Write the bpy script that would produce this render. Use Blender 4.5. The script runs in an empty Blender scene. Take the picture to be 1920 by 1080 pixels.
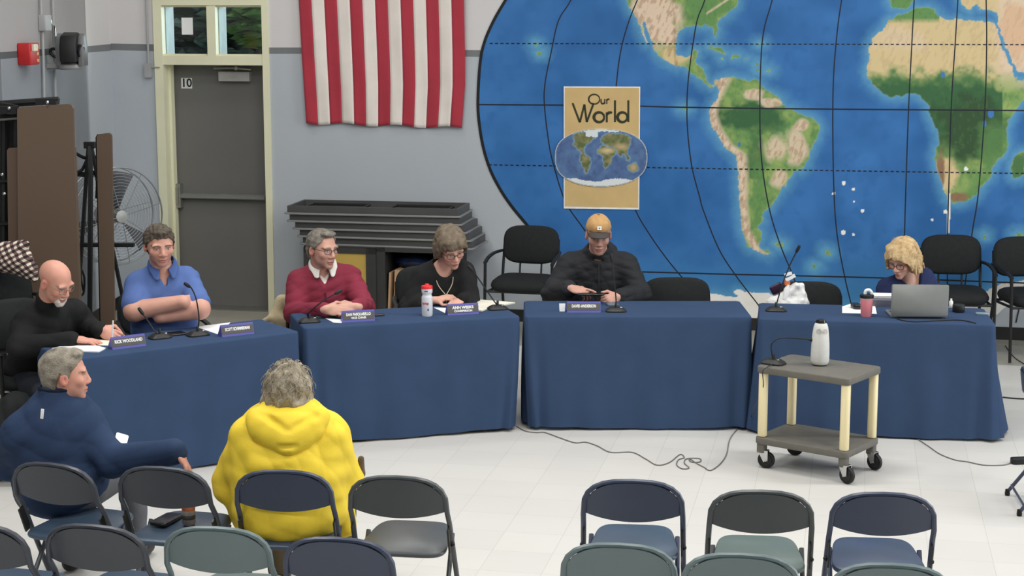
import bpy, math, random
import numpy as np
from mathutils import Vector, Matrix

scene = bpy.context.scene
COL = scene.collection
random.seed(7)

# ---------------------------------------------------------------- camera
FPX, PITCH, CAMH = 3150.0, math.radians(9.5), 2.68
cam_data = bpy.data.cameras.new('camera')
cam_data.sensor_fit = 'HORIZONTAL'
cam_data.sensor_width = 36.0
cam_data.lens = FPX / 1920 * 36.0
cam_data.clip_end = 200
cam = bpy.data.objects.new('camera', cam_data)
COL.objects.link(cam)
cam.location = (0, 0, CAMH)
cam.rotation_euler = (math.radians(90) - PITCH, 0, 0)
scene.camera = cam

# ---------------------------------------------------------------- world, lights, exposure
scene.view_settings.view_transform = 'Standard'
scene.view_settings.look = 'None'
scene.view_settings.gamma = 1.0
scene.view_settings.use_curve_mapping = False
scene.view_settings.exposure = 0.0
world = bpy.data.worlds.new('hall_ambient')
scene.world = world
world.use_nodes = True
world.node_tree.nodes['Background'].inputs[0].default_value = (0.93, 0.97, 1.0, 1)
world.node_tree.nodes['Background'].inputs[1].default_value = 0.17

def area(name, loc, sx, sy, power, color=(1, 0.985, 0.95), rot=(0, 0, 0)):
    d = bpy.data.lights.new(name, 'AREA')
    d.shape = 'RECTANGLE'; d.size = sx; d.size_y = sy
    d.energy = power; d.color = color
    o = bpy.data.objects.new(name, d)
    COL.objects.link(o)
    o.location = loc; o.rotation_euler = rot
    return o
# rows of ceiling fluorescents over the hall
for ry in (3.0, 6.2, 9.4):
    for rx in (-2.6, 0.6, 3.8):
        area('ceiling_light', (rx, ry, 4.6), 1.5, 0.6, 69)
for rx, ry, pw in ((-1.3, 11.5, 31), (2.4, 11.5, 15), (-2.0, 13.2, 20)):  # overhead fills added to brighten the left and back walls
    area('ceiling_light', (rx, ry, 4.6), 1.5, 0.5, pw)
# added fill from the right that brightens the left wall, not a known window
area('side_window_light', (8.5, 8.0, 2.6), 8.0, 2.6, 430, (0.93, 0.97, 1.0), (0, math.radians(90), 0))
# daylight outside the transom above the door
area('daylight', (-4.2, 18.4, 5.2), 3.0, 3.0, 260, (0.85, 0.95, 1.0), (math.radians(-35), 0, 0))

# ---------------------------------------------------------------- pixel helpers (photo frame 1920x1080 -> points on real planes)
_c, _s = math.cos(PITCH), math.sin(PITCH)
def ray(px, py):
    a = (px - 960) / FPX; b = (540 - py) / FPX
    return Vector((a, _c + b * _s, -_s + b * _c))
O = Vector((0, 0, CAMH))
def onz(px, py, z=0.0):
    r = ray(px, py); return O + r * ((z - CAMH) / r.z)
def ony(px, py, Y):
    r = ray(px, py); return O + r * (Y / r.y)
# back wall
WA = Vector((-2.17, 14.72, 0)); WB = Vector((4.049, 13.456, 0))
WU = (WB - WA).normalized()                   # along the wall, to the right
WN = Vector((WU.y, -WU.x, 0))                 # out of the wall, to the room
if WN.y > 0: WN = -WN
WYAW = math.atan2(WU.y, WU.x)
def onw(px, py, off=0.0):
    r = ray(px, py); p0 = WA + WN * off
    return O + r * ((p0 - O).dot(WN) / r.dot(WN))
def wp(u, w, z):                              # u along, w out of wall, z up
    return WA + WU * u + WN * w + Vector((0, 0, z))
def wuz(px, py, off=0.0):
    p = onw(px, py, off); return (p - WA).dot(WU), p.z
# left wall
LA = Vector((-3.545, 0, 0)); LA.y = WA.y + (LA.x - WA.x) * WU.y / WU.x
LB = Vector((-3.74, 11.3, 0))
LU = (LB - LA).normalized()
LN = Vector((-LU.y, LU.x, 0))
if LN.x < 0: LN = -LN
def onl(px, py, off=0.0):
    r = ray(px, py); p0 = LA + LN * off
    return O + r * ((p0 - O).dot(LN) / r.dot(LN))

# ---------------------------------------------------------------- materials
def lin(c):
    out = []
    for v in c[:3]:
        v = v / 255.0
        out.append(v / 12.92 if v <= 0.04045 else ((v + 0.055) / 1.055) ** 2.4)
    return out
def alb(c, f=1.0):
    return [min(0.92, v / f) for v in lin(c)]
def mat(name, c, rough=0.6, f=1.0, vary=0.08, scale=12.0, bump=0.0, bscale=200.0, metal=0.0, spec=0.4, c2=None,
        emit=0.0, alpha=1.0, trans=0.0, stretch=None, sheen=0.0):
    m = bpy.data.materials.new(name); m.use_nodes = True
    nt = m.node_tree; b = nt.nodes['Principled BSDF']
    base = alb(c, f)
    c2l = alb(c2, f) if c2 else [min(0.95, v * (1 - 2 * vary)) for v in base]
    tc = nt.nodes.new('ShaderNodeTexCoord')
    mp = nt.nodes.new('ShaderNodeMapping')
    if stretch: mp.inputs['Scale'].default_value = stretch
    nt.links.new(tc.outputs['Object'], mp.inputs[0])
    nz = nt.nodes.new('ShaderNodeTexNoise'); nz.inputs['Scale'].default_value = scale
    nz.inputs['Detail'].default_value = 4
    nt.links.new(mp.outputs[0], nz.inputs['Vector'])
    rp = nt.nodes.new('ShaderNodeValToRGB')
    rp.color_ramp.elements[0].position = 0.3; rp.color_ramp.elements[1].position = 0.7
    rp.color_ramp.elements[0].color = (*c2l, 1); rp.color_ramp.elements[1].color = (*base, 1)
    nt.links.new(nz.outputs['Fac'], rp.inputs[0])
    nt.links.new(rp.outputs[0], b.inputs['Base Color'])
    b.inputs['Roughness'].default_value = rough
    b.inputs['Metallic'].default_value = metal
    b.inputs['Specular IOR Level'].default_value = spec
    if sheen: b.inputs['Sheen Weight'].default_value = sheen
    if trans: b.inputs['Transmission Weight'].default_value = trans
    if alpha < 1: b.inputs['Alpha'].default_value = alpha
    if emit:
        nt.links.new(rp.outputs[0], b.inputs['Emission Color']); b.inputs['Emission Strength'].default_value = emit
    if bump:
        n2 = nt.nodes.new('ShaderNodeTexNoise'); n2.inputs['Scale'].default_value = bscale
        nt.links.new(mp.outputs[0], n2.inputs['Vector'])
        bp = nt.nodes.new('ShaderNodeBump'); bp.inputs['Strength'].default_value = bump; bp.inputs['Distance'].default_value = 0.01
        nt.links.new(n2.outputs['Fac'], bp.inputs['Height']); nt.links.new(bp.outputs[0], b.inputs['Normal'])
    return m
def vmat(name, rough=0.55, spec=0.35, sss=0.0, bump=0.0, bscale=150):
    m = bpy.data.materials.new(name); m.use_nodes = True
    nt = m.node_tree; b = nt.nodes['Principled BSDF']
    a = nt.nodes.new('ShaderNodeVertexColor'); a.layer_name = 'Col'
    nt.links.new(a.outputs[0], b.inputs['Base Color'])
    b.inputs['Roughness'].default_value = rough; b.inputs['Specular IOR Level'].default_value = spec
    if bump:
        n2 = nt.nodes.new('ShaderNodeTexNoise'); n2.inputs['Scale'].default_value = bscale
        bp = nt.nodes.new('ShaderNodeBump'); bp.inputs['Strength'].default_value = bump; bp.inputs['Distance'].default_value = 0.01
        nt.links.new(n2.outputs['Fac'], bp.inputs['Height']); nt.links.new(bp.outputs[0], b.inputs['Normal'])
    return m

# ---------------------------------------------------------------- object helpers
def tag(o, label=None, cat=None, group=None, kind=None):
    if label: o['label'] = label
    if cat: o['category'] = cat
    if group: o['group'] = group
    if kind: o['kind'] = kind
    return o
def thing(name, loc, label, cat, group=None, rz=0.0):
    o = bpy.data.objects.new(name, None); COL.objects.link(o)
    o.empty_display_size = 0.1
    o.location = loc; o.rotation_euler = (0, 0, rz)
    return tag(o, label, cat, group)
def wloc(o):
    p = Vector(o.location)
    while o.parent:
        o = o.parent; p = p + Vector(o.location)
    return p
def copy_tree(o, parent=None):
    c = o.copy(); COL.objects.link(c)
    if parent: c.parent = parent
    for ch in [k for k in o.children]: copy_tree(ch, c)
    return c

def rotz(a): return Matrix.Rotation(a, 3, 'Z')
def frame(zdir, xhint=(1, 0, 0)):
    z = Vector(zdir).normalized(); x = Vector(xhint); x = x - z * x.dot(z)
    if x.length < 1e-5:
        x = Vector((0, 1, 0)); x = x - z * x.dot(z)
    x.normalize(); y = z.cross(x)
    return Matrix((x, y, z)).transposed()

class MB:
    """collects shapes in world (or local) coordinates and links them as one mesh"""
    def __init__(s): s.v = []; s.f = []; s.m = []
    def add(s, vs, fs, mi=0):
        o = len(s.v); s.v += [Vector(p) for p in vs]; s.f += [tuple(i + o for i in f) for f in fs]; s.m += [mi] * len(fs); return s
    def box(s, c, d, R=None, mi=0):
        x, y, z = d[0] / 2, d[1] / 2, d[2] / 2
        P = [Vector(p) for p in ((-x, -y, -z), (x, -y, -z), (x, y, -z), (-x, y, -z), (-x, -y, z), (x, -y, z), (x, y, z), (-x, y, z))]
        if R is not None: P = [R @ p for p in P]
        c = Vector(c)
        return s.add([p + c for p in P], [(0, 3, 2, 1), (4, 5, 6, 7), (0, 1, 5, 4), (1, 2, 6, 5), (2, 3, 7, 6), (3, 0, 4, 7)], mi)
    def loft(s, rings, mi=0, cap0=True, cap1=True, closed=True):
        n = len(rings[0]); vs = [p for r in rings for p in r]; fs = []
        for i in range(len(rings) - 1):
            for j in range(n if closed else n - 1):
                a = i * n + j; b = i * n + (j + 1) % n
                fs.append((a, b, b + n, a + n))
        if cap0: fs.append(tuple(range(n - 1, -1, -1)))
        if cap1: fs.append(tuple((len(rings) - 1) * n + j for j in range(n)))
        return s.add(vs, fs, mi)
    def prism(s, poly, z0, z1, c=(0, 0, 0), R=None, ch=0.0, mi=0):
        """polygon in local xy (ccw) extruded z0..z1 with chamfer ch"""
        c = Vector(c); n = len(poly)
        cx = sum(p[0] for p in poly) / n; cy = sum(p[1] for p in poly) / n
        def ring(z, ins):
            out = []
            for x, y in poly:
                d = math.hypot(x - cx, y - cy); k = max(0.0, (d - ins) / d) if d > 1e-6 else 1
                p = Vector((cx + (x - cx) * k, cy + (y - cy) * k, z))
                out.append((R @ p if R is not None else p) + c)
            return out
        if ch: rings = [ring(z0, ch), ring(z0 + ch * 0.4, ch * 0.3), ring(z0 + ch, 0), ring(z1 - ch, 0), ring(z1 - ch * 0.4, ch * 0.3), ring(z1, ch)]
        else: rings = [ring(z0, 0), ring(z1, 0)]
        return s.loft(rings, mi)
    def rbox(s, c, d, r=0.02, ch=0.005, R=None, seg=5, mi=0):
        return s.prism(rrect(d[0], d[1], r, seg), -d[2] / 2, d[2] / 2, c, R, ch, mi)
    def tube(s, pts, r, n=8, mi=0, closed=False, flat=None):
        pts = [Vector(p) for p in pts]; m = len(pts); rings = []
        rr = r if isinstance(r, (list, tuple)) else [r] * m
        ref = None
        for i, p in enumerate(pts):
            if closed: t = pts[(i + 1) % m] - pts[i - 1]
            else: t = pts[min(i + 1, m - 1)] - pts[max(i - 1, 0)]
            t.normalize()
            if ref is None:
                ref = Vector((0, 0, 1)) if abs(t.z) < 0.9 else Vector((1, 0, 0))
            a = ref - t * ref.dot(t)
            if a.length < 1e-4: a = Vector((1, 0, 0)) - t * t.x
            a.normalize(); b = t.cross(a); ref = a
            fa = flat if flat else 1.0
            rings.append([p + (a * math.cos(2 * math.pi * k / n) * fa + b * math.sin(2 * math.pi * k / n)) * rr[i] for k in range(n)])
        if closed:
            rings.append(rings[0]); return s.loft(rings, mi, False, False)
        return s.loft(rings, mi)
    def lathe(s, prof, c=(0, 0, 0), n=24, R=None, mi=0, sx=1.0, sy=1.0):
        c = Vector(c); rings = []
        for r, z in prof:
            ring = []
            for k in range(n):
                a = 2 * math.pi * k / n
                p = Vector((r * math.cos(a) * sx, r * math.sin(a) * sy, z))
                ring.append((R @ p if R is not None else p) + c)
            rings.append(ring)
        return s.loft(rings, mi)
    def ball(s, c, r, R=None, n=14, mi=0):
        if not isinstance(r, (list, tuple)): r = (r, r, r)
        prof = [(max(1e-4, math.sin(math.pi * i / n)), -math.cos(math.pi * i / n)) for i in range(n + 1)]
        c = Vector(c); rings = []
        for q, z in prof:
            ring = []
            for k in range(n + 2):
                a = 2 * math.pi * k / (n + 2)
                p = Vector((q * math.cos(a) * r[0], q * math.sin(a) * r[1], z * r[2]))
                ring.append((R @ p if R is not None else p) + c)
            rings.append(ring)
        return s.loft(rings, mi)
    def grid(s, fn, nu, nv, mi=0, thick=None):
        vs = [Vector(fn(i / nu, j / nv)) for j in range(nv + 1) for i in range(nu + 1)]
        fs = []
        for j in range(nv):
            for i in range(nu):
                a = j * (nu + 1) + i
                fs.append((a, a + 1, a + nu + 2, a + nu + 1))
        return s.add(vs, fs, mi)
    def build(s, name, mats, parent=None, loc=None, smooth=38, thick=0.0):
        me = bpy.data.meshes.new(name)
        off = Vector((0, 0, 0))
        if parent is not None: off = wloc(parent)
        elif loc is not None: off = Vector(loc)
        me.from_pydata([tuple(p - off) for p in s.v], [], s.f)
        if not isinstance(mats, (list, tuple)): mats = [mats]
        for m in mats: me.materials.append(m)
        if len(mats) > 1: me.polygons.foreach_set('material_index', s.m)
        if smooth:
            me.polygons.foreach_set('use_smooth', [True] * len(me.polygons))
            me.set_sharp_from_angle(angle=math.radians(smooth))
        me.update()
        o = bpy.data.objects.new(name, me); COL.objects.link(o)
        if parent is not None: o.parent = parent
        elif loc is not None: o.location = loc
        if thick:
            md = o.modifiers.new('thickness', 'SOLIDIFY'); md.thickness = thick; md.offset = 0
        return o
def rrect(w, d, r, seg=5):
    r = min(r, w / 2 - 1e-4, d / 2 - 1e-4); out = []
    for cx, cy, a0 in ((w / 2 - r, d / 2 - r, 0), (-w / 2 + r, d / 2 - r, 90), (-w / 2 + r, -d / 2 + r, 180), (w / 2 - r, -d / 2 + r, 270)):
        for i in range(seg + 1):
            a = math.radians(a0 + 90 * i / seg); out.append((cx + r * math.cos(a), cy + r * math.sin(a)))
    return out
def spline(pts, n=8):
    """Catmull-Rom through points"""
    P = [Vector(p) for p in pts]; P = [P[0] * 2 - P[1]] + P + [P[-1] * 2 - P[-2]]; out = []
    for i in range(1, len(P) - 2):
        a, b, c, d = P[i - 1:i + 3]
        for k in range(n):
            t = k / n
            out.append(0.5 * ((2 * b) + (c - a) * t + (2 * a - 5 * b + 4 * c - d) * t * t + (3 * b - a - 3 * c + d) * t ** 3))
    out.append(P[-2]); return out
def text(body, size, M, mt, name='lettering', parent=None, extrude=0.0008, offset=0.0, align='CENTER', shear=0.0, sx=1.0):
    cu = bpy.data.curves.new(name, 'FONT'); cu.body = body; cu.size = size; cu.extrude = extrude
    cu.align_x = align; cu.align_y = 'CENTER'; cu.offset = offset; cu.shear = shear
    cu.resolution_u = 3
    tmp = bpy.data.objects.new(name, cu); COL.objects.link(tmp)
    dg = bpy.context.evaluated_depsgraph_get()
    me = bpy.data.meshes.new_from_object(tmp.evaluated_get(dg))
    bpy.data.objects.remove(tmp)
    off = wloc(parent) if parent is not None else Vector((0, 0, 0))
    S = Matrix.Diagonal((sx, 1, 1, 1))
    me.transform(Matrix.Translation(-off) @ M @ S)
    me.materials.clear(); me.materials.append(mt)
    o = bpy.data.objects.new(name, me); COL.objects.link(o)
    if parent is not None: o.parent = parent
    return o
def mat4(R, loc):
    M = R.to_4x4(); M.translation = Vector(loc); return M

# fast mesh from numpy
def np_mesh(name, V, Q, mats, parent=None, loc=None, col=None):
    me = bpy.data.meshes.new(name)
    off = np.array(wloc(parent) if parent is not None else (loc if loc is not None else (0, 0, 0)), dtype=np.float64)
    V = np.asarray(V, dtype=np.float64) - off
    me.vertices.add(len(V)); me.vertices.foreach_set('co', V.astype(np.float32).ravel())
    k = Q.shape[1]
    me.loops.add(len(Q) * k); me.loops.foreach_set('vertex_index', Q.astype(np.int32).ravel())
    me.polygons.add(len(Q)); me.polygons.foreach_set('loop_start', np.arange(0, len(Q) * k, k, dtype=np.int32))
    me.polygons.foreach_set('use_smooth', np.ones(len(Q), dtype=bool))
    if col is not None:
        a = me.color_attributes.new('Col', 'FLOAT_COLOR', 'POINT')
        c4 = np.ones((len(V), 4), dtype=np.float32); c4[:, :3] = col
        a.data.foreach_set('color', c4.ravel())
    me.update(calc_edges=True); me.validate()
    for m in (mats if isinstance(mats, (list, tuple)) else [mats]): me.materials.append(m)
    o = bpy.data.objects.new(name, me); COL.objects.link(o)
    if parent is not None: o.parent = parent
    elif loc is not None: o.location = loc
    return o

# ---------------------------------------------------------------- signed distance modelling for bodies, hair and clothes
def npv(p): return np.array((p[0], p[1], p[2]), dtype=np.float32)
class SDF:
    def __init__(s, h): s.h = h; s.p = []
    def cone(s, a, b, ra, rb=None, k=0.02, op='add'):
        s.p.append(['cone', npv(a), npv(b), float(ra), float(ra if rb is None else rb), k, op]); return s
    def ell(s, c, r, R=None, k=0.02, op='add'):
        R = np.array(R, dtype=np.float32) if R is not None else np.eye(3, dtype=np.float32)
        s.p.append(['ell', npv(c), np.array(r, dtype=np.float32), R, None, k, op]); return s
    def fn(s, f): s.p.append(['fn', f]); return s
    def mesh(s):
        lo = np.full(3, 1e9); hi = -lo
        for p in s.p:
            if p[0] == 'fn' or p[6] != 'add': continue
            if p[0] == 'cone':
                m = max(p[3], p[4]); lo = np.minimum(lo, np.minimum(p[1], p[2]) - m); hi = np.maximum(hi, np.maximum(p[1], p[2]) + m)
            else:
                m = p[2].max(); lo = np.minimum(lo, p[1] - m); hi = np.maximum(hi, p[1] + m)
        h = s.h; pad = 0.02 + 2 * h; lo = lo - pad; hi = hi + pad
        n = np.ceil((hi - lo) / h).astype(int) + 1
        ax = [(lo[i] + h * np.arange(n[i])).astype(np.float32) for i in range(3)]
        D = np.full(n, 0.2, dtype=np.float32)
        for p in s.p:
            if p[0] == 'fn':
                D = p[1](ax[0][:, None, None], ax[1][None, :, None], ax[2][None, None, :], D).astype(np.float32); continue
            k = p[5]; mg = k + 3 * h + 0.004
            if p[0] == 'cone':
                m = max(p[3], p[4]); a = np.minimum(p[1], p[2]) - m - mg; b = np.maximum(p[1], p[2]) + m + mg
            else:
                m = p[2].max(); a = p[1] - m - mg; b = p[1] + m + mg
            i0 = np.maximum(0, np.floor((a - lo) / h).astype(int)); i1 = np.minimum(n, np.ceil((b - lo) / h).astype(int) + 1)
            if (i1 <= i0).any(): continue
            sl = tuple(slice(i0[i], i1[i]) for i in range(3))
            X = ax[0][sl[0]][:, None, None]; Y = ax[1][sl[1]][None, :, None]; Z = ax[2][sl[2]][None, None, :]
            if p[0] == 'cone':
                A, B = p[1], p[2]; d = B - A; L2 = float((d * d).sum()) + 1e-12
                t = np.clip(((X - A[0]) * d[0] + (Y - A[1]) * d[1] + (Z - A[2]) * d[2]) / L2, 0, 1)
                q = np.sqrt((X - A[0] - t * d[0]) ** 2 + (Y - A[1] - t * d[1]) ** 2 + (Z - A[2] - t * d[2]) ** 2) - (p[3] + (p[4] - p[3]) * t)
            else:
                c, r, R = p[1], p[2], p[3]
                U = [(X - c[0]) * R[0, j] + (Y - c[1]) * R[1, j] + (Z - c[2]) * R[2, j] for j in range(3)]
                k0 = np.sqrt(sum((U[j] / r[j]) ** 2 for j in range(3))); k1 = np.sqrt(sum((U[j] / r[j] ** 2) ** 2 for j in range(3))) + 1e-9
                q = k0 * (k0 - 1) / k1
            old = D[sl]
            if p[6] == 'add':
                if k <= 0: D[sl] = np.minimum(old, q)
                else:
                    w = np.clip(0.5 + 0.5 * (q - old) / k, 0, 1); D[sl] = q * (1 - w) + old * w - k * w * (1 - w)
            elif p[6] == 'sub':
                q = -q; kk = max(k, 1e-5)
                w = np.clip(0.5 - 0.5 * (q - old) / kk, 0, 1); D[sl] = q * (1 - w) + old * w + kk * w * (1 - w)
        # surface nets
        D[0] = D[-1] = 0.2; D[:, 0] = D[:, -1] = 0.2; D[:, :, 0] = D[:, :, -1] = 0.2
        S = D < 0
        cnt = np.zeros(tuple(n - 1), dtype=np.int8)
        offs = [(i, j, l) for i in (0, 1) for j in (0, 1) for l in (0, 1)]
        for i, j, l in offs: cnt += S[i:n[0] - 1 + i, j:n[1] - 1 + j, l:n[2] - 1 + l]
        act = (cnt > 0) & (cnt < 8)
        idx = np.argwhere(act)
        vid = np.full(act.shape, -1, dtype=np.int32); vid[act] = np.arange(len(idx))
        pos = np.zeros((len(idx), 3)); w = np.zeros(len(idx))
        for e0 in offs:
            for axx in range(3):
                if e0[axx]: continue
                e1 = list(e0); e1[axx] = 1
                d0 = D[idx[:, 0] + e0[0], idx[:, 1] + e0[1], idx[:, 2] + e0[2]]; d1 = D[idx[:, 0] + e1[0], idx[:, 1] + e1[1], idx[:, 2] + e1[2]]
                cr = (d0 < 0) != (d1 < 0); t = np.where(cr, d0 / np.where(cr, d0 - d1, 1), 0)
                P = np.tile(np.array(e0, dtype=float), (len(idx), 1)); P[:, axx] += t
                pos[cr] += P[cr]; w[cr] += 1
        V = lo + h * (idx + pos / w[:, None])
        quads = []
        for axx in range(3):
            o1, o2 = [(1, 2), (2, 0), (0, 1)][axx]
            a = [slice(None)] * 3; b = [slice(None)] * 3; a[axx] = slice(0, -1); b[axx] = slice(1, None)
            ch = S[tuple(a)] != S[tuple(b)]
            e = np.argwhere(ch)
            ok = (e[:, o1] > 0) & (e[:, o2] > 0) & (e[:, o1] < n[o1] - 1) & (e[:, o2] < n[o2] - 1)
            e = e[ok]; ins = S[e[:, 0], e[:, 1], e[:, 2]]
            def g(d1, d2):
                q = e.copy(); q[:, o1] -= d1; q[:, o2] -= d2
                return vid[q[:, 0], q[:, 1], q[:, 2]]
            Q = np.stack([g(1, 1), g(0, 1), g(0, 0), g(1, 0)], 1)
            Q[~ins] = Q[~ins][:, ::-1]
            quads.append(Q)
        return V, np.concatenate(quads)
def folds(amp, freq, seed=0, n=6, az=(0.35, 0.35, 1.0)):
    """soft ridged creases, mostly running across the body"""
    rs = np.random.RandomState(seed); ds = [(rs.normal(size=3) * np.array(az), rs.uniform(0, 6.28), rs.uniform(0.6, 1.7), rs.normal(size=3), rs.uniform(0, 6.28)) for _ in range(n)]
    def f(X, Y, Z, D):
        g = 0
        for d, ph, q, e, p2 in ds:
            d = d / np.linalg.norm(d) * freq * q; e = e / np.linalg.norm(e) * 11
            m = 0.5 + 0.5 * np.sin(X * e[0] + Y * e[1] + Z * e[2] + p2)
            g = g + (1 - 1.7 * np.abs(np.sin(X * d[0] + Y * d[1] + Z * d[2] + ph + 1.2 * m)) ** 0.8) * m
        return D + amp * g / n ** 0.5
    return f
def ripple(amp, freq, seed=0, n=5):
    rs = np.random.RandomState(seed); ds = [(rs.normal(size=3), rs.uniform(0, 6.28), rs.uniform(0.6, 1.6)) for _ in range(n)]
    def f(X, Y, Z, D):
        g = 0
        for d, ph, q in ds:
            d = d / np.linalg.norm(d) * freq * q
            g = g + np.sin(X * d[0] + Y * d[1] + Z * d[2] + ph)
        return D + amp * g / n ** 0.5
    return f
# ================================================================ SETTING
def aim(o, target):
    d = Vector(target) - Vector(o.location)
    o.rotation_euler = d.to_track_quat('-Z', 'Y').to_euler()
for o in COL.objects:
    if o.name.startswith('daylight'):
        o.location = (-0.6, 18.6, 3.6); aim(o, (-3.2, 15.0, 2.5))

# ---- floor: white vinyl tiles laid square to the wall, tan border strip along the wall
def floor_material():
    m = bpy.data.materials.new('vinyl_tile_floor'); m.use_nodes = True
    nt = m.node_tree; b = nt.nodes['Principled BSDF']; N = nt.nodes.new; L = nt.links.new
    tc = N('ShaderNodeTexCoord')
    br = N('ShaderNodeTexBrick'); br.offset = 0.0; br.squash = 1.0
    br.inputs['Scale'].default_value = 1.0
    br.inputs['Brick Width'].default_value = 0.305; br.inputs['Row Height'].default_value = 0.305
    br.inputs['Mortar Size'].default_value = 0.0016; br.inputs['Mortar Smooth'].default_value = 0.3
    br.inputs['Color1'].default_value = (0.62, 0.605, 0.575, 1); br.inputs['Color2'].default_value = (0.65, 0.635, 0.60, 1)
    br.inputs['Mortar'].default_value = (0.49, 0.48, 0.45, 1)
    L(tc.outputs['Object'], br.inputs['Vector'])
    br2 = N('ShaderNodeTexBrick'); br2.offset = 0.0
    br2.inputs['Scale'].default_value = 1.0
    br2.inputs['Brick Width'].default_value = 0.305; br2.inputs['Row Height'].default_value = 0.305; br2.inputs['Mortar Size'].default_value = 0.002
    br2.inputs['Color1'].default_value = (0.36, 0.345, 0.29, 1); br2.inputs['Color2'].default_value = (0.39, 0.37, 0.31, 1); br2.inputs['Mortar'].default_value = (0.30, 0.29, 0.25, 1)
    L(tc.outputs['Object'], br2.inputs['Vector'])
    sp = N('ShaderNodeSeparateXYZ'); L(tc.outputs['Object'], sp.inputs[0])
    gt = N('ShaderNodeMath'); gt.operation = 'GREATER_THAN'; gt.inputs[1].default_value = -1.03; L(sp.outputs['Y'], gt.inputs[0])
    mx = N('ShaderNodeMix'); mx.data_type = 'RGBA'; L(gt.outputs[0], mx.inputs[0]); L(br.outputs['Color'], mx.inputs[6]); L(br2.outputs['Color'], mx.inputs[7])
    nz = N('ShaderNodeTexNoise'); nz.inputs['Scale'].default_value = 2.2; nz.inputs['Detail'].default_value = 5; L(tc.outputs['Object'], nz.inputs['Vector'])
    rp = N('ShaderNodeValToRGB'); rp.color_ramp.elements[0].color = (0.93, 0.93, 0.92, 1); rp.color_ramp.elements[1].color = (1, 1, 1, 1)
    L(nz.outputs['Fac'], rp.inputs[0])
    ml = N('ShaderNodeMix'); ml.data_type = 'RGBA'; ml.blend_type = 'MULTIPLY'; ml.inputs[0].default_value = 1.0
    L(mx.outputs[2], ml.inputs[6]); L(rp.outputs[0], ml.inputs[7]); L(ml.outputs[2], b.inputs['Base Color'])
    b.inputs['Roughness'].default_value = 0.38; b.inputs['Specular IOR Level'].default_value = 0.3
    return m
mb = MB(); mb.add([(-4.6, -16, 0), (10, -16, 0), (10, 0.0, 0), (-4.6, 0.0, 0)], [(0, 1, 2, 3)])
fl = mb.build('floor', floor_material(), smooth=0)
fl.location = WA; fl.rotation_euler = (0, 0, WYAW); tag(fl, kind='structure')

M_wall_up = mat('wall_paint_white', (214, 211, 210), 0.7, 1.0, 0.02, 1.5, 0.05, 90)
M_wall_lo = mat('wall_paint_grey_blue', (182, 188, 194), 0.7, 1.0, 0.02, 1.5, 0.05, 90)
M_stripe = mat('wall_stripe_grey', (122, 124, 126), 0.7, 1.0, 0.03, 3)
M_cove = mat('cove_base_black', (38, 38, 38), 0.5)
M_cream = mat('cream_frame_paint', (232, 230, 198), 0.45, 1.0, 0.03, 4)
M_door = mat('door_paint_grey', (112, 111, 108), 0.5, 1.0, 0.03, 3)
M_steel = mat('brushed_steel', (170, 170, 165), 0.35, 1.0, 0.05, 40, metal=0.8)
M_greybox = mat('grey_box_paint', (165, 166, 166), 0.5, 1.0, 0.03)
M_black = mat('black_plastic', (26, 27, 28), 0.5, 1.0, 0.15, 30)
M_blacksteel = mat('black_steel', (30, 31, 30), 0.42, 1.0, 0.12, 30)
M_white = mat('white_paper', (240, 240, 240), 0.7, 1.0, 0.02)
M_chrome = mat('chrome', (205, 205, 205), 0.2, 1.0, 0.03, metal=1.0)
M_red = mat('red_enamel', (178, 38, 40), 0.4, 0.9, 0.06)

# ---- back wall with door opening; the stripe line is taken along the wall
TOPZ = 4.6
colsL = [(222, 81.5, 94), (289, 83, 96)]
colsR = [(504, 89, 101), (560, 89, 101), (890, 94, 106.5), (1500, 96, 108), (2500, 98, 110)]
def wall_cols(mb, cols, on, ext=None):
    P = []
    for px, a, b in cols:
        p1 = on(px, a); p2 = on(px, b); P.append((Vector((p1.x, p1.y, 0)), p2.z, p1.z))
    if ext: P = ext(P)
    for (A, a1, a2), (B, b1, b2) in zip(P[:-1], P[1:]):
        def q(z0a, z0b, z1a, z1b, mi):
            mb.add([A + Vector((0, 0, z0a)), B + Vector((0, 0, z0b)), B + Vector((0, 0, z1b)), A + Vector((0, 0, z1a))], [(0, 1, 2, 3)], mi)
        q(0, 0, a1, b1, 1); q(a1, b1, a2, b2, 2); q(a2, b2, TOPZ, TOPZ, 0)
    return P
U_L0, _ = wuz(289, 60); U_R1, _ = wuz(504, 60)
mb = MB()
def extL(P):
    (A, a1, a2), (B, b1, b2) = P
    A = Vector((LA.x, LA.y, 0)); B = wp(U_L0, 0, 0); return [(A, a1, a2), (B, b1, b2)]
wall_cols(mb, colsL, onw, extL)
def extR(P):
    P[0] = (wp(U_R1, 0, 0), P[0][1], P[0][2]); return P
wall_cols(mb, colsR, onw, extR)
FT = wuz(400, -14)[1]
mb.add([wp(U_L0, 0, FT), wp(U_R1, 0, FT), wp(U_R1, 0, TOPZ), wp(U_L0, 0, TOPZ)], [(0, 1, 2, 3)], 0)
w = mb.build('wall_back', [M_wall_up, M_wall_lo, M_stripe], smooth=0); tag(w, kind='structure')
# ---- left wall
mb = MB()
colsW = [(-70, 103, 118), (0, 98, 111), (100, 90.5, 103), (160, 87, 99), (222, 81.5, 94)]
def extW(P):
    P[0] = (LB + LU * -3.0, P[0][1], P[0][2]); P[-1] = (Vector((LA.x, LA.y, 0)), P[-1][1], P[-1][2]); return P
wall_cols(mb, colsW, onl, extW)
w = mb.build('wall_left', [M_wall_up, M_wall_lo, M_stripe], smooth=0); tag(w, kind='structure')
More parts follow.
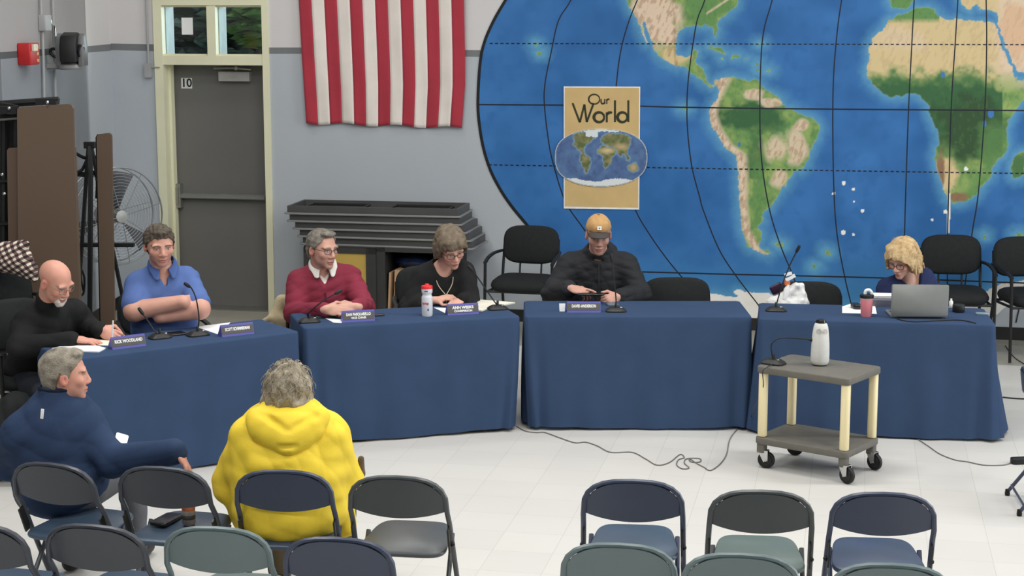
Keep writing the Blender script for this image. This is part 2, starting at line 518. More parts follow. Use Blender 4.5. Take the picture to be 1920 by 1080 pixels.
# ---- cove base
mb = MB()
def wbox(mb, u0, u1, w0, w1, z0, z1, mi=0):
    c = wp((u0 + u1) / 2, (w0 + w1) / 2, (z0 + z1) / 2)
    mb.box(c, (abs(u1 - u0), abs(w1 - w0), abs(z1 - z0)), rotz(WYAW), mi)
wbox(mb, U_R1, 10, -0.004, 0.012, 0, 0.105)
wbox(mb, -1.45, U_L0, -0.004, 0.012, 0, 0.105)
tag(mb.build('baseboard_back', M_cove, smooth=0), kind='structure')
mb = MB(); mid = (LA + LB) / 2
mb.box(mid + LN * 0.006 + Vector((0, 0, 0.052)), (0.012, (LA - LB).length - 0.03, 0.105), rotz(math.atan2(LU.y, LU.x) - math.pi / 2))
tag(mb.build('baseboard_left', M_cove, smooth=0), kind='structure')

# ---- door frame with transom (all in wall coordinates)
u = lambda px, py: wuz(px, py)[0]
z = lambda px, py: wuz(px, py)[1]
uo0, ui0, um0, um1, ui1, uo1 = U_L0, u(305, 60), u(389, 60), u(405, 60), u(492, 60), U_R1
zt, zp1, zp0, zd = FT, z(400, 10), z(400, 105), z(400, 122)
mb = MB()
wbox(mb, uo0, ui0, -0.21, 0.018, 0, zt)
wbox(mb, ui1, uo1, -0.21, 0.018, 0, zt)
wbox(mb, ui0, ui1, -0.21, 0.018, zp1, zt)
wbox(mb, ui0, ui1, -0.21, 0.012, zd, zp0)
wbox(mb, um0, um1, -0.10, 0.012, zp0, zp1)
# door stop bead and glazing stops
wbox(mb, ui0, ui0 + 0.02, -0.17, -0.10, 0, zd)
for a, b in ((ui0, um0), (um1, ui1)):
    wbox(mb, a, b, -0.055, -0.02, zp0, zp0 + 0.016); wbox(mb, a, b, -0.055, -0.02, zp1 - 0.016, zp1)
    wbox(mb, b - 0.014, b, -0.055, -0.02, zp0, zp1)
fr = mb.build('trim_1', M_cream, loc=wp((uo0 + uo1) / 2, 0, 0), smooth=30); tag(fr, kind='structure')

def glass_mat():
    m = bpy.data.materials.new('window_glass'); m.use_nodes = True
    nt = m.node_tree; nt.nodes.remove(nt.nodes['Principled BSDF'])
    t = nt.nodes.new('ShaderNodeBsdfTransparent'); t.inputs[0].default_value = (0.86, 0.93, 0.92, 1)
    g = nt.nodes.new('ShaderNodeBsdfGlossy'); g.inputs['Roughness'].default_value = 0.05
    fr = nt.nodes.new('ShaderNodeFresnel'); fr.inputs['IOR'].default_value = 1.5
    mx = nt.nodes.new('ShaderNodeMixShader')
    nt.links.new(fr.outputs[0], mx.inputs[0]); nt.links.new(t.outputs[0], mx.inputs[1]); nt.links.new(g.outputs[0], mx.inputs[2])
    nt.links.new(mx.outputs[0], nt.nodes['Material Output'].inputs[0]); return m
M_glass = glass_mat()
M_ext = mat('exterior_white_trim', (235, 240, 245), 0.6)
for i, (a, b) in enumerate(((ui0, um0), (um1, ui1))):
    wn = thing('window_%d' % (i + 1), wp((a + b) / 2, -0.05, zp0), None, None); tag(wn, kind='structure')
    mb = MB(); wbox(mb, a, b, -0.064, -0.058, zp0, zp1); mb.build('pane', M_glass, wn, smooth=0)
    mb = MB(); wbox(mb, a - 0.012, a + 0.006, -0.24, -0.066, zp0, zp1); wbox(mb, a, b, -0.24, -0.066, zp0 - 0.012, zp0)
    mb.build('window_frame', M_ext, wn, smooth=0)
# paper taped to the left pane
mb = MB(); p0 = wuz(340, 33, -0.055); p1 = wuz(362, 65, -0.055)
wbox(mb, p0[0], p1[0], -0.0565, -0.0555, p1[1], p0[1])
pp = mb.build('paper_notice', M_white, loc=wp((p0[0] + p1[0]) / 2, -0.056, p1[1]), smooth=0)
tag(pp, 'small blank white paper notice stuck to the left transom window pane', 'paper')

# ---- door
DW = -0.20
def dw(px, py, off=DW): return wuz(px, py, off)
dt = thing('door_1', wp(u(400, 300), DW, 0), None, None); tag(dt, kind='structure')
mb = MB(); wbox(mb, ui0 + 0.004, ui1 + 0.02, DW - 0.045, DW, 0.012, zd + 0.03)
mb.build('door_leaf', M_door, dt, smooth=0)
mb = MB(); wbox(mb, ui0, ui1, DW - 0.05, 0.0, 0.0, 0.012); mb.build('threshold', M_steel, dt, smooth=0)
# exit bar
mb = MB()
a = dw(331, 366); b = dw(501, 366)
wbox(mb, a[0], b[0], DW, DW + 0.055, a[1] - 0.022, a[1] + 0.022)
wbox(mb, a[0] + 0.03, b[0], DW + 0.055, DW + 0.07, a[1] - 0.014, a[1] + 0.014)
M_bar = mat('exit_bar_grey', (128, 128, 124), 0.4, 1.0, 0.04)
eb = mb.build('exit_bar', M_bar, dt, smooth=0)
mb = MB(); a0 = dw(331, 343); a1 = dw(345, 388)
wbox(mb, a0[0] - 0.005, a1[0], DW, DW + 0.075, a1[1], a0[1]); wbox(mb, a0[0], a1[0] - 0.02, DW + 0.075, DW + 0.085, a1[1] + 0.03, a0[1] - 0.03)
mb.build('latch_case', M_steel, eb, smooth=0)
# closer
mb = MB(); a0 = dw(414, 134); a1 = dw(472, 152)
wbox(mb, a0[0], a1[0], DW, DW + 0.06, a1[1], a0[1]); cl = mb.build('door_closer', mat('closer_grey', (178, 176, 172), 0.45), dt, smooth=0)
mb = MB(); q = [dw(405, 128), dw(450, 127)]
mb.tube([wp(q[0][0], DW + 0.05, q[0][1]), wp(q[1][0], DW + 0.10, q[1][1]), wp(dw(474, 128)[0], DW + 0.05, dw(474, 130)[1])], 0.009, 8)
mb.ball(wp(q[1][0], DW + 0.10, q[1][1]), 0.02); mb.build('closer_arm', M_steel, cl)
# number plates 1 and 0
M_numwhite = mat('number_sign_white', (235, 235, 235), 0.5); M_ink = mat('black_ink', (18, 18, 18), 0.6)
ns = thing('number_sign', wp(dw(350, 156)[0], DW + 0.002, dw(350, 166)[1]), 'white number sign reading 10 on the grey exit door', 'sign')
mb = MB(); a0 = dw(339.5, 146); a1 = dw(360.5, 166)
um = (a0[0] + a1[0]) / 2
wbox(mb, a0[0], um - 0.001, DW, DW + 0.003, a1[1], a0[1]); wbox(mb, um + 0.001, a1[0], DW, DW + 0.003, a1[1], a0[1])
mb.build('sign_plate', M_numwhite, ns, smooth=0)
RW = Matrix((WU, Vector((0, 0, 1)), WN)).transposed()     # text frame on the back wall: x along, y up, z out
for ch, uu in (('1', (a0[0] + um) / 2), ('0', (um + a1[0]) / 2)):
    text(ch, 0.105, mat4(RW, wp(uu, DW + 0.0035, (a0[1] + a1[1]) / 2)), M_ink, 'numeral', ns, 0.0006, 0.002)

# ---- greenery outside the transom
M_leafd = mat('leaf_dark', (44, 66, 50), 0.6, 1.0, 0.3, 6, c2=(24, 40, 34)); M_leafb = mat('leaf_bright', (120, 165, 84), 0.6, 1.0, 0.2, 8)
M_bark = mat('bark', (70, 58, 48), 0.8)
def tree(base, h, r, mt, label, n=900, seed=1):
    t = thing('tree', base, label, 'tree'); rs = random.Random(seed)
    mb = MB(); mb.tube([base, base + Vector((0.05, 0.05, h * 0.5)), base + Vector((0, 0, h * 0.9))], [0.12, 0.09, 0.04], 8); mb.build('trunk', M_bark, t)
    mb = MB()
    for i in range(n):
        th = rs.uniform(0, 6.283); zz = rs.uniform(-1, 1); q = rs.uniform(0.45, 1.0) * r; s = math.sqrt(1 - zz * zz)
        c = base + Vector((math.cos(th) * s * q, math.sin(th) * s * q, h + zz * q * 0.95))
        R = Matrix.Rotation(rs.uniform(0, 6.28), 3, 'Z') @ Matrix.Rotation(rs.uniform(-1.2, 1.2), 3, 'X'); L = rs.uniform(0.10, 0.2)
        mb.add([c + R @ Vector(p) for p in ((-L, 0, 0), (0, -L * 0.45, 0.02), (L, 0, 0), (0, L * 0.45, 0.02))], [(0, 1, 2, 3)])
    mb.build('crown', mt, t, smooth=0)
p = ony(355, 60, 20.5); tree(Vector((p.x - 0.3, p.y, 0)), 2.6, 1.25, M_leafd, 'dark leafy tree outside, behind the left transom pane', 2600, 1)
p = ony(450, 60, 22.5); tree(Vector((p.x + 0.6, p.y + 1.2, 0)), 2.7, 1.7, M_leafd, 'dark leafy tree outside, behind the right transom pane', 3000, 2)
p = ony(486, 78, 18.3); tree(Vector((p.x, p.y, 0)), 2.48, 0.28, M_leafb, 'bright green sapling outside at the right edge of the transom', 170, 3)
mb = MB(); rs = random.Random(4)
for i in range(26):
    p = ony(rs.uniform(200, 590), 60, rs.uniform(27, 28.2))
    for k in range(4): mb.ball((p.x, p.y, 0.5 + k * 1.1), (0.7, 0.5, 0.75), n=7)
hd = mb.build('hedge', M_leafd, loc=(ony(400, 60, 27.6).x, 27.6, 0)); tag(hd, 'dark green hedge far outside filling the transom view', 'hedge', kind='stuff')

# ---- junction box beside the door frame, conduit
jb = thing('junction_box', onw(280, 146), 'small grey junction box with conduit left of the door frame', 'electrical box')
a0 = wuz(274, 118); a1 = wuz(286, 145)
mb = MB(); wbox(mb, a0[0], a1[0], 0, 0.045, a1[1], a0[1]); mb.build('box', M_greybox, jb, smooth=0)
mb = MB(); q = wuz(280, 118); mb.tube([wp(q[0], 0.018, q[1]), wp(q[0], 0.018, 3.6)], 0.010, 8); mb.build('conduit', M_greybox, jb)
mb = MB(); q = wuz(286, 126); mb.tube([wp(q[0], 0.018, q[1]), wp(uo0 + 0.05, 0.026, q[1])], 0.006, 8); mb.build('conduit', M_greybox, jb)

# ---- left wall fittings
RL = Matrix((LU * -1, LN, Vector((0, 0, 1)))).transposed()   # local x towards the camera?, y out of wall, z up
def lp(px, py, off=0.0): return onl(px, py, off)
# fire alarm
c = lp(41, 101); fa = thing('fire_alarm', c, 'red fire alarm box with white strobe on the left wall', 'fire alarm')
mb = MB(); h0 = lp(41, 81).z - lp(41, 122).z
RLW = Matrix((LU, LN, Vector((0, 0, 1)))).transposed()
mb.rbox(c + LN * 0.05, (0.21, 0.10, h0), 0.012, 0.008, RLW); mb.build('housing', M_red, fa)
mb = MB(); mb.box(c + LN * 0.105 + Vector((0, 0, 0.048)) + LU * 0.02, (0.09, 0.022, 0.05), RLW); mb.build('strobe', mat('strobe_lens', (215, 205, 180), 0.3), fa, smooth=0)
mb = MB()
M_mk = mat('alarm_marking', (222, 190, 110), 0.5)
for dz in (0.05, 0.0, -0.05):
    mb = MB(); mb.box(c + LN * 0.101 + Vector((0, 0, dz)) - LU * 0.06, (0.035, 0.004, 0.022), RLW); mb.build('marking', M_mk, fa, smooth=0)
# conduit with switch box
c = lp(77, 43); eb = thing('electrical_box', c, 'grey electrical box with conduits on the left wall above the camera', 'electrical box')
mb = MB(); mb.rbox(c + LN * 0.03, (0.15, 0.06, lp(77, 28).z - lp(77, 58).z), 0.01, 0.006, RLW); mb.build('box', M_greybox, eb)
for a, b in (((75, -60), (77, 28)), ((80, 58), (83, 200)), ((97, -60), (108, 330))):
    mb = MB(); mb.tube([lp(a[0], a[1], 0.02), lp(b[0], b[1], 0.02)], 0.011, 8); mb.build('conduit', M_greybox, eb)
mb = MB(); mb.tube(spline([lp(86, 36, 0.04), lp(93, 34, 0.05), lp(97, 46, 0.05), lp(102, 50, 0.04), lp(104, 82, 0.04)], 5), 0.008, 6); mb.build('cable', M_chrome, eb)
# pan tilt camera on bracket
c = lp(88, 124); pc = thing('security_camera', c, 'grey and black pan tilt camera on a wall bracket above the brown panels', 'camera')
def lq(px, py, off): return ony(px, py, onl(88, 100).y - 0.02) if off is None else onl(px, py, off)
Yc = onl(92, 110).y - 0.03
C = lambda px, py, dy=0: ony(px, py, Yc + dy)
mb = MB()
g = [C(84, 103), C(91, 103), C(111, 130), C(84, 131)]
mb.loft([[p + Vector((0, -0.02, 0)) for p in g], [p + Vector((0, 0.02, 0)) for p in g]]); mb.build('bracket', M_greybox, pc, smooth=0)
mb = MB(); cc = C(133, 124); mb.box((C(112, 123)), (0.18, 0.1, 0.035)); mb.lathe([(0.02, -0.03), (0.085, -0.028), (0.10, -0.01), (0.10, 0.012), (0.07, 0.03), (0.01, 0.032)], cc, 28)
mb.build('base', mat('camera_silver', (150, 150, 150), 0.3, 1, 0.04), pc)
M_camgrey = mat('camera_grey', (112, 113, 114), 0.4, 1.0, 0.05)
for dx in (-0.088, 0.088):
    mb = MB(); cx = C(134, 93) + Vector((dx, 0, 0))
    poly = [(-0.075, -0.125), (0.075, -0.125), (0.08, 0.04), (0.055, 0.10), (0, 0.125), (-0.055, 0.10), (-0.08, 0.04)]
    Rm = Matrix((Vector((0, 1, 0)), Vector((0, 0, 1)), Vector((1, 0, 0)))).transposed()
    mb.prism(poly, -0.02, 0.02, cx, Rm, 0.006); mb.build('yoke_arm', M_camgrey, pc)
mb = MB(); Rm = Matrix((Vector((0, 1, 0)), Vector((0, 0, 1)), Vector((1, 0, 0)))).transposed()
hp = [(-0.12, -0.10), (0.10, -0.10), (0.115, 0.02), (0.08, 0.105), (0.0, 0.13), (-0.085, 0.105), (-0.125, 0.02)]
mb.prism(hp, -0.066, 0.066, C(134, 92, -0.02), Rm, 0.015); hd_ = mb.build('camera_head', M_black, pc)
mb = MB(); mb.lathe([(0.05, 0), (0.052, 0.03), (0.04, 0.035), (0.036, 0.015), (0.001, 0.012)], C(146, 94, -0.06), 20, frame((1, -0.25, -0.2)))
mb.build('lens', mat('lens_glass', (14, 14, 18), 0.1, spec=0.8), hd_)
mb = MB(); mb.ball(C(143, 67, -0.02), 0.014, n=8); mb.build('indicator_light', mat('red_led', (255, 90, 110), 0.3, emit=1.2), hd_)
mb = MB(); mb.tube(spline([C(106, 92), C(97, 92), C(95, 99), C(102, 106), C(112, 108)], 5), 0.012, 8); mb.build('cable', M_black, pc)
# ================================================================ WORLD MAP MURAL
def chaikin(P, n=2):
    P = np.array(P, dtype=float)
    for _ in range(n):
        Q = np.roll(P, -1, 0); P = np.stack([P * 0.75 + Q * 0.25, P * 0.25 + Q * 0.75], 1).reshape(-1, 2)
    return P
def inside_dist(P, X, Y):
    ins = np.zeros(X.shape, bool); dist = np.full(X.shape, 1e9); n = len(P)
    for i in range(n):
        x1, y1 = P[i]; x2, y2 = P[(i + 1) % n]
        c = ((y1 > Y) != (y2 > Y)) & (X < (x2 - x1) * (Y - y1) / (y2 - y1 + 1e-12) + x1); ins ^= c
        dx, dy = x2 - x1, y2 - y1; t = np.clip(((X - x1) * dx + (Y - y1) * dy) / (dx * dx + dy * dy + 1e-12), 0, 1)
        dist = np.minimum(dist, (X - x1 - t * dx) ** 2 + (Y - y1 - t * dy) ** 2)
    dist = np.sqrt(dist); return np.where(ins, -dist, dist)
def vnoise(X, Y, s, seed):
    rs = np.random.RandomState(seed); T = rs.rand(64, 64)
    def one(X, Y, T):
        xi = np.floor(X).astype(int); yi = np.floor(Y).astype(int); fx = X - xi; fy = Y - yi
        fx = fx * fx * (3 - 2 * fx); fy = fy * fy * (3 - 2 * fy)
        g = lambda a, b: T[a % 64, b % 64]
        return (g(xi, yi) * (1 - fx) + g(xi + 1, yi) * fx) * (1 - fy) + (g(xi, yi + 1) * (1 - fx) + g(xi + 1, yi + 1) * fx) * fy
    return (one(X / s, Y / s, T) + 0.5 * one(X / s * 2.03, Y / s * 2.03, T.T) + 0.25 * one(X / s * 4.1, Y / s * 4.1, T[::-1])) / 1.75
c2 = lambda L: [(1300 + a / 2.0774, b / 2.0774) for a, b in L]
outline = [(1010, -90), (975, -45), (948, 0), (925, 40), (908, 80), (900, 120), (896, 190), (899, 235), (907, 280), (920, 320), (938, 355), (958, 385), (985, 418), (1010, 448), (1050, 485), (1100, 525), (1150, 560), (1200, 590), (1260, 609), (2040, 612), (2040, -90)]
NAm = [(1150, -80), (1165, -20), (1181, 10), (1187, 25), (1195, 35), (1203, 58), (1212.5, 84), (1214, 74), (1208.7, 62), (1203, 41), (1210.6, 43), (1218, 62), (1228, 89.5), (1230, 101), (1245.6, 113), (1263, 124), (1280.6, 122.5), (1294, 134), (1308, 142), (1319.5, 155.6), (1329, 163), (1336, 165), (1341, 157.5), (1334, 158), (1323, 150), (1321.5, 128), (1302, 120.6), (1310, 93), (1302, 93), (1294, 105), (1284.5, 107), (1269, 103), (1265, 89.5), (1267, 74), (1273, 58), (1284.5, 50.6), (1308, 48.6), (1327, 48.6), (1335, 50.6), (1341, 70), (1345, 66), (1345, 43), (1362, 27), (1380, 12), (1386, -5), (1400, -80)]
CUB = [(1323, 88), (1333, 83), (1347, 89), (1364, 99), (1360, 102), (1345, 96), (1333, 89)]
HIS = [(1370, 103), (1380, 101), (1390, 106), (1384, 111), (1370, 110)]
PRI = [(1398, 109), (1404, 108), (1404, 112), (1398, 112)]
JAM = [(1349, 108), (1357, 108), (1356, 112), (1350, 112)]
SAm = c2([(75, 322), (120, 298), (160, 300), (205, 315), (250, 308), (270, 345), (300, 360), (345, 385), (350, 415), (390, 430), (440, 450), (490, 480), (495, 515), (470, 550), (455, 600), (435, 655), (385, 670), (365, 720), (320, 770), (310, 800), (265, 830), (270, 870), (245, 880), (272, 910), (260, 935), (245, 960), (305, 985), (290, 992), (240, 978), (205, 950), (190, 900), (180, 820), (178, 720), (172, 610), (130, 580), (100, 540), (65, 480), (62, 440), (75, 410), (100, 385), (95, 345)])
AFR = c2([(795, 60), (830, 50), (860, 30), (940, 25), (955, 65), (1000, 80), (1030, 70), (1060, 75), (1130, 85), (1170, 90), (1185, 130), (1200, 175), (1225, 240), (1245, 270), (1250, 300), (1270, 315), (1310, 310), (1335, 320), (1290, 390), (1245, 440), (1220, 490), (1225, 560), (1220, 600), (1170, 640), (1160, 690), (1130, 710), (1110, 750), (1080, 780), (1020, 795), (990, 785), (975, 740), (960, 690), (940, 620), (945, 580), (960, 560), (945, 500), (920, 450), (918, 410), (890, 375), (850, 365), (800, 378), (750, 375), (710, 340), (675, 295), (680, 260), (690, 230), (680, 190), (710, 135), (745, 115), (760, 80)])
IBE = c2([(765, -40), (766, 25), (800, 35), (835, 36), (856, 8), (870, -40)])
MED = c2([(1035, -60), (1038, 10), (1052, 22), (1070, 40), (1080, 48), (1088, 20), (1105, 15), (1112, 34), (1150, 36), (1180, 42), (1190, 70), (1188, 108), (1215, 175), (1240, 235), (1278, 290), (1400, 270), (1560, 200), (1560, -90)])
MAD = c2([(1250, 605), (1285, 588), (1300, 600), (1292, 670), (1265, 700), (1238, 690), (1240, 640)])
TAS = []
ANT = [(1245, 640), (1255, 585), (1300, 560), (1330, 552), (1341, 550), (1359, 553.6), (1376, 557), (1387, 555.5), (1374, 549), (1380, 543), (1387, 544), (1405.6, 548), (1426, 551), (1439, 550), (1500, 560), (1560, 572), (1600, 578), (1700, 580), (1780, 570), (1849, 548), (1858, 539), (1875, 533), (1900, 528), (1960, 524), (2060, 522), (2060, 660)]
ISL = [(1283, 203, 5), (1013, 99, 4), (1004, 83, 3), (1440, 133, 4), (1458, 457, 5), (1465, 459, 4), (1551, 473, 6), (1846, 442, 4), (1910, 442, 7), (1425, 82, 3), (1420, 120, 3), (1421, 132, 3), (1528, 500, 4)]
gx = np.arange(890, 2042, 1.6); gy = np.arange(-90, 614, 1.6)
X, Y = np.meshgrid(gx, gy)
jx = (vnoise(X, Y, 9, 1) - 0.5) * 9; jy = (vnoise(X, Y, 9, 2) - 0.5) * 9
XJ, YJ = X + jx, Y + jy
polys = [NAm, CUB, HIS, PRI, JAM, SAm, AFR, IBE, MED, MAD]
sd = np.full(X.shape, 1e9)
for P in polys: sd = np.minimum(sd, inside_dist(chaikin(P, 1), XJ, YJ))
shelf = sd.copy()
for ix, iy, r in ISL:
    d_ = np.hypot(XJ - ix, (YJ - iy) * 1.2) - r; sd = np.minimum(sd, d_); shelf = np.minimum(shelf, d_ - 4)
sa = inside_dist(chaikin(ANT, 1), X + jx * 0.7, Y + jy * 0.7)
L = lambda c: np.array(alb(c, 0.78))
LO = lambda c: L(c) * np.array((1.0, 1.0, 0.84))
def mixc(A, B, t): return A + (B - A) * t[..., None]
big = vnoise(X, Y, 60, 5); med = vnoise(X, Y, 18, 6); fin = vnoise(X, Y * 0.6, 5, 7)
ocean = mixc(np.broadcast_to(LO((36, 88, 155)), X.shape + (3,)), LO((54, 108, 180)), np.clip(big * 1.6 - 0.3, 0, 1))
ocean = mixc(ocean, LO((40, 92, 160)), np.clip((med - 0.55) * 2.5, 0, 0.6))
ocean = mixc(ocean, LO((62, 124, 178)), np.clip((Y - 470) / 110, 0, 1) * 0.7)
ocean = mixc(ocean, LO((84, 142, 190)), np.clip(1 - np.minimum(shelf, np.minimum(sa, 1e9) + 6) / 24, 0, 1) ** 1.3 * 0.9)
def blob(cx, cy, rx, ry=None):
    ry = ry or rx; d = np.hypot((X - cx) / rx, (Y - cy) / ry) + (med - 0.5) * 0.9; return np.clip((1.15 - d) * 2.2, 0, 1)
TAN, TAN2, GRN, DGR, LGR, BRN = L((196, 176, 132)), L((206, 184, 160)), L((92, 132, 76)), L((52, 92, 58)), L((140, 160, 92)), L((128, 100, 76))
land = mixc(np.broadcast_to(GRN, X.shape + (3,)), LGR, np.clip(med * 1.8 - 0.6, 0, 1))
# South America
land = mixc(land, DGR, blob(1400, 216, 70, 26)); land = mixc(land, DGR, blob(1432, 232, 40, 18) * 0.7)
for b_ in ((1412, 176, 20, 11), (1445, 192, 22, 9), (1455, 280, 26, 26), (1492, 275, 22, 36), (1462, 335, 18, 20), (1505, 235, 14, 12)): land = mixc(land, TAN2, blob(*b_) * 0.85)
land = mixc(land, DGR, blob(1418, 300, 18, 45) * 0.6); land = mixc(land, GRN, blob(1422, 370, 14, 60) * 0.8)
andes = np.interp(Y, [150, 185, 215, 240, 270, 290, 320, 380, 430, 470, 480], [1355, 1342, 1335, 1343, 1362, 1388, 1391, 1393, 1398, 1420, 1440])
aw = np.interp(Y, [150, 200, 270, 300, 400, 480], [16, 10, 12, 13, 9, 10])
am = (np.clip(1.3 - np.abs(X - andes) / aw, 0, 1)) * (X < 1460) * (Y > 146)
land = mixc(land, TAN2, am); land = mixc(land, BRN, am * np.clip((fin - 0.55) * 3, 0, 0.5))
# North America
na = (Y < 150) & (X < 1345)
land = mixc(land, TAN2, blob(1235, 30, 48, 70) * na); land = mixc(land, TAN, blob(1262, 105, 34, 22) * na); land = mixc(land, BRN, np.clip(1 - np.abs(X - (1262 + Y * 0.05)) / 5, 0, 1) * (Y < 125) * na * np.clip(fin * 1.6 - 0.3, 0, 1))
land = mixc(land, GRN, blob(1320, 10, 40, 45) * na); land = mixc(land, TAN2, np.clip(1 - np.abs((X - 1345) + (Y - 12) * 1.5) / 6, 0, 1) * (Y < 32) * (X > 1325) * (X < 1375) * 0.9)
# Africa
af = X > 1600
land = mixc(land, TAN, (np.clip((150 + (med - 0.5) * 40 - Y) / 26, 0, 1)) * af)
land = mixc(land, TAN2, blob(1690, 75, 50, 25) * af * 0.5)
land = mixc(land, DGR, (np.clip((Y - 132 - (med - 0.5) * 34) / 30, 0, 1) * np.clip((310 - Y + (big - 0.5) * 60) / 50, 0, 1)) * af * (X < 1880))
land = mixc(land, L((46, 74, 46)), blob(1815, 240, 70, 70) * af); land = mixc(land, GRN, blob(1860, 270, 30, 50) * af * 0.6)
land = mixc(land, TAN, blob(1775, 330, 22, 42) * af); land = mixc(land, BRN, blob(1764, 318, 8, 40) * af); land = mixc(land, BRN, blob(1795, 368, 22, 9) * af); land = mixc(land, GRN, blob(1835, 350, 26, 30) * af * 0.7)
land = mixc(land, LGR, blob(1885, 155, 26, 20) * af * 0.8); land = mixc(land, GRN, np.clip((44 - Y) / 10, 0, 1) * (X > 1660) * (X < 1762))
land = mixc(land, TAN2, np.clip((X - 1858 - (med - 0.5) * 30) / 18, 0, 1) * np.clip((165 - Y + (big - 0.5) * 40) / 30, 0, 1) * 0.9 * af); land = mixc(land, L((196, 150, 110)), blob(1900, 60, 30, 60) * af * 0.5)
land = mixc(land, DGR, blob(1912, 312, 20, 30) * 0.7)
rel = vnoise(X * 0.9 + Y * 0.35, Y * 0.35 - X * 0.1, 4.5, 21); tanm = np.clip((land[..., 0] / (land[..., 1] + 1e-6) - 1.08) * 8, 0, 1)
land = mixc(land, L((150, 118, 92)), np.clip((rel - 0.52) * 4, 0, 0.55) * tanm * np.where(X > 1600, 0.35, 1.0)); land = mixc(land, L((70, 104, 62)), np.clip((fin - 0.6) * 3, 0, 0.35) * (1 - tanm))
land = mixc(land, L((170, 178, 150)), np.clip(1 + sd / 2.0, 0, 1) * 0.4)
col = np.where((sd < 0)[..., None], land, ocean)
ice = mixc(np.broadcast_to(L((212, 209, 204)), X.shape + (3,)), L((186, 180, 168)), np.clip(med * 1.6 - 0.4, 0, 1) * np.clip((590 - Y) / 60, 0, 1))
col = np.where((sa < 0)[..., None], ice, col)
# lakes
for lx, ly, lr in ((1768, 140, 4), (1858, 213, 6), (1846, 232, 4), (1386, 271, 3)): col = np.where((np.hypot(X - lx, (Y - ly) * 0.7) < lr)[..., None], L((60, 110, 170)), col)
# paint chips and the long scraped flake under the cape
for lx, ly, lr in ((1582, 343, 4), (1600, 355, 3), (1563, 363, 3), (1617, 395, 3.4), (1581, 436, 4.5), (1600, 440, 2.5), (1773, 397, 4), (1748, 412, 2.5), (1601, 378, 2), (1811, 317, 4)): col = np.where((np.hypot(X - lx, Y - ly) < lr)[..., None], L((225, 222, 215)), col)
fl_ = (np.abs(X - (1780 - (Y - 365) * 0.03)) < 2.6) & (Y > 362) & (Y < 437); col = np.where(fl_[..., None], L((225, 222, 212)), col)
so = inside_dist(chaikin(outline, 1), X, Y)
# mesh on the wall plane
vid = -np.ones(X.shape, dtype=np.int64)
keep = so < 1.5
vid[keep] = np.arange(keep.sum())
pts = np.array([onw(a, b, 0.004) for a, b in zip(X[keep], Y[keep])])
q = np.stack([vid[1:, :-1], vid[1:, 1:], vid[:-1, 1:], vid[:-1, :-1]], -1).reshape(-1, 4); q = q[(q >= 0).all(1)]
M_mural = vmat('mural_paint', 0.55, 0.3)
mur = thing('world_map_mural', onw(1450, 610, 0.004), 'huge painted world map mural covering the back wall', 'mural')
np_mesh('painted_map', pts, q, M_mural, mur, col=col[keep])
M_line = mat('mural_line_black', (24, 30, 44), 0.6)
M_outl = mat('mural_border_black', (20, 22, 26), 0.6)
def ribbon(mb, P, wpx, off, dash=None):
    P = [Vector((a, b, 0)) for a, b in P]; S = spline(P, 6); acc = 0
    def emit(seg):
        L1, L2 = [], []
        for i, p in enumerate(seg):
            t = (seg[min(i + 1, len(seg) - 1)] - seg[max(i - 1, 0)]).normalized(); nrm = Vector((-t.y, t.x, 0)) * wpx / 2
            L1.append(onw(p.x + nrm.x, p.y + nrm.y, off)); L2.append(onw(p.x - nrm.x, p.y - nrm.y, off))
        n = len(seg); mb.add(L1 + L2, [(i, i + 1, n + i + 1, n + i) for i in range(n - 1)])
    if not dash: emit(S); return
    D = []
    for a, b in zip(S[:-1], S[1:]):
        n = max(1, int((b - a).length / 2)); D += [a.lerp(b, k / n) for k in range(n)]
    step = dash
    for i in range(0, len(D) - step, step + 1): emit(D[i:i + step])
mb = MB()
mer = [[(1110, -80), (1070.6, 0), (1047, 39), (1033.6, 97), (1022, 155.6), (1020.8, 198), (1029.7, 272), (1039.5, 315), (1055, 365.6), (1068.6, 393), (1088, 420), (1140, 490), (1210, 560), (1250, 600)],
       [(1230, -80), (1195, 0), (1179.5, 39), (1166, 85.6), (1158, 136), (1153, 200), (1156, 270), (1168, 330), (1191, 393), (1215, 435), (1250, 485), (1289, 531), (1330, 570), (1350, 590)],
       [(1345, -80), (1321.5, 0), (1308, 35), (1300, 78), (1292, 136), (1288.4, 183), (1289, 241), (1297, 311), (1312, 369.5), (1319, 395), (1348, 467), (1382, 520), (1422, 572), (1440, 600)],
       [(1464, -80), (1447.8, 0), (1432, 58), (1426, 130), (1425, 241), (1430, 318), (1444.5, 400), (1466, 467), (1488, 520), (1515, 600)],
       [(1590, -80), (1578, 0), (1570, 58), (1563, 144), (1561.5, 241), (1564, 366), (1570, 443), (1584, 520), (1597, 575), (1602, 605)],
       [(1717, -80), (1714, 0), (1709, 96), (1703.5, 207), (1699, 337), (1696, 443), (1693, 605)],
       [(1800, -80), (1796, 0), (1791, 82), (1784, 193), (1780, 318), (1777, 440), (1776, 605)],
       [(1848, -80), (1849, 0), (1850, 82), (1846.5, 207), (1834.5, 361), (1821.5, 445), (1800, 605)],
       [(1990, -80), (1985, 100), (1970, 300), (1940, 450), (1905, 605)]]
for P in mer: ribbon(mb, P, 2.2, 0.0052)
ribbon(mb, [(896, 196), (1150, 198), (1300, 201.5), (1600, 205), (2040, 208)], 2.6, 0.0054)
ribbon(mb, [(1085, 508), (1209, 510), (1360, 514), (1650, 521), (1900, 530), (2040, 534)], 2.6, 0.0054)
mb.build('longitude_lines', M_line, mur, smooth=0)
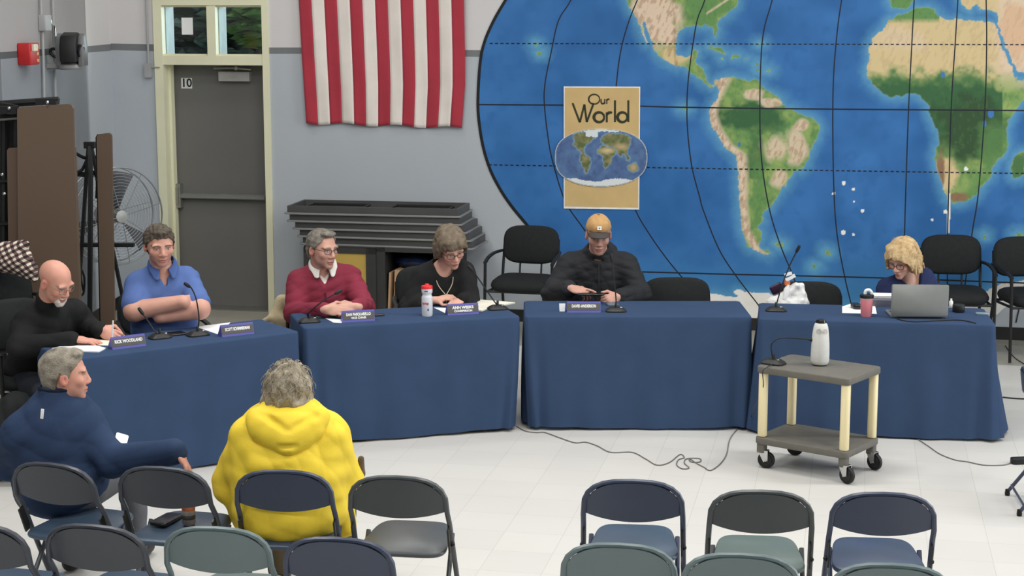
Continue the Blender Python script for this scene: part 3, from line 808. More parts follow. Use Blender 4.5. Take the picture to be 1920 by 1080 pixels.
mb = MB(); ribbon(mb, [(918, 81.5), (1150, 82), (1600, 83), (2040, 84)], 2.2, 0.0054, 4); ribbon(mb, [(916, 309), (1150, 313), (1600, 320.5), (2040, 327)], 2.2, 0.0054, 4)
mb.build('tropic_lines', M_line, mur, smooth=0)
mb = MB(); ribbon(mb, [p for p in outline[:19]], 5.5, 0.0058); mb.build('map_border', M_outl, mur, smooth=0)

# ---------------------------------------------------------------- poster
M_kraft = mat('poster_tan', (178, 152, 104), 0.7, 0.66, 0.05, 8); M_pborder = mat('poster_white_border', (225, 225, 222), 0.6, 0.8)
po = thing('poster', onw(1128, 391), 'tan poster titled Our World with an oval world map, on the blue mural', 'poster')
def quadw(mb, P, off, th=0.002): 
    a = [onw(x, y, off) for x, y in P]; b = [onw(x, y, off - th) for x, y in P]; mb.loft([b, a])
mb = MB(); quadw(mb, [(1057, 391), (1198.5, 393), (1200.5, 162.5), (1057, 162)], 0.014, 0.008); mb.build('poster_border', M_pborder, po, smooth=0)
mb = MB(); quadw(mb, [(1059, 387), (1196.5, 389.5), (1198.5, 165), (1059, 164.5)], 0.0155); mb.build('poster_sheet', M_kraft, po, smooth=0)
M_title = mat('title_dark_green', (52, 56, 36), 0.6)
def wtext(body, px, py, hpx, off, m, name='lettering', sx=1.0, offset=0.0):
    p = onw(px, py, off); k = (onw(px, py - 50, off) - p).length / 50
    text(body, hpx * k / 0.72, mat4(RW, p), m, name, po, 0.0006, offset, sx=sx)
# the title: drawn with strokes like the calligraphic original
def strokes(S, r, off, name):
    mb = MB()
    for st in S:
        pts = [onw(1000 + x / 4.154, 150 + y / 4.154, off) for x, y in st]
        pts = spline(pts, 5) if len(pts) > 2 else pts
        L1, L2 = [], []; n = len(pts)
        for i, p in enumerate(pts):
            t = (pts[min(i + 1, n - 1)] - pts[max(i - 1, 0)]).normalized(); nn = t.cross(WN)
            k = r * (1.0 - 0.35 * abs(2 * i / (n - 1) - 1)); L1.append(p + nn * k); L2.append(p - nn * k)
        mb.add(L1 + L2, [(i, i + 1, n + i + 1, n + i) for i in range(n - 1)])
    mb.build(name, M_title, po, smooth=0)
def circ(cx, cy, rx, ry, a0=0, a1=360, n=12): return [(cx + rx * math.cos(math.radians(a0 + (a1 - a0) * i / n)), cy + ry * math.sin(math.radians(a0 + (a1 - a0) * i / n))) for i in range(n + 1)]
strokes([circ(474, 150, 43, 38), [(528, 148), (528, 170), (536, 184), (550, 182), (556, 170)], [(556, 148), (556, 187)], [(572, 148), (572, 187)], [(572, 160), (582, 150), (594, 150)]], 0.0075, 0.0175, 'lettering')
strokes([[(306, 180), (362, 330)], [(362, 330), (398, 190)], [(398, 190), (416, 328)], [(416, 328), (470, 180)], circ(512, 290, 40, 38), [(572, 252), (572, 330)], [(572, 272), (588, 256), (614, 252)], [(636, 158), (636, 328)], circ(694, 290, 38, 38), [(740, 158), (740, 328)]], 0.013, 0.0175, 'lettering')
# oval map board standing proud of the poster
E4 = lambda L: [(a, b) for a, b in L]
oval = []
for i in range(72):
    a = 2 * math.pi * i / 72; ca, sa_ = math.cos(a), math.sin(a)
    oval.append((528 + 360 * math.copysign(abs(ca) ** 0.92, ca), 605 + 226 * math.copysign(abs(sa_) ** 0.78, sa_)))
pm = [[(318, 432), (330, 418), (400, 415), (440, 405), (470, 430), (440, 480), (405, 500), (385, 540), (402, 582), (372, 562), (332, 522), (312, 492)], [(430, 405), (480, 400), (500, 425), (460, 450)], [(368, 580), (402, 575), (452, 622), (432, 682), (412, 740), (396, 690), (368, 622)], [(500, 540), (540, 508), (632, 530), (642, 570), (604, 602), (602, 652), (567, 694), (550, 652), (540, 590), (504, 570)], [(520, 470), (540, 428), (640, 418), (762, 440), (752, 490), (722, 560), (752, 625), (735, 620), (700, 562), (682, 600), (652, 560), (632, 522), (560, 505)], [(740, 672), (792, 638), (818, 682), (792, 724), (752, 702)]]
px_ = np.arange(160, 900, 5.0); py_ = np.arange(372, 842, 5.0); PX, PY = np.meshgrid(px_, py_)
d0 = inside_dist(np.array(oval), PX, PY); jx = (vnoise(PX, PY, 24, 11) - 0.5) * 26; jy = (vnoise(PX, PY, 24, 12) - 0.5) * 26
sd = np.full(PX.shape, 1e9)
for P in pm: sd = np.minimum(sd, inside_dist(chaikin(P, 1), PX + jx, PY + jy))
n1 = vnoise(PX, PY, 40, 13)
oc = mixc(np.broadcast_to(L((66, 86, 128)), PX.shape + (3,)), L((82, 112, 150)), np.clip(n1 * 1.6 - 0.3, 0, 1)); oc = mixc(oc, L((130, 160, 172)), np.clip(1 - sd / 16, 0, 1) * 0.7)
ld = mixc(np.broadcast_to(L((84, 96, 58)), PX.shape + (3,)), L((140, 130, 90)), np.clip(vnoise(PX, PY, 30, 14) * 2 - 0.7, 0, 1))
ld = mixc(ld, L((190, 172, 132)), np.clip(1.2 - np.hypot((PX - 575) / 70, (PY - 550) / 28), 0, 1)); ld = mixc(ld, L((170, 152, 112)), np.clip(1.2 - np.hypot((PX - 690) / 60, (PY - 520) / 30), 0, 1)); ld = mixc(ld, L((170, 150, 110)), np.clip(1.2 - np.hypot((PX - 780) / 40, (PY - 680) / 40), 0, 1))
oc = np.where((sd < 0)[..., None], ld, oc)
wh = (PY + jy * 0.5 > 778 + 12 * np.sin(PX / 60)) | (PY + jy < 405) | ((np.abs(PX - 455) < 50) & (PY + jy < 440))
oc = np.where(wh[..., None], L((200, 206, 206)), oc); oc = np.where((d0 > -7)[..., None], L((150, 158, 160)), oc)
kp = d0 < 2; vid = -np.ones(PX.shape, dtype=np.int64); vid[kp] = np.arange(kp.sum())
pts = np.array([onw(1000 + a / 4.154, 150 + b / 4.154, 0.0225) for a, b in zip(PX[kp], PY[kp])])
q = np.stack([vid[1:, :-1], vid[1:, 1:], vid[:-1, 1:], vid[:-1, :-1]], -1).reshape(-1, 4); q = q[(q >= 0).all(1)]
ob = np_mesh('oval_map', pts, q, vmat('oval_map_print', 0.5), po, col=oc[kp])
mb = MB(); P = [(1000 + a / 4.154, 150 + b / 4.154) for a, b in oval]
mb.loft([[onw(a, b, 0.015) for a, b in P], [onw(a, b, 0.022) for a, b in P]]); mb.build('oval_board', M_pborder, po, smooth=30)

# ---------------------------------------------------------------- flag
M_fr = mat('flag_red', (150, 40, 54), 0.75, 0.72, 0.05, 6, 0.15, 300, sheen=0.2); M_fw = mat('flag_white', (206, 198, 190), 0.75, 0.76, 0.04, 6, 0.15, 300, sheen=0.2)
fg = thing('flag', onw(716, 240), 'large red and white striped flag hanging vertically on the back wall', 'flag')
def flagp(uu, vv, off):
    y = -70 + vv * (231 + 70 + uu * 9 + 2.5 * math.sin(uu * 19) * max(0, vv - 0.6) * 2.5)
    xl = np.interp(y, [-70, 0, 100, 231], [555, 560, 565.5, 574]); xr = np.interp(y, [-70, 0, 100, 160, 240], [869, 870, 872, 872, 866])
    return onw(xl + (xr - xl) * uu, y, off + 0.010 + 0.011 * math.sin(uu * 21 + vv * 1.5) + 0.006 * math.sin(uu * 47 - vv * 6) * vv)
for i in range(13):
    mb = MB(); n = 5; rows = 46
    mb.grid(lambda a, b: flagp((i + a) / 13, b, 0.022), n, rows)
    mb.build('stripe', M_fr if i % 2 == 0 else M_fw, fg, smooth=60, thick=0.0015)
# ================================================================ FURNITURE
M_cloth = mat('navy_tablecloth', (64, 84, 116), 0.9, 1.25, 0.05, 5, 0.12, 500, spec=0.08)
TZ = 0.74
def tablecloth(FL, FR, dep, label, tl=0.0, tr=0.0, seed=0, hem=0.018, bulge=0.0):
    FL = Vector((FL[0], FL[1], 0)); FR = Vector((FR[0], FR[1], 0)); X = (FR - FL).normalized(); Yv = Vector((-X.y, X.x, 0)); W = (FR - FL).length
    c = (FL + FR) / 2 + Yv * dep / 2
    rs = random.Random(seed); ph = [rs.uniform(0, 6.28) for _ in range(4)]
    per = []
    def side(ax, ay, bx, by, n):
        for i in range(n): per.append((ax + (bx - ax) * i / n, ay + (by - ay) * i / n))
    w, d, r = W / 2, dep / 2, 0.015
    side(-w + r, -d, w - r, -d, 90); side(w - r, -d, w, -d + r, 3); side(w, -d + r, w, d - r, 34); side(w, d - r, w - r, d, 3); side(w - r, d, -w + r, d, 60); side(-w + r, d, -w, d - r, 3); side(-w, d - r, -w, -d + r, 34); side(-w, -d + r, -w + r, -d, 3)
    n = len(per); acc = [0]
    for i in range(n): acc.append(acc[-1] + math.hypot(per[(i + 1) % n][0] - per[i][0], per[(i + 1) % n][1] - per[i][1]))
    rings = []
    def ring(fn): rings.append([c + X * a + Yv * b + Vector((0, 0, zz)) for a, b, zz in [fn(i) for i in range(n)]])
    for k in (0.5, 0.9): ring(lambda i: (per[i][0] * k, per[i][1] * k, TZ + 0.004))
    ring(lambda i: (per[i][0] * (1 - 0.012 / w), per[i][1] * (1 - 0.012 / d), TZ + 0.004))
    ring(lambda i: (per[i][0] * (1 - 0.003 / w), per[i][1] * (1 - 0.003 / d), TZ + 0.0005))
    ring(lambda i: (per[i][0], per[i][1], TZ - 0.008))
    NR = 18
    for k in range(1, NR + 1):
        t = k / NR
        def f(i):
            x, y = per[i]; s = acc[i]
            back = y > d - 1e-3 and abs(x) < w - 0.02
            zb = hem + 0.006 * math.sin(s * 5 + ph[0]); drop = (TZ - 0.008 - zb)
            if back: drop = 0.30
            # outward normal
            nx, ny = (0, -1) if y <= -d + 1e-3 else ((0, 1) if y >= d - 1e-3 else ((1, 0) if x > 0 else (-1, 0)))
            cd = min(math.hypot(abs(x) - w, y + d), 0.30)            # distance to the nearest front corner
            cf = math.exp(-(cd / 0.05) ** 2)
            o = t * (0.012 + bulge * t) + t * (0.006 * math.sin(s * 8.3 + ph[1]) + 0.005 * math.sin(s * 19 + ph[2]) + 0.003 * math.sin(s * 31 + ph[3])) + 0.02 * t * math.exp(-(cd / 0.12) ** 2) * math.sin(cd * 52)
            if abs(x) > w - 1e-3: o += 0.075 * t * math.sin(math.pi * (y + d) / (2 * d))
            sh = (tl if x < 0 else tr) * (abs(x) / w) ** 6 * t ** 1.4
            xx = x + nx * o + (sh if x > 0 else -sh); yy = y + ny * o
            return (xx, yy, TZ - 0.008 - drop * t)
        ring(f)
    mb = MB(); mb.loft(rings, cap0=True, cap1=False)
    o = mb.build('tablecloth', M_cloth, loc=(c.x, c.y, 0), smooth=70)
    tag(o, label, 'tablecloth', 'navy cloths over the meeting tables'); return c, X, Yv
tabC = tablecloth((0.078, 10.486), (1.522, 10.486), 0.57, 'navy cloth over the centre table, in front of the man in the tan cap', -0.06, -0.02, 1)
tabR = tablecloth((1.552, 10.409), (2.99, 10.196), 0.58, 'navy cloth over the rightmost table, holding the open laptop', 0.0, 0.035, 2, bulge=0.01)
tabL = tablecloth((-1.275, 10.09), (0.052, 10.486), 0.52, 'navy cloth over the table with the red capped bottle', 0.0, -0.07, 3)
tabK = tablecloth(onz(126, 676, TZ), (-1.288, 9.985), 0.50, 'navy cloth over the leftmost slanted table, in front of the blue shirt man', 0.0, -0.02, 4)
# feet of the tables, seen in the gap between two cloths
M_tfoot = mat('table_leg_grey', (120, 122, 122), 0.4)

# ---------------------------------------------------------------- folding chairs
def chair_paint(name, c, c2=None): return mat(name, c, 0.36, 0.92, 0.05, 5, spec=0.5)
P_NAVY = chair_paint('chair_navy', (58, 66, 86)); P_NAVYL = chair_paint('chair_navy_seat', (54, 68, 92)); P_CHAR = chair_paint('chair_charcoal', (72, 76, 78)); P_SLATE = chair_paint('chair_slate_green', (100, 116, 118)); P_DKGREY = chair_paint('chair_dark_grey', (64, 68, 76)); P_SEATGREEN = chair_paint('chair_seat_grey_green', (92, 106, 102)); P_BLUESEAT = chair_paint('chair_seat_blue', (62, 78, 96))
M_foot = mat('rubber_foot', (20, 20, 20), 0.8)
def fold_shapes():
    S = {}
    hw = 0.206
    # back + front legs: one bent tube each side, joined across the top
    def side(x): return [Vector((x * 1.06, 0.20, 0.02)), Vector((x * 1.03, 0.03, 0.36)), Vector((x, -0.085, 0.60))]
    L = side(-hw); R = side(hw)
    top = []
    for i in range(13):
        a = math.pi * i / 12; cx = -math.cos(a); t = math.sin(a)
        top.append(Vector((hw * math.copysign(abs(cx) ** 0.72, cx), -0.085 - 0.045 * (0.35 + 0.65 * t ** 0.8) , 0.60 + 0.152 * max(0.0, t) ** 0.62)))
    fr = spline([L[0], L[1], L[2]], 4)[:-1] + top + spline([R[2], R[1], R[0]], 4)[1:]
    mb = MB(); mb.tube(fr, 0.0115, 8); S['back_frame'] = mb
    # backrest pan
    mb = MB(); rows = []
    nx, nz = 22, 10
    def pan(a, b, off):
        x = -1 + 2 * a; top_z = 0.60 + 0.150 * max(0.0, 1 - abs(x) ** 2.6) ** 0.45; bot_z = 0.608 - 0.036 * (1 - x * x) ** 0.9
        zz = bot_z + (top_z - bot_z) * b; yy = -0.078 - 0.05 * (zz - 0.55) / 0.2 - 0.022 * (1 - x * x)
        return Vector((x * hw, yy - off, zz))
    for off, fl in ((0.005, False), (-0.004, True)):
        o0 = len(mb.v); vs = [pan(i / nx, j / nz, off) for j in range(nz + 1) for i in range(nx + 1)]
        fs = [((j * (nx + 1) + i), (j * (nx + 1) + i + 1), ((j + 1) * (nx + 1) + i + 1), ((j + 1) * (nx + 1) + i)) for j in range(nz) for i in range(nx)]
        mb.add(vs, fs if not fl else [f[::-1] for f in fs])
    S['backrest'] = mb
    # seat pan
    mb = MB(); poly = []
    for i in range(40):
        a = 2 * math.pi * i / 40; cx, sy = math.cos(a), math.sin(a)
        x = 0.193 * math.copysign(abs(cx) ** 0.36, cx); y = 0.198 * math.copysign(abs(sy) ** 0.42, sy)
        poly.append((x * (0.93 - 0.11 * (y / 0.205)), y))
    Rm = Matrix.Rotation(math.radians(3), 3, 'X')
    mb.prism(poly, -0.022, 0.0, (0, 0.092, 0.430), Rm, 0.008); S['seat'] = mb
    # rear legs
    for sgn, nm in ((-1, 'rear_leg'), (1, 'rear_leg')):
        mb = MB(); mb.tube([(sgn * 0.185, 0.14, 0.435), (sgn * 0.188, -0.02, 0.22), (sgn * 0.192, -0.165, 0.02)], 0.0105, 8); S[nm + str(sgn)] = mb
    mb = MB(); mb.tube([(-0.191, -0.145, 0.06), (0.191, -0.145, 0.06)], 0.007, 6); mb.tube([(-0.212, 0.155, 0.10), (0.212, 0.155, 0.10)], 0.007, 6); S['stretcher'] = mb
    for sx in (-1, 1):
        mb = MB(); mb.box((sx * 0.205, -0.055, 0.47), (0.008, 0.03, 0.12), Matrix.Rotation(math.radians(22), 3, 'X')); mb.ball((sx * 0.214, -0.02, 0.44), 0.011, n=6); S['hinge%d' % sx] = mb
    F = {}
    for sx in (-1, 1):
        m = MB(); m.lathe([(0.014, 0), (0.0155, 0.012), (0.013, 0.035)], (sx * 0.2185, 0.20, 0.0), 10); F[('f', sx)] = m
        m = MB(); m.lathe([(0.013, 0), (0.0145, 0.012), (0.012, 0.035)], (sx * 0.192, -0.165, 0.0), 10); F[('r', sx)] = m
    return S, F
def fold_proto(paint, seatpaint):
    S, F = fold_shapes()
    t = thing('folding_chair', (0, 0, 0), 'x', 'chair', 'folding chairs facing the tables')
    bf = S['back_frame'].build('back_frame', paint, t); S['backrest'].build('backrest', paint, t); S['seat'].build('seat', seatpaint, t)
    for sx in (-1, 1):
        F[('f', sx)].build('rubber_foot', M_foot, bf)
        l = S['rear_leg%d' % sx].build('rear_leg', paint, t); F[('r', sx)].build('rubber_foot', M_foot, l)
    S['stretcher'].build('stretcher', paint, t); [S['hinge%d' % q].build('hinge', M_blacksteel, t) for q in (-1, 1)]
    return t
FCH = []
CHY = math.radians(-9)
def put_chair(proto, px, py, label, rz=CHY, used=[set()], dz=0.752, dx=0, dy=0):
    """px,py = top middle of the backrest"""
    o = proto if proto.name not in used[0] else copy_tree(proto)
    used[0].add(proto.name)
    p = onz(px, py, dz); tp = rotz(rz) @ Vector((0, -0.13, 0))
    o.location = (p.x - tp.x + dx, p.y - tp.y + dy, 0); o.rotation_euler = (0, 0, rz); o['label'] = label
    FCH.append(o); return o
pr = {k: fold_proto(*v) for k, v in {'navy': (P_NAVY, P_NAVYL), 'grey': (P_DKGREY, P_BLUESEAT), 'char': (P_CHAR, P_CHAR), 'slate': (P_SLATE, P_SLATE), 'chargreen': (P_CHAR, P_SEATGREEN), 'navyblue': (P_NAVY, P_BLUESEAT)}.items()}
chA = put_chair(pr['grey'], 95, 872, 'dark grey folding chair the man in the navy fleece sits on', math.radians(-20))
chB = put_chair(pr['grey'], 303, 879, 'dark folding chair with a phone and a can on its seat', math.radians(-13))
chC = put_chair(pr['navy'], 530, 885, 'navy folding chair the person in the yellow raincoat sits on', math.radians(-5))
chD = put_chair(pr['char'], 744, 896, 'empty charcoal folding chair right beside the yellow raincoat', math.radians(-8))
put_chair(pr['navyblue'], 1187, 903, 'empty navy folding chair, first from the left in the right hand block', math.radians(-6))
put_chair(pr['chargreen'], 1428, 923, 'empty charcoal folding chair with paler grey green seat, between two navy ones', math.radians(-6))
put_chair(pr['navy'], 1658, 927, 'empty navy folding chair in front of the rolling cart, nearest the right edge', math.radians(-6))
put_chair(pr['grey'], -46, 985, 'dark folding chair cut off by the lower left corner of the photo', math.radians(-14))
put_chair(pr['grey'], 174, 988, 'dark grey folding chair in the front row, behind the navy fleece man', math.radians(-14))
put_chair(pr['slate'], 404, 992, 'pale slate folding chair in the front row, nearest behind the yellow raincoat', math.radians(-9))
put_chair(pr['navy'], 632, 1012, 'dark navy folding chair in the front row, right of a pale slate one', math.radians(-9))
put_chair(pr['slate'], 1160, 1023, 'pale slate folding chair, leftmost of three along the bottom right', math.radians(-8))
put_chair(pr['slate'], 1390, 1042, 'pale slate folding chair, middle one of three along the bottom right', math.radians(-8))
put_chair(pr['slate'], 1672, 1061, 'pale slate folding chair, lowest and rightmost of three along the bottom right', math.radians(-8))
ch = put_chair(pr['navy'], 1912, 690, 'dark folding chair turned sideways at the right edge of the photo', math.radians(-97))
ch.location = (2.895, 8.815, 0)

# ---------------------------------------------------------------- black guest chairs with arms
M_mesh = mat('chair_black_fabric', (40, 42, 43), 0.85, 1.0, 0.1, 40, 0.2, 600, spec=0.2)
def guest_proto():
    t = thing('guest_chair', (0, 0, 0), 'x', 'chair', 'black guest chairs')
    Rb = Matrix.Rotation(math.radians(80), 3, 'X')        # local y(up) of the cushion leaning back
    mb = MB(); rings = []
    def cush(poly, c, R, th, crown):
        m = MB(); m.prism(poly, -th / 2, th / 2, c, R, th * 0.42); return m
    poly = []
    for i in range(44):
        a = 2 * math.pi * i / 44; ca, sa = math.cos(a), math.sin(a)
        poly.append((0.235 * math.copysign(abs(ca) ** 0.55, ca), (0.165 if sa > 0 else 0.15) * math.copysign(abs(sa) ** 0.6, sa)))
    cush(poly, (0, 0.24, 0.745), Matrix.Rotation(math.radians(83), 3, 'X'), 0.06, 0).build('backrest', M_mesh, t)
    poly2 = [(0.25 * math.copysign(abs(math.cos(a)) ** 0.5, math.cos(a)), 0.235 * math.copysign(abs(math.sin(a)) ** 0.55, math.sin(a))) for a in [2 * math.pi * i / 44 for i in range(44)]]
    cush(poly2, (0, -0.02, 0.475), Matrix.Rotation(math.radians(2), 3, 'X'), 0.085, 0).build('seat', M_mesh, t)
    for sx in (-1, 1):
        mb = MB(); mb.tube(spline([(sx * 0.275, -0.235, 0.01), (sx * 0.275, -0.215, 0.40), (sx * 0.275, -0.20, 0.655)], 4), 0.0125, 8); mb.build('front_leg', M_blacksteel, t)
        mb = MB(); mb.tube(spline([(sx * 0.235, 0.29, 0.01), (sx * 0.235, 0.205, 0.42), (sx * 0.225, 0.26, 0.80)], 5), 0.012, 8); mb.build('rear_leg', M_blacksteel, t)
        mb = MB(); mb.tube(spline([(sx * 0.275, -0.21, 0.655), (sx * 0.275, -0.10, 0.685), (sx * 0.268, 0.06, 0.70), (sx * 0.24, 0.235, 0.70)], 5), [0.014] + [0.018] * 14 + [0.014], 8, flat=0.7); mb.build('armrest', M_black, t)
    mb = MB(); mb.tube([(-0.27, -0.20, 0.425), (0.27, -0.20, 0.425)], 0.011, 8); mb.tube([(-0.235, 0.205, 0.42), (0.235, 0.205, 0.42)], 0.011, 8)
    for sx in (-1, 1): mb.tube([(sx * 0.255, -0.21, 0.425), (sx * 0.235, 0.205, 0.42)], 0.011, 8)
    for sx in (-0.09, 0.09): mb.tube([(sx, 0.20, 0.45), (sx, 0.235, 0.64)], 0.008, 6)
    mb.build('seat_frame', M_blacksteel, t)
    return t
GP = guest_proto(); gu = [0]
def guest(x, y, rz, label, zs=1.0, s=1.0):
    o = GP if gu[0] == 0 else copy_tree(GP); gu[0] += 1
    o.location = (x, y, 0); o.rotation_euler = (0, 0, rz); o['label'] = label; o.scale = (s, s, s * zs); return o
p = ony(990, 455, 13.55); guest(p.x - 0.03, p.y - 0.1, math.radians(-14), 'empty black armchair against the wall, between two of the seated people', s=1.0)
p = ony(1784, 480, 13.0); guest(p.x, p.y - 0.12, math.radians(-6), 'empty black armchair against the mural, behind the blond woman', s=1.0)
p = ony(1925, 485, 12.9); guest(p.x + 0.03, p.y - 0.12, math.radians(8), 'black armchair cut off by the right edge, in front of the mural', s=1.0)
p = ony(1269, 540, 11.55); guest(p.x, p.y - 0.22, math.radians(0), 'black armchair pushed in behind the centre table, right of the tan cap man', zs=0.90)
p = ony(1507, 540, 11.4); guest(p.x, p.y - 0.25, math.radians(-6), 'black armchair behind the right table, with a plastic bag on its back', zs=0.90)

# ---------------------------------------------------------------- rolling cart
M_cart = mat('cart_dark_plastic', (106, 103, 96), 0.6, 1.0, 0.06, 20, 0.15, 300); M_leg = mat('cart_cream_leg', (222, 208, 166), 0.5, 0.85, 0.03, 6)
A, B, D_ = Vector((1.46, 9.60, 0)), Vector((1.895, 9.27, 0)), Vector((2.165, 9.60, 0))
ex = (B - A).normalized(); ey = Vector((-ex.y, ex.x, 0)); cw, cd = (B - A).length + 0.05, 0.43
cc = (A + B) / 2 + ey * (cd / 2 - 0.03)
cart = thing('utility_cart', cc, 'dark two shelf rolling cart with cream legs holding the white conference camera', 'cart')
RC = Matrix((ex, ey, Vector((0, 0, 1)))).transposed()
cl = lambda x, y, zz: cc + ex * x + ey * y + Vector((0, 0, zz))
CT, CB = 0.615, 0.19
for zt_, nm in ((CT, 'shelf'), (CB, 'shelf')):
    mb = MB(); mb.rbox(cl(0, 0, zt_ - 0.02), (cw, cd, 0.04), 0.03, 0.006, RC); mb.rbox(cl(0, 0, zt_ - 0.036), (cw - 0.01, cd - 0.01, 0.012), 0.03, 0.004, RC); mb.build(nm, M_cart, cart)
for sx in (-1, 1):
    for sy in (-1, 1):
        lx, ly = sx * (cw / 2 - 0.035), sy * (cd / 2 - 0.035)
        mb = MB(); mb.rbox(cl(lx, ly, (CT + CB) / 2 - 0.02), (0.05, 0.05, CT - CB - 0.045), 0.018, 0.002, RC); mb.build('leg', M_leg, cart)
        cs = MB(); cs.rbox(cl(lx, ly, CB - 0.065), (0.052, 0.052, 0.062), 0.015, 0.004, RC); co = cs.build('caster', M_cart, cart)
        d = Vector((0.75 if sx < 0 else 0.25, -0.3, 0)).normalized(); rgt = Vector((-d.y, d.x, 0)); wc = cl(lx, ly, 0.0) + d * 0.028 + Vector((0, 0, 0.051))
        mb = MB(); Rw = Matrix((d, Vector((0, 0, 1)), rgt)).transposed()
        mb.lathe([(0.012, -0.016), (0.034, -0.015), (0.036, -0.011), (0.047, -0.012), (0.051, -0.006), (0.051, 0.006), (0.047, 0.012), (0.036, 0.011), (0.034, 0.015), (0.012, 0.016)], wc, 28, Rw); mb.build('wheel', M_black, co)
        mb = MB()
        for s_ in (-1, 1):
            q = rgt * s_ * 0.021
            pl = [(0.0, 0.0), (-0.012, -0.012), (-0.045, 0.05), (-0.045, 0.056), (0.012, 0.056), (0.012, -0.004)]
            mb.prism(pl, -0.0018, 0.0018, wc + q, Rw)
        mb.box(wc + d * -0.017 + Vector((0, 0, 0.056)), (0.057, 0.044, 0.004), Matrix((d, rgt, Vector((0, 0, 1)))).transposed())
        mb.lathe([(0.006, -0.026), (0.006, 0.026)], wc, 10, Rw); mb.build('caster_fork', M_chrome, co)

# ---------------------------------------------------------------- cabinet, stacked tray tables
M_cab = mat('cabinet_black', (54, 54, 54), 0.55, 1.0, 0.08, 10); M_tray = mat('table_dark_grey', (76, 76, 76), 0.5, 1.0, 0.06, 8); M_trayedge = mat('table_edge_grey', (134, 134, 132), 0.4, 1.0, 0.05, 10)
M_yel = mat('yellow_panel', (186, 158, 78), 0.6, 1.0, 0.05, 6)
RWZ = rotz(WYAW)
YC = 0.62                                                        # cabinet front, out of the wall
uc0, uc1 = wuz(571, 500, YC)[0], wuz(846, 500, YC)[0]; zc = 0.70
cab = thing('cabinet', wp((uc0 + uc1) / 2, YC / 2, 0), 'low black cabinet with yellow door panel beneath the stacked tables', 'cabinet')
up0, up1 = wuz(695, 500, YC)[0], wuz(722, 500, YC)[0]
mb = MB(); wbox(mb, uc0, uc1, 0.06, YC, zc - 0.035, zc); wbox(mb, uc0, uc1, 0.06, YC, 0.03, 0.06); wbox(mb, uc0, uc0 + 0.03, 0.06, YC, 0.03, zc); wbox(mb, uc1 - 0.03, uc1, 0.06, YC, 0.03, zc); wbox(mb, up0 + 0.05, up1, 0.06, YC, 0.03, zc); wbox(mb, uc0, uc1, 0.05, 0.07, 0.03, zc)
mb.build('carcass', M_cab, cab, smooth=0)
mb = MB(); a, b = uc0, up0 + 0.05
wbox(mb, a, a + 0.055, YC, YC + 0.02, 0.05, zc - 0.01); wbox(mb, b - 0.085, b, YC, YC + 0.02, 0.05, zc - 0.01); wbox(mb, a, b, YC, YC + 0.02, zc - 0.055, zc - 0.01); wbox(mb, a, b, YC, YC + 0.02, 0.05, 0.10)
dr = mb.build('door', M_cab, cab, smooth=0)
mb = MB(); wbox(mb, a + 0.05, b - 0.08, YC + 0.002, YC + 0.012, 0.09, zc - 0.05); mb.build('panel', M_yel, dr, smooth=0)
for i, ux in enumerate((uc0 + 0.06, uc1 - 0.06)):
    for wy in (0.12, YC - 0.06):
        mb = MB(); mb.lathe([(0.028, 0), (0.028, 0.03)], wp(ux, wy, 0), 12); mb.build('foot', M_black, cab)
# cardboard sheets and blue folder in the open bay
M_card = mat('cardboard', (182, 150, 116), 0.8, 0.85, 0.08, 10); M_bluebag = mat('blue_plastic', (44, 62, 104), 0.4, 1.0, 0.3, 9, c2=(22, 30, 52))
ub = wuz(722, 540, YC)[0]
def inbay(name, u0, u1, w0, w1, z0, z1, mt, label, cat, lean=0.0):
    mb = MB(); c = wp((u0 + u1) / 2, (w0 + w1) / 2, (z0 + z1) / 2)
    mb.box(c, (u1 - u0, w1 - w0, z1 - z0), RWZ @ Matrix.Rotation(lean, 3, 'Y')); o = mb.build(name, mt, loc=wp((u0 + u1) / 2, (w0 + w1) / 2, z0), smooth=0); tag(o, label, cat); return o
inbay('cardboard_box', ub + 0.06, ub + 0.36, 0.20, YC - 0.06, 0.07, 0.50, M_card, 'open brown cardboard box inside the cabinet, behind the woman in black', 'box', 0.04)
inbay('cardboard_sheet', ub + 0.015, ub + 0.03, 0.25, YC - 0.04, 0.07, 0.485, M_card, 'folded cardboard sheet standing left of the brown box in the cabinet', 'cardboard', 0.05)
mb = MB(); rs = random.Random(5)
mb.ball(wp(ub + 0.19, 0.36, 0.555), (0.17, 0.12, 0.06), RWZ, 14); o = mb.build('plastic_bag', M_bluebag, loc=wp(ub + 0.19, 0.36, 0.50)); tag(o, 'crumpled dark blue bag on top of the cardboard box in the cabinet', 'bag')
for v in o.data.vertices: v.co += Vector((rs.uniform(-1, 1), rs.uniform(-1, 1), rs.uniform(-1, 1))) * 0.012
# stack of shallow tray tables: each an apron frame on a lipped slab
def tray_proto(L, Dp):
    t = thing('folding_table', (0, 0, 0), 'x', 'table', 'folded tables stacked on the cabinet')
    mb = MB(); mb.rbox((0, 0, 0.007), (L + 0.05, Dp + 0.05, 0.014), 0.03, 0.004); mb.build('tabletop', M_trayedge, t)
    mb = MB(); th = 0.022
    for sy in (-1, 1): mb.box((0, sy * (Dp / 2 - th / 2), 0.042), (L, th, 0.056))
    for sx in (-1, 1): mb.box((sx * (L / 2 - th / 2), 0, 0.042), (th, Dp - 2 * th, 0.056))
    mb.build('apron', M_tray, t, smooth=0)
    mb = MB()
    for sx in (-1, 1): mb.tube([(sx * L * 0.42, -Dp * 0.3, 0.045), (sx * L * 0.42, Dp * 0.3, 0.045), (sx * L * 0.08, Dp * 0.3, 0.045), (sx * L * 0.08, -Dp * 0.3, 0.045)], 0.012, 6, closed=True)
    mb.build('folded_leg', M_blacksteel, t)
    return t
TP = None
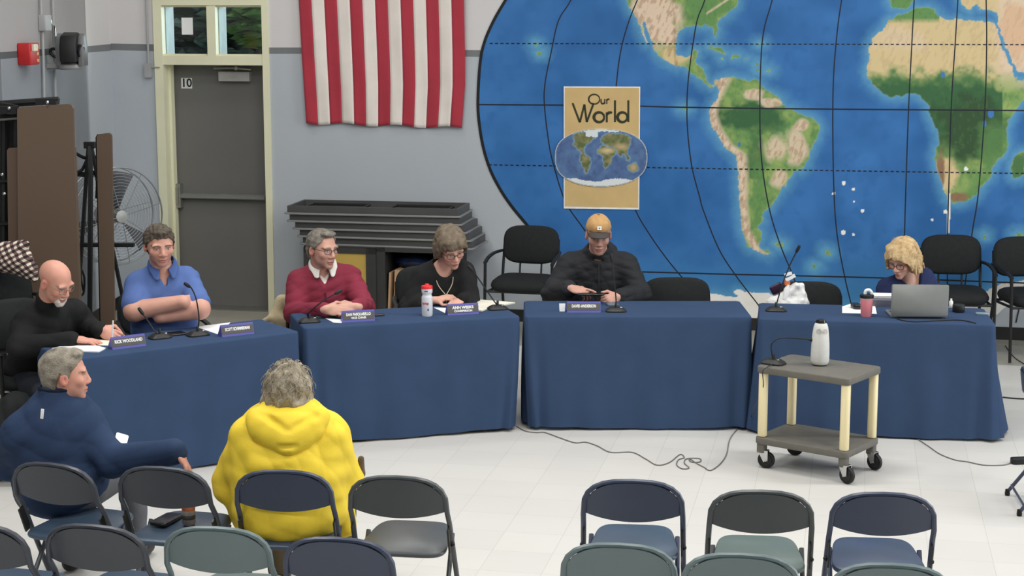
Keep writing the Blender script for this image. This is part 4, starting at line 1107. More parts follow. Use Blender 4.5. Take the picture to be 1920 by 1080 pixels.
lay = [(535, 858, 397.0, 'topmost of the stack of dark folded tables on the cabinet, its open tray showing'),
       (540, 862, 411.5, 'second from the top in the stack of dark folded tables on the cabinet'),
       (553, 870, 427.5, 'third from the top in the stack of dark folded tables on the cabinet'),
       (562, 878, 442.0, 'fourth from the top in the stack of dark folded tables, its pale edge showing'),
       (568, 884, 456.5, 'lowest of the dark folded tables, resting directly on the cabinet')]
zlay = [0.7 + 0.065 * k for k in (4, 3, 2, 1, 0)]
for i, (x0, x1, yy, lb) in enumerate(lay):
    zb = zlay[i]
    p0 = onz((x0 + x1) / 2, yy, zb); wc_ = max(0.30, min(0.9, (p0 - WA).dot(WN)))
    wfront = YC - 0.02 + (4 - i) * 0.0
    ua, ub_ = wuz(x0, yy, wfront)[0], wuz(x1, yy, wfront)[0]
    if TP is None: TP = tray_proto(ub_ - ua - 0.02, 0.48); o = TP
    else: o = copy_tree(TP)
    o.location = wp((ua + ub_) / 2, wfront - 0.24 - 0.02, zb); o.rotation_euler = (0, 0, WYAW - math.radians(1.2) * (i - 2) * 0.6); o['label'] = lb

# ---------------------------------------------------------------- folded cafeteria tables at the left wall
M_brown = mat('brown_laminate', (100, 82, 68), 0.55, 1.0, 0.03, 2)
YB = 11.62
ct = thing('folded_cafeteria_table', ony(75, 700, YB) * 1, 'tall brown cafeteria table folded upright on a black frame at the left wall', 'table')
ct.location.z = 0
def panel(px, Y, th, r, name, parent, m, top_slope=True):
    """outline in photo pixels stood on a plane at depth Y, with real thickness"""
    P = [ony(x, y, Y) for x, y in px]
    mb = MB(); mb.loft([[p + Vector((0, th, 0)) for p in P], P] if True else []); return mb.build(name, m, parent, smooth=0)
panel([(36, 760), (32, 206), (33, 203), (38, 201), (128, 195), (134, 197), (137, 203), (139, 290), (156, 760)][::-1], YB, 0.032, 0, 'tabletop', ct, M_brown)
panel([(20, 760), (13, 282), (16, 278), (137, 270), (141, 276), (158, 760)][::-1], YB + 0.045, 0.032, 0, 'tabletop', ct, M_brown)
mb = MB(); C = lambda px, py, Y: ony(px, py, Y)
for P in ([(2, 196), (30, 198), (26, 700)], [(-30, 205), (-26, 760)], [(8, 200), (6, 760)]):
    mb.tube([C(x, y, YB + 0.12) for x, y in P], 0.022, 6)
for y in (222, 340, 420): mb.tube([C(-60, y + 3, YB + 0.1), C(60, y - 3, YB + 0.1)], 0.016, 6)
mb.box(C(6, 380, YB + 0.2), (0.26, 0.04, 1.25)); mb.tube([C(-60, 200, YB + 0.2), C(110, 188, YB + 0.2)], 0.026, 8)
fr_ = mb.build('frame', M_blacksteel, ct)
mb = MB(); mb.box(C(89, 191, YB + 0.05), (0.14, 0.10, 0.035)); mb.box(C(89, 186.5, YB + 0.04), (0.16, 0.05, 0.012)); mb.build('top_clamp', M_black, fr_, smooth=0)
mb = MB(); mb.box(C(14, 206, YB + 0.03), (0.14, 0.08, 0.05)); mb.build('top_clamp', M_black, fr_, smooth=0)
mb = MB()
for q in ((17, 203), (89, 192), (4, 327), (8, 363)): mb.ball(C(q[0], q[1], YB - 0.02), 0.013, n=8)
mb.build('bolt', M_chrome, fr_)
mb = MB(); mb.tube([C(-20, 226, YB + 0.06), C(32, 222, YB + 0.06)], 0.008, 6); mb.build('rail', M_trayedge, fr_)
for q in (10, 130):
    mb = MB(); p = ony(q, 700, YB); p.z = 0.045; mb.lathe([(0.02, -0.015), (0.045, -0.012), (0.045, 0.012), (0.02, 0.015)], p, 16, frame((1, 0, 0))); mb.tube([(p.x, p.y, 0.05), (p.x, p.y + 0.02, 0.5)], 0.015, 6); mb.build('caster', M_black, ct)
# narrow bench panel
YB2 = 12.55
fb = thing('folded_bench', ony(196, 600, YB2), 'narrow brown bench folded upright, between the tall brown panel and the fan', 'bench'); fb.location.z = 0
panel([(192, 760), (181, 257), (184, 252), (204, 249.5), (208, 252), (209, 258), (217, 760)][::-1], YB2, 0.035, 0, 'bench_top', fb, M_brown)
mb = MB(); P = [ony(x, y, YB2 + 0.036) for x, y in [(190, 760), (179, 258), (182, 252), (206, 249), (214, 760)][::-1]]; mb.loft([[p + Vector((0, 0.02, 0)) for p in P], P]); mb.build('bench_edge', M_black, fb, smooth=0)
# easel-like black stand frame
YE = 12.9
es = thing('easel', ony(168, 600, YE), 'black folding easel behind the brown panels, in front of the drum fan', 'easel'); es.location.z = 0
E_ = lambda x, y, dy=0: ony(x, y, YE + dy)
def floorat(x, dy):  # leg foot on the floor under pixel column x
    p = ony(x, 640, YE + dy); p.z = 0; return p
mb = MB(); mb.tube([E_(166, 270), floorat(138, -0.12)], 0.016, 6); mb.build('leg', M_blacksteel, es)
mb = MB(); mb.tube([E_(170, 270), floorat(252, -0.12)], 0.016, 6); mb.build('leg', M_blacksteel, es)
mb = MB(); mb.tube([E_(168, 270), E_(170, 330, -0.1), floorat(166, -0.3)], 0.02, 6); mb.build('leg', M_blacksteel, es)
mb = MB(); mb.box(E_(168, 272), (0.08, 0.05, 0.05)); mb.build('head_bracket', M_black, es, smooth=0)
mb = MB(); mb.box(E_(198, 459, -0.05), (0.44, 0.06, 0.028)); mb.build('tray', M_black, es, smooth=0)
mb = MB(); mb.tube(spline([E_(141, 287, -0.1), E_(160, 296), E_(183, 294)], 5), 0.014, 6); mb.tube(spline([E_(143, 324, -0.05), E_(154, 318), E_(164, 298)], 5), 0.014, 6); mb.tube([E_(142, 326), E_(175, 329)], 0.02, 6); mb.tube(spline([E_(176, 320), E_(182, 340), E_(181, 372)], 4), 0.012, 6); mb.build('cross_brace', M_blacksteel, es)
mb = MB(); mb.tube(spline([E_(150, 500), E_(158, 520), E_(157, 548), E_(150, 556)], 5), 0.009, 6); mb.tube(spline([E_(152, 485), E_(152, 520), E_(156, 545)], 5), 0.008, 6); mb.build('cable', M_black, es)
# drum fan on a stand
YF = 13.55
fan = thing('drum_fan', ony(215, 600, YF), 'large round grey pedestal fan with wire guard beside the door', 'fan'); fan.location.z = 0
fc = ony(214, 404, YF); fdir = Vector((0.66, -0.75, 0.02)).normalized(); RF = frame(fdir, (0.75, 0.66, 0)); rad = 0.395
M_wire = mat('fan_wire', (150, 153, 155), 0.35, 1.0, 0.05, metal=0.5); M_blade = mat('fan_blade_grey', (84, 86, 90), 0.4, 1.0, 0.06)
mb = MB(); fl2 = lambda x, y, zz: fc + RF @ Vector((x, y, zz))
for zz, rr in ((0.075, 1.0), (-0.075, 1.0)): mb.tube([fl2(math.cos(a) * rad * rr, math.sin(a) * rad * rr, zz) for a in [2 * math.pi * i / 48 for i in range(48)]], 0.0075, 6, closed=True)
for sgn in (1, -1):
    for k in range(1, 16):
        rr = rad * k / 16; zz = sgn * (0.075 + 0.045 * (1 - (k / 16) ** 2))
        mb.tube([fl2(math.cos(a) * rr, math.sin(a) * rr, zz) for a in [2 * math.pi * i / 36 for i in range(36)]], 0.0017, 4, closed=True)
    for k in range(8):
        a = 2 * math.pi * k / 8 + 0.2
        mb.tube([fl2(math.cos(a) * rad * q, math.sin(a) * rad * q, sgn * (0.077 + 0.045 * (1 - q * q))) for q in (0.1, 0.4, 0.7, 1.0)], 0.0034, 5)
mb.build('wire_guard', M_wire, fan)
mb = MB(); mb.lathe([(0.001, 0.13), (0.05, 0.128), (0.055, 0.11), (0.05, 0.06), (0.075, -0.06), (0.075, -0.2), (0.001, -0.21)], fc, 20, RF); mb.build('motor', M_steel, fan)
for k in range(3):
    mb = MB(); a0 = math.radians(76 + 120 * k)
    def bl(a, b):
        r_ = 0.06 + 0.30 * a; half = 0.20 + 0.24 * a * 0.5; th = a0 + (b - 0.5) * half * 2 * (0.75); return fl2(math.cos(th) * r_, math.sin(th) * r_, (b - 0.5) * -0.09)
    mb.grid(bl, 10, 8); mb.build('blade', M_blade, fan, smooth=60, thick=0.003)
mb = MB(); base = Vector((fc.x, fc.y, 0)) + fdir * -0.12
base.z = 0; mb.tube([base + Vector((0, 0, 0.03)), base + Vector((0, 0, fc.z))], 0.022, 10); mb.build('pole', M_steel, fan)
mb = MB(); mb.lathe([(0.02, 0.05), (0.10, 0.04), (0.27, 0.02), (0.28, 0.005), (0.28, 0)][::-1], base, 28); mb.build('base', M_black, fan)
# black duffel on the floor behind the blue shirt
sdf = SDF(0.012); p = ony(205, 590, 12.2); p.z = 0.14
sdf.cone(p + Vector((-0.14, 0, 0)), p + Vector((0.16, 0.05, 0.02)), 0.12, 0.13, 0.03).fn(ripple(0.006, 30, 3)); V, Q = sdf.mesh()
bag = np_mesh('duffel_bag', V, Q, M_mesh, loc=(p.x, p.y, 0)); tag(bag, 'black fabric bag lying on the floor under the narrow brown bench', 'bag')
# ================================================================ THINGS ON THE TABLES
TT = TZ + 0.004
M_mic = mat('microphone_black', (34, 35, 34), 0.45, 1.0, 0.1, 30); M_purple = mat('name_plate_violet', (92, 90, 170), 0.4, 1.0, 0.04, 10); M_npface = mat('name_plate_dark', (84, 82, 78), 0.45, 1.0, 0.05, 10); M_letter = mat('name_plate_white_letter', (245, 245, 245), 0.5)  # name plate face greyed to include glare in its colour
def mic(bx, by, neck, label, zt=TT, rz=0.0, s=1.0, group='gooseneck microphones'):
    """neck: list of (px,py,dY) from the base up"""
    b = onz(bx, by, zt); R = rotz(rz)
    t = thing('microphone', b, label, 'microphone', group)
    mb = MB()
    poly = rrect(0.135 * s, 0.095 * s, 0.03, 5)
    rings = []
    for k, h in ((1, 0), (1.0, 0.008), (0.86, 0.016), (0.62, 0.026), (0.56, 0.028)): rings.append([b + R @ Vector((x * k, y * k, h * s)) for x, y in poly])
    mb.loft(rings); mb.build('base', M_mic, t)
    mb = MB(); mb.rbox(b + R @ Vector((0.032 * s, -0.012 * s, 0.027 * s)), (0.018, 0.012, 0.008), 0.004, 0.002, R); mb.build('talk_button', M_chrome, t)
    top = b + Vector((0, 0, 0.024))
    pts = [top] + [ony(x, y, b.y + dy) for x, y, dy in neck]
    pts = spline(pts, 8)
    mb = MB(); mb.tube(pts, 0.0042, 8); mb.lathe([(0.009, 0), (0.008, 0.03), (0.005, 0.034)], top, 12); mb.build('gooseneck', M_mic, t)
    d = (pts[-1] - pts[-3]).normalized()
    mb = MB(); mb.lathe([(0.005, -0.008), (0.009, 0.0), (0.0105, 0.012), (0.0105, 0.036), (0.008, 0.044), (0.001, 0.047)], pts[-1] - d * 0.01, 14, frame(d)); mb.build('capsule', M_black, t)
    return t
mic(300, 634, [(291, 622, 0.0), (279, 604, 0.02), (266, 586, 0.03)], 'black gooseneck microphone in front of the blue shirt man, nearer the bald man', rz=0.6)
mic(371, 629, [(373, 596, 0), (368, 562, 0.0), (360, 542, 0), (353, 536, -0.02)], 'black gooseneck microphone rising in front of the crossed arms', rz=0.6)
mic(580, 604, [(577, 590, -0.01), (592, 575, -0.03), (614, 559, -0.03), (632, 549, -0.02)], 'black gooseneck microphone slanting across the maroon pullover', rz=0.25)
mic(933, 580, [(926, 564, 0), (908, 538, 0), (890, 512, 0), (884, 505, 0)], 'black gooseneck microphone slanting up to the woman in black', rz=0.25)
mic(1155, 584, [(1155, 560, 0), (1152, 530, -0.01), (1149, 500, -0.02), (1147, 486, -0.02)], 'black gooseneck microphone standing in front of the tan cap man', rz=0.0)
mic(1455, 583, [(1456, 570, 0), (1468, 530, 0), (1482, 495, 0), (1495, 469, -0.02)], 'black gooseneck microphone on the right table, in front of the empty chair with the bag', rz=-0.15)
tcart = mic(1450, 682, [(1447, 662, 0), (1447, 645, -0.005), (1462, 634, -0.01), (1490, 634, -0.02), (1522, 637, -0.03)], 'black gooseneck microphone on the left corner of the rolling cart', zt=CT + 0.001, rz=-0.6, s=1.05)

def ang(X): return math.atan2(X.y, X.x)
aK, aL, aC, aR = ang(tabK[1]), ang(tabL[1]), ang(tabC[1]), ang(tabR[1])
def plate(px, py, yaw, lines, label, W=0.205, white=False):
    """tent style name plate; px,py = middle of the front bottom edge"""
    b = onz(px, py, TT); R = rotz(yaw); t = thing('name_plate', b, label, 'name plate', 'name plates on the tables')
    Hh, dp = 0.068, 0.022
    T = lambda x, y, z_: b + R @ Vector((x, y, z_))
    mb = MB(); mb.loft([[T(sx * W / 2, 0.0, 0), T(sx * W / 2, 0.075, 0), T(sx * W / 2, dp + 0.006, Hh), T(sx * W / 2, dp, Hh)] for sx in (-1, 1)]); mb.build('holder', M_purple, t, smooth=0)
    a = math.atan2(dp, Hh); up = R @ Vector((0, math.sin(a), math.cos(a))); nr = R @ Vector((0, -math.cos(a), math.sin(a))); xr = R @ Vector((1, 0, 0))
    RF_ = Matrix((xr, up, nr)).transposed(); F = lambda x, v, o: b + xr * x + up * v + nr * o
    mb = MB(); mb.loft([[F(x, v, o) for x, v in ((-W / 2 + 0.003, 0.014), (W / 2 - 0.003, 0.014), (W / 2 - 0.003, 0.060), (-W / 2 + 0.003, 0.060))] for o in (0.0002, 0.0015)]); mb.build('name_insert', M_npface, t, smooth=0)
    if len(lines) == 1: text(lines[0], 0.0255, mat4(RF_, F(0, 0.041, 0.002)), M_letter, 'lettering', t, 0.0003, 0.0011, sx=min(1.0, 0.185 / (0.0185 * len(lines[0]))))
    else:
        text(lines[0], 0.0245, mat4(RF_, F(0, 0.046, 0.002)), M_letter, 'lettering', t, 0.0003, 0.0011, sx=min(1.0, 0.185 / (0.0178 * len(lines[0]))))
        text(lines[1], 0.018, mat4(RF_, F(0, 0.024, 0.002)), M_letter, 'lettering', t, 0.0003, 0.0008)
    return t
plate(243, 652, aK, ['RICK WOODLAND'], 'violet edged name plate at the left end, in front of the bald man')
plate(447, 629, aK - 0.06, ['SCOTT SCHIMMERMAN'], 'single line name plate beside a fanned white paper, right of the blue polo man')
plate(673, 603, aL, ['DAN PASQUARELLO', 'VICE CHAIR'], 'name plate with VICE CHAIR on its second line')
plate(869, 590, aL, ['ANN WEEKS', 'CHAIRPERSON'], 'name plate with CHAIRPERSON on its second line')
plate(1095, 586, aC, ['DAVID ANDERSON'], 'single line name plate beside a folded white card, before the tan cap man', W=0.215)
# folded white card
b = onz(1054, 584, TT); cdm = thing('folded_card', b, 'small folded white card standing on the centre table, left of its name plate', 'card')
mb = MB(); mb.loft([[b + Vector((x, y, z_)) for x, y, z_ in ((-0.017, 0, 0), (0.017, 0, 0), (0.021, 0.012, 0.05), (-0.019, 0.012, 0.05))], [b + Vector((x, y + 0.0015, z_)) for x, y, z_ in ((-0.017, 0, 0), (0.017, 0, 0), (0.021, 0.012, 0.05), (-0.019, 0.012, 0.05))]]); mb.loft([[b + Vector((x, y, z_)) for x, y, z_ in ((-0.017, 0.03, 0), (0.017, 0.03, 0), (0.021, 0.0135, 0.05), (-0.019, 0.0135, 0.05))], [b + Vector((x, y + 0.0015, z_)) for x, y, z_ in ((-0.017, 0.03, 0), (0.017, 0.03, 0), (0.021, 0.0135, 0.05), (-0.019, 0.0135, 0.05))]]); mb.build('card_sheet', M_white, cdm, smooth=0)
M_cream_paper = mat('cream_paper', (240, 236, 218), 0.7)
def sheet(P, label, name='paper_sheet', m=None, lift=0.0, th=0.0018, curl=0.0, cat='paper'):
    pts = [onz(x, y, TT + lift + (curl if i in (2,) else 0)) for i, (x, y) in enumerate(P)]
    mb = MB(); mb.loft([pts, [p + Vector((0, 0, th)) for p in pts]] if (pts[1] - pts[0]).cross(pts[2] - pts[0]).z > 0 else [pts[::-1], [p + Vector((0, 0, th)) for p in pts[::-1]]])
    o = mb.build(name, m or M_white, loc=pts[0], smooth=0); tag(o, label, cat); return o
sheet([(97, 655), (150, 642), (199, 654), (185, 661), (120, 659)], 'white papers on the slanted table in front of the bald man', th=0.006)
sheet([(178, 637), (210, 639), (209, 649), (186, 648)], 'small white notepad the bald man is writing on', m=M_cream_paper, th=0.004)
sheet([(367, 613), (432, 605), (425, 612), (411, 628)], 'white paper fanned out on the slanted table, right of its rightmost microphone', th=0.002)
sheet([(610, 597), (645, 600), (640, 606), (625, 605)], 'white paper edge under the clasped hands of the maroon pullover man', th=0.002)
sheet([(813, 577), (850, 578), (850, 584), (836, 588)], 'white paper between the red capped water bottle and the CHAIRPERSON name plate', th=0.002)
sheet([(868, 572), (893, 563), (966, 569), (925, 577), (903, 584), (885, 582)], 'spread of cream papers right of the CHAIRPERSON name plate', m=M_cream_paper, th=0.008)
sheet([(1579, 575), (1602, 568), (1640, 570), (1644, 589), (1579, 587)], 'white paper under the pink tumbler on the right table', th=0.002)
M_phone = mat('phone_black', (24, 26, 28), 0.25, 1.0, 0.1, spec=0.6)
def slab(name, px, py, w, d, h, yaw, m, label, cat, zt=TT, r=0.012, tilt=0.0):
    b = onz(px, py, zt); R = rotz(yaw) @ Matrix.Rotation(tilt, 3, 'X'); mb = MB(); mb.rbox(b + Vector((0, 0, h / 2)), (w, d, h), r, min(0.004, h * 0.3), R); o = mb.build(name, m, loc=b); tag(o, label, cat); return o
slab('phone', 330, 627, 0.11, 0.10, 0.010, aK, M_phone, 'black phone lying on the cloth between the two leftmost microphones', 'phone')
slab('phone', 708, 592, 0.085, 0.05, 0.010, aL, M_phone, 'black phone lying right of the VICE CHAIR name plate', 'phone')
slab('phone', 1148, 572, 0.075, 0.09, 0.011, 0.1, mat('phone_grey_blue', (92, 108, 120), 0.3), 'grey blue phone lying on the centre table below the tablet', 'phone')
slab('notebook', 612, 594, 0.14, 0.09, 0.012, aL, mat('green_notebook', (46, 92, 76), 0.6), 'dark green notebook behind the microphone of the maroon pullover man', 'notebook')
b = slab('mouse', 1606, 578, 0.062, 0.10, 0.03, 0.15, M_phone, 'black computer mouse on white paper beside the pink tumbler', 'mouse', zt=TT + 0.002, r=0.028)
slab('phone_stand', 1797, 585, 0.075, 0.07, 0.05, 0.2, M_black, 'small dark rounded gadget behind the right side of the laptop', 'gadget', r=0.03)
slab('glasses_case', 1842, 590, 0.085, 0.035, 0.014, -0.15, mat('clear_case', (130, 150, 165), 0.2, spec=0.6), 'small clear case at the right end of the right table', 'case', r=0.012)
# water bottle
b = onz(801, 592, TT); wb = thing('water_bottle', b, 'translucent white water bottle with a red cap in front of the woman in black', 'bottle')
M_bot = mat('bottle_frosted', (214, 216, 222), 0.35, 1.0, 0.03, 10, spec=0.5)
mb = MB(); mb.lathe([(0.001, 0), (0.032, 0.0), (0.035, 0.012), (0.035, 0.118), (0.034, 0.125), (0.029, 0.134), (0.029, 0.142), (0.034, 0.150), (0.035, 0.16), (0.035, 0.178), (0.001, 0.179)], b, 32); bo = mb.build('body', M_bot, wb)
mb = MB(); mb.lathe([(0.036, 0.176), (0.036, 0.19), (0.034, 0.194), (0.016, 0.198), (0.012, 0.206), (0.001, 0.207)], b, 32); mb.build('cap', mat('cap_red', (222, 44, 48), 0.4), wb)
def wrapt(body, size, c, r, a0, zz, m, parent, name='lettering'):
    Rn = rotz(a0); n = Rn @ Vector((0, -1, 0)); x = Rn @ Vector((1, 0, 0)); return text(body, size, mat4(Matrix((x, Vector((0, 0, 1)), n)).transposed(), c + n * r + Vector((0, 0, zz))), m, name, parent, 0.0004, 0.0006)
M_rl = mat('red_lettering', (190, 30, 60), 0.5)
wrapt('WRE', 0.02, b, 0.0352, -0.25, 0.082, M_rl, bo)
mb = MB(); mb.box(b + Vector((0.008, -0.0345, 0.045)), (0.008, 0.003, 0.014)); mb.box(b + Vector((-0.004, -0.035, 0.163)), (0.022, 0.002, 0.007)); mb.build('print', mat('blue_print', (70, 84, 130), 0.5), bo, smooth=0)
# tumbler
b = onz(1624, 593, TT); tu = thing('tumbler', b, 'pink tumbler with a black flip lid on the right table', 'tumbler')
mb = MB(); mb.lathe([(0.001, 0), (0.032, 0), (0.034, 0.004), (0.040, 0.105), (0.041, 0.122), (0.001, 0.123)], b, 32); mb.build('body', mat('tumbler_pink', (214, 128, 136), 0.4, 0.9, 0.03, 10), tu)
mb = MB(); mb.lathe([(0.0405, 0.108), (0.0415, 0.124), (0.0405, 0.124)], b, 32); mb.build('rim_band', mat('tumbler_band', (200, 165, 165), 0.3), tu)
mb = MB(); mb.lathe([(0.001, 0.12), (0.043, 0.12), (0.0445, 0.126), (0.044, 0.138), (0.036, 0.143), (0.001, 0.144)], b, 32); lid = mb.build('lid', M_black, tu)
mb = MB(); mb.tube(spline([b + Vector((-0.012, 0, 0.142)), b + Vector((-0.008, -0.005, 0.165)), b + Vector((0.012, -0.008, 0.170)), b + Vector((0.027, -0.006, 0.155)), b + Vector((0.03, -0.004, 0.142))], 5), 0.0105, 10); mb.build('carry_loop', M_white, lid)
# laptop
M_lap = mat('laptop_grey', (128, 130, 128), 0.4, 1.0, 0.03, 20, metal=0.3); M_lapd = mat('laptop_dark', (40, 42, 44), 0.5)
pL, pR = onz(1671, 597, TT), onz(1776, 598, TT); lx = (pR - pL).normalized(); W = (pR - pL).length; ly = Vector((-lx.y, lx.x, 0)); lc = (pL + pR) / 2
la = thing('laptop', lc, 'open grey laptop seen from behind, in front of the blond woman', 'laptop')
Rl = Matrix((lx, ly, Vector((0, 0, 1)))).transposed()
mb = MB(); mb.rbox(lc + ly * 0.125 + Vector((0, 0, 0.008)), (W, 0.235, 0.014), 0.012, 0.004, Rl); ba = mb.build('base', M_lap, la)
mb = MB(); mb.rbox(lc + ly * 0.13 + Vector((0, 0, 0.0155)), (W * 0.9, 0.11, 0.002), 0.005, 0.0005, Rl); mb.build('keyboard', M_lapd, ba)
ta = math.radians(7); upv = Vector((0, 0, 1)) * math.cos(ta) + ly * -math.sin(ta) * -0.2; upv.normalize(); nv = lx.cross(upv)
Rd = Matrix((lx, upv, nv)).transposed(); lh = 0.205
mb = MB(); mb.rbox(lc + Vector((0, 0, 0.012)) + upv * lh / 2, (W * 1.02, lh, 0.007), 0.012, 0.002, Rd); ld_ = mb.build('screen_lid', M_lap, la)
mb = MB(); mb.rbox(lc + Vector((0, 0, 0.012)) + upv * lh / 2 - nv * 0.0042, (W * 0.97, lh * 0.93, 0.001), 0.006, 0.0003, Rd); mb.build('screen', M_lapd, ld_)
mb = MB(); mb.tube([lc + lx * (-W * 0.4) + Vector((0, 0, 0.013)), lc + lx * (W * 0.4) + Vector((0, 0, 0.013))], 0.007, 10); mb.build('hinge', M_lapd, la)
# ring binder with papers
b1, b2 = onz(1648, 580, TT), onz(1685, 580, TT)
bi = thing('binder', (b1 + b2) / 2, 'open grey binder stuffed with papers between the tumbler and the laptop', 'binder')
bc = onz(1658, 573, TT); Rb = rotz(aR) 
mb = MB(); mb.box(bc + Vector((0, 0, 0.030)), (0.17, 0.10, 0.056), Rb @ Matrix.Rotation(0.25, 3, 'X')); mb.build('cover', mat('binder_grey', (104, 104, 116), 0.5), bi, smooth=0)
mb = MB()
for k in range(3): mb.box(bc + Rb @ Vector((-0.01 + 0.01 * k, 0.02, 0.062 + 0.004 * k)), (0.165, 0.11, 0.002), Rb @ Matrix.Rotation(0.12 - 0.05 * k, 3, 'X'))
mb.build('sheets', M_white, bi, smooth=0)
b = onz(1783, 574, TT); sb = thing('small_bottle', b, 'tiny white bottle peeking out right of the laptop lid', 'bottle')
mb = MB(); mb.lathe([(0.001, 0), (0.012, 0), (0.013, 0.004), (0.013, 0.03), (0.006, 0.04), (0.006, 0.05), (0.001, 0.051)], b, 16); mb.build('body', M_white, sb)
# conference camera
b = onz(1537, 684, CT + 0.001); ow = thing('conference_camera', b, 'white tapered conference camera with two round eyes, on the rolling cart', 'camera')
M_owl = mat('camera_white_fabric', (205, 205, 200), 0.7, 0.95, 0.03, 40, 0.1, 900)
mb = MB(); mb.lathe([(0.001, 0.006), (0.044, 0.006), (0.050, 0.014), (0.0535, 0.03), (0.054, 0.06), (0.052, 0.13), (0.047, 0.19), (0.042, 0.225), (0.036, 0.243), (0.030, 0.25), (0.001, 0.25)], b, 40); bd = mb.build('body', M_owl, ow)
mb = MB(); mb.lathe([(0.001, 0), (0.040, 0), (0.044, 0.007), (0.001, 0.008)], b, 32); mb.build('base', M_black, ow)
mb = MB(); mb.lathe([(0.030, 0.248), (0.031, 0.256), (0.027, 0.268), (0.018, 0.272), (0.001, 0.273)], b, 32); mb.build('lens_dome', M_phone, ow)
for sx in (-1, 1):
    a = sx * 0.42; n = Vector((math.sin(a), -math.cos(a), 0.10)).normalized(); rr = 0.0445
    mb = MB(); mb.lathe([(0.017, -0.004), (0.0165, 0.0015), (0.013, 0.002), (0.0125, 0.0006), (0.009, 0.0006), (0.0085, 0.0022), (0.001, 0.0025)], b + Vector((n.x * rr, n.y * rr, 0.205)), 24, frame(n)); mb.build('eye', mat('eye_ring', (186, 184, 180), 0.35, 0.95), ow)
# plastic grocery bag over the empty chair, spray bottle and packets in it
M_bagw = mat('plastic_bag_white', (232, 232, 230), 0.4, 1.0, 0.04, 14, 0.5, 30, spec=0.5)
Yb = 11.18
J = lambda x, y, d=0: ony(x, y, Yb + d)
s_ = SDF(0.008)
s_.cone(J(1462, 572), J(1500, 572), 0.05, 0.05, 0.02); s_.cone(J(1470, 560), J(1492, 538), 0.05, 0.03, 0.03); s_.cone(J(1500, 560), J(1504, 536), 0.045, 0.022, 0.02); s_.cone(J(1452, 566), J(1452, 575), 0.04, 0.05, 0.02); s_.fn(ripple(0.006, 60, 4, 7)); s_.fn(ripple(0.003, 150, 9, 6))
V, Q = s_.mesh()
pb = np_mesh('plastic_bag', V, Q, M_bagw, loc=J(1480, 580)); tag(pb, 'crumpled white plastic bag hanging on the empty black chair at the right table', 'bag')
sp = thing('spray_bottle', J(1470, 560, -0.03), 'bottle with an orange and white nozzle poking out of the plastic bag', 'bottle')
mb = MB(); mb.lathe([(0.02, -0.05), (0.02, 0.02), (0.012, 0.04), (0.012, 0.055)], J(1474, 548, -0.03), 14, frame((0.2, 0, 1))); mb.build('body', M_white, sp)
mb = MB(); mb.box(J(1476, 530, -0.03), (0.034, 0.022, 0.03), rotz(0.2)); mb.build('nozzle', mat('orange_plastic', (226, 122, 70), 0.5), sp, smooth=0)
mb = MB(); mb.box(J(1482, 521, -0.03), (0.07, 0.022, 0.02), Matrix.Rotation(-0.5, 3, 'Y')); mb.box(J(1478, 514, -0.03), (0.05, 0.02, 0.018), Matrix.Rotation(-0.3, 3, 'Y')); mb.build('trigger_head', M_white, sp, smooth=0)
slab_p = MB(); slab_p.rbox(J(1456, 541, -0.01), (0.085, 0.03, 0.06), 0.012, 0.008, Matrix.Rotation(-0.5, 3, 'Y')); o = slab_p.build('packet', mat('packet_black', (30, 30, 32), 0.3, c2=(60, 30, 60)), loc=J(1456, 550)); tag(o, 'dark packet leaning left of the orange nozzled bottle', 'packet')
# cables
M_cabg = mat('cable_grey', (120, 118, 116), 0.6); M_cabb = mat('cable_black', (40, 40, 42), 0.6)
def cable(P, label, m, r=0.004, zt=0.004, name='cable', on=None):
    pts = [(on[i] if on and i in on else onz(p[0], p[1], p[2] if len(p) > 2 else zt)) for i, p in enumerate(P)]
    mb = MB(); mb.tube(spline(pts, 6), r, 6); o = mb.build(name, m, loc=pts[0]); tag(o, label, 'cable'); return o
cable([(968, 799), (985, 808), (1005, 811), (1022, 811), (1050, 821), (1078, 830), (1098, 829), (1120, 836), (1145, 848), (1185, 848), (1210, 860), (1232, 872), (1255, 867), (1275, 852), (1283, 858), (1272, 862), (1269, 872), (1280, 879), (1292, 877), (1283, 868), (1288, 860), (1312, 860), (1312, 866), (1296, 866), (1292, 859), (1305, 868), (1320, 876), (1332, 882), (1350, 870), (1362, 852), (1368, 825), (1381, 806), (1400, 785), (1415, 772)], 'thin grey cable looping across the white floor below the centre table', M_cabg, 0.0036)
cb = cable([(1450, 682, CT + 0.01), (1436, 690, CT + 0.006), (1430, 698, CT - 0.01), (1431, 725, CT - 0.12), (1422, 748, CT - 0.22), (1412, 770, CT - 0.4), (1404, 790, 0.02), (1386, 803, 0.005)], 'black cord dropping from the cart microphone past its left leg', M_cabb, 0.003)
cable([(1716, 820), (1740, 836), (1762, 851), (1790, 862), (1815, 866), (1845, 872), (1880, 872), (1896, 868)], 'grey cord on the floor running to the black adapter at the right edge', M_cabg, 0.0034)
slab('power_adapter', 1912, 869, 0.11, 0.06, 0.035, 0.15, M_black, 'black power adapter on the floor near the right folding chair', 'adapter', zt=0.0, r=0.02)
cable([(1880, 745), (1900, 747), (1940, 749)], 'dark cord on the floor right of the rightmost table', M_cabb, 0.006)
cable([(1885, 648), (1900, 668), (1918, 681), (1935, 690)], 'thin cord curving over the tan floor strip at the right', M_cabb, 0.0035)
cable([(1668, 590, TT + 0.004), (1690, 600, TT + 0.004), (1720, 603, TT + 0.004), (1760, 601, TT + 0.004), (1800, 600, TT + 0.004), (1830, 606, TT + 0.004)], 'black laptop cord lying along the front of the right table', M_cabb, 0.0035)
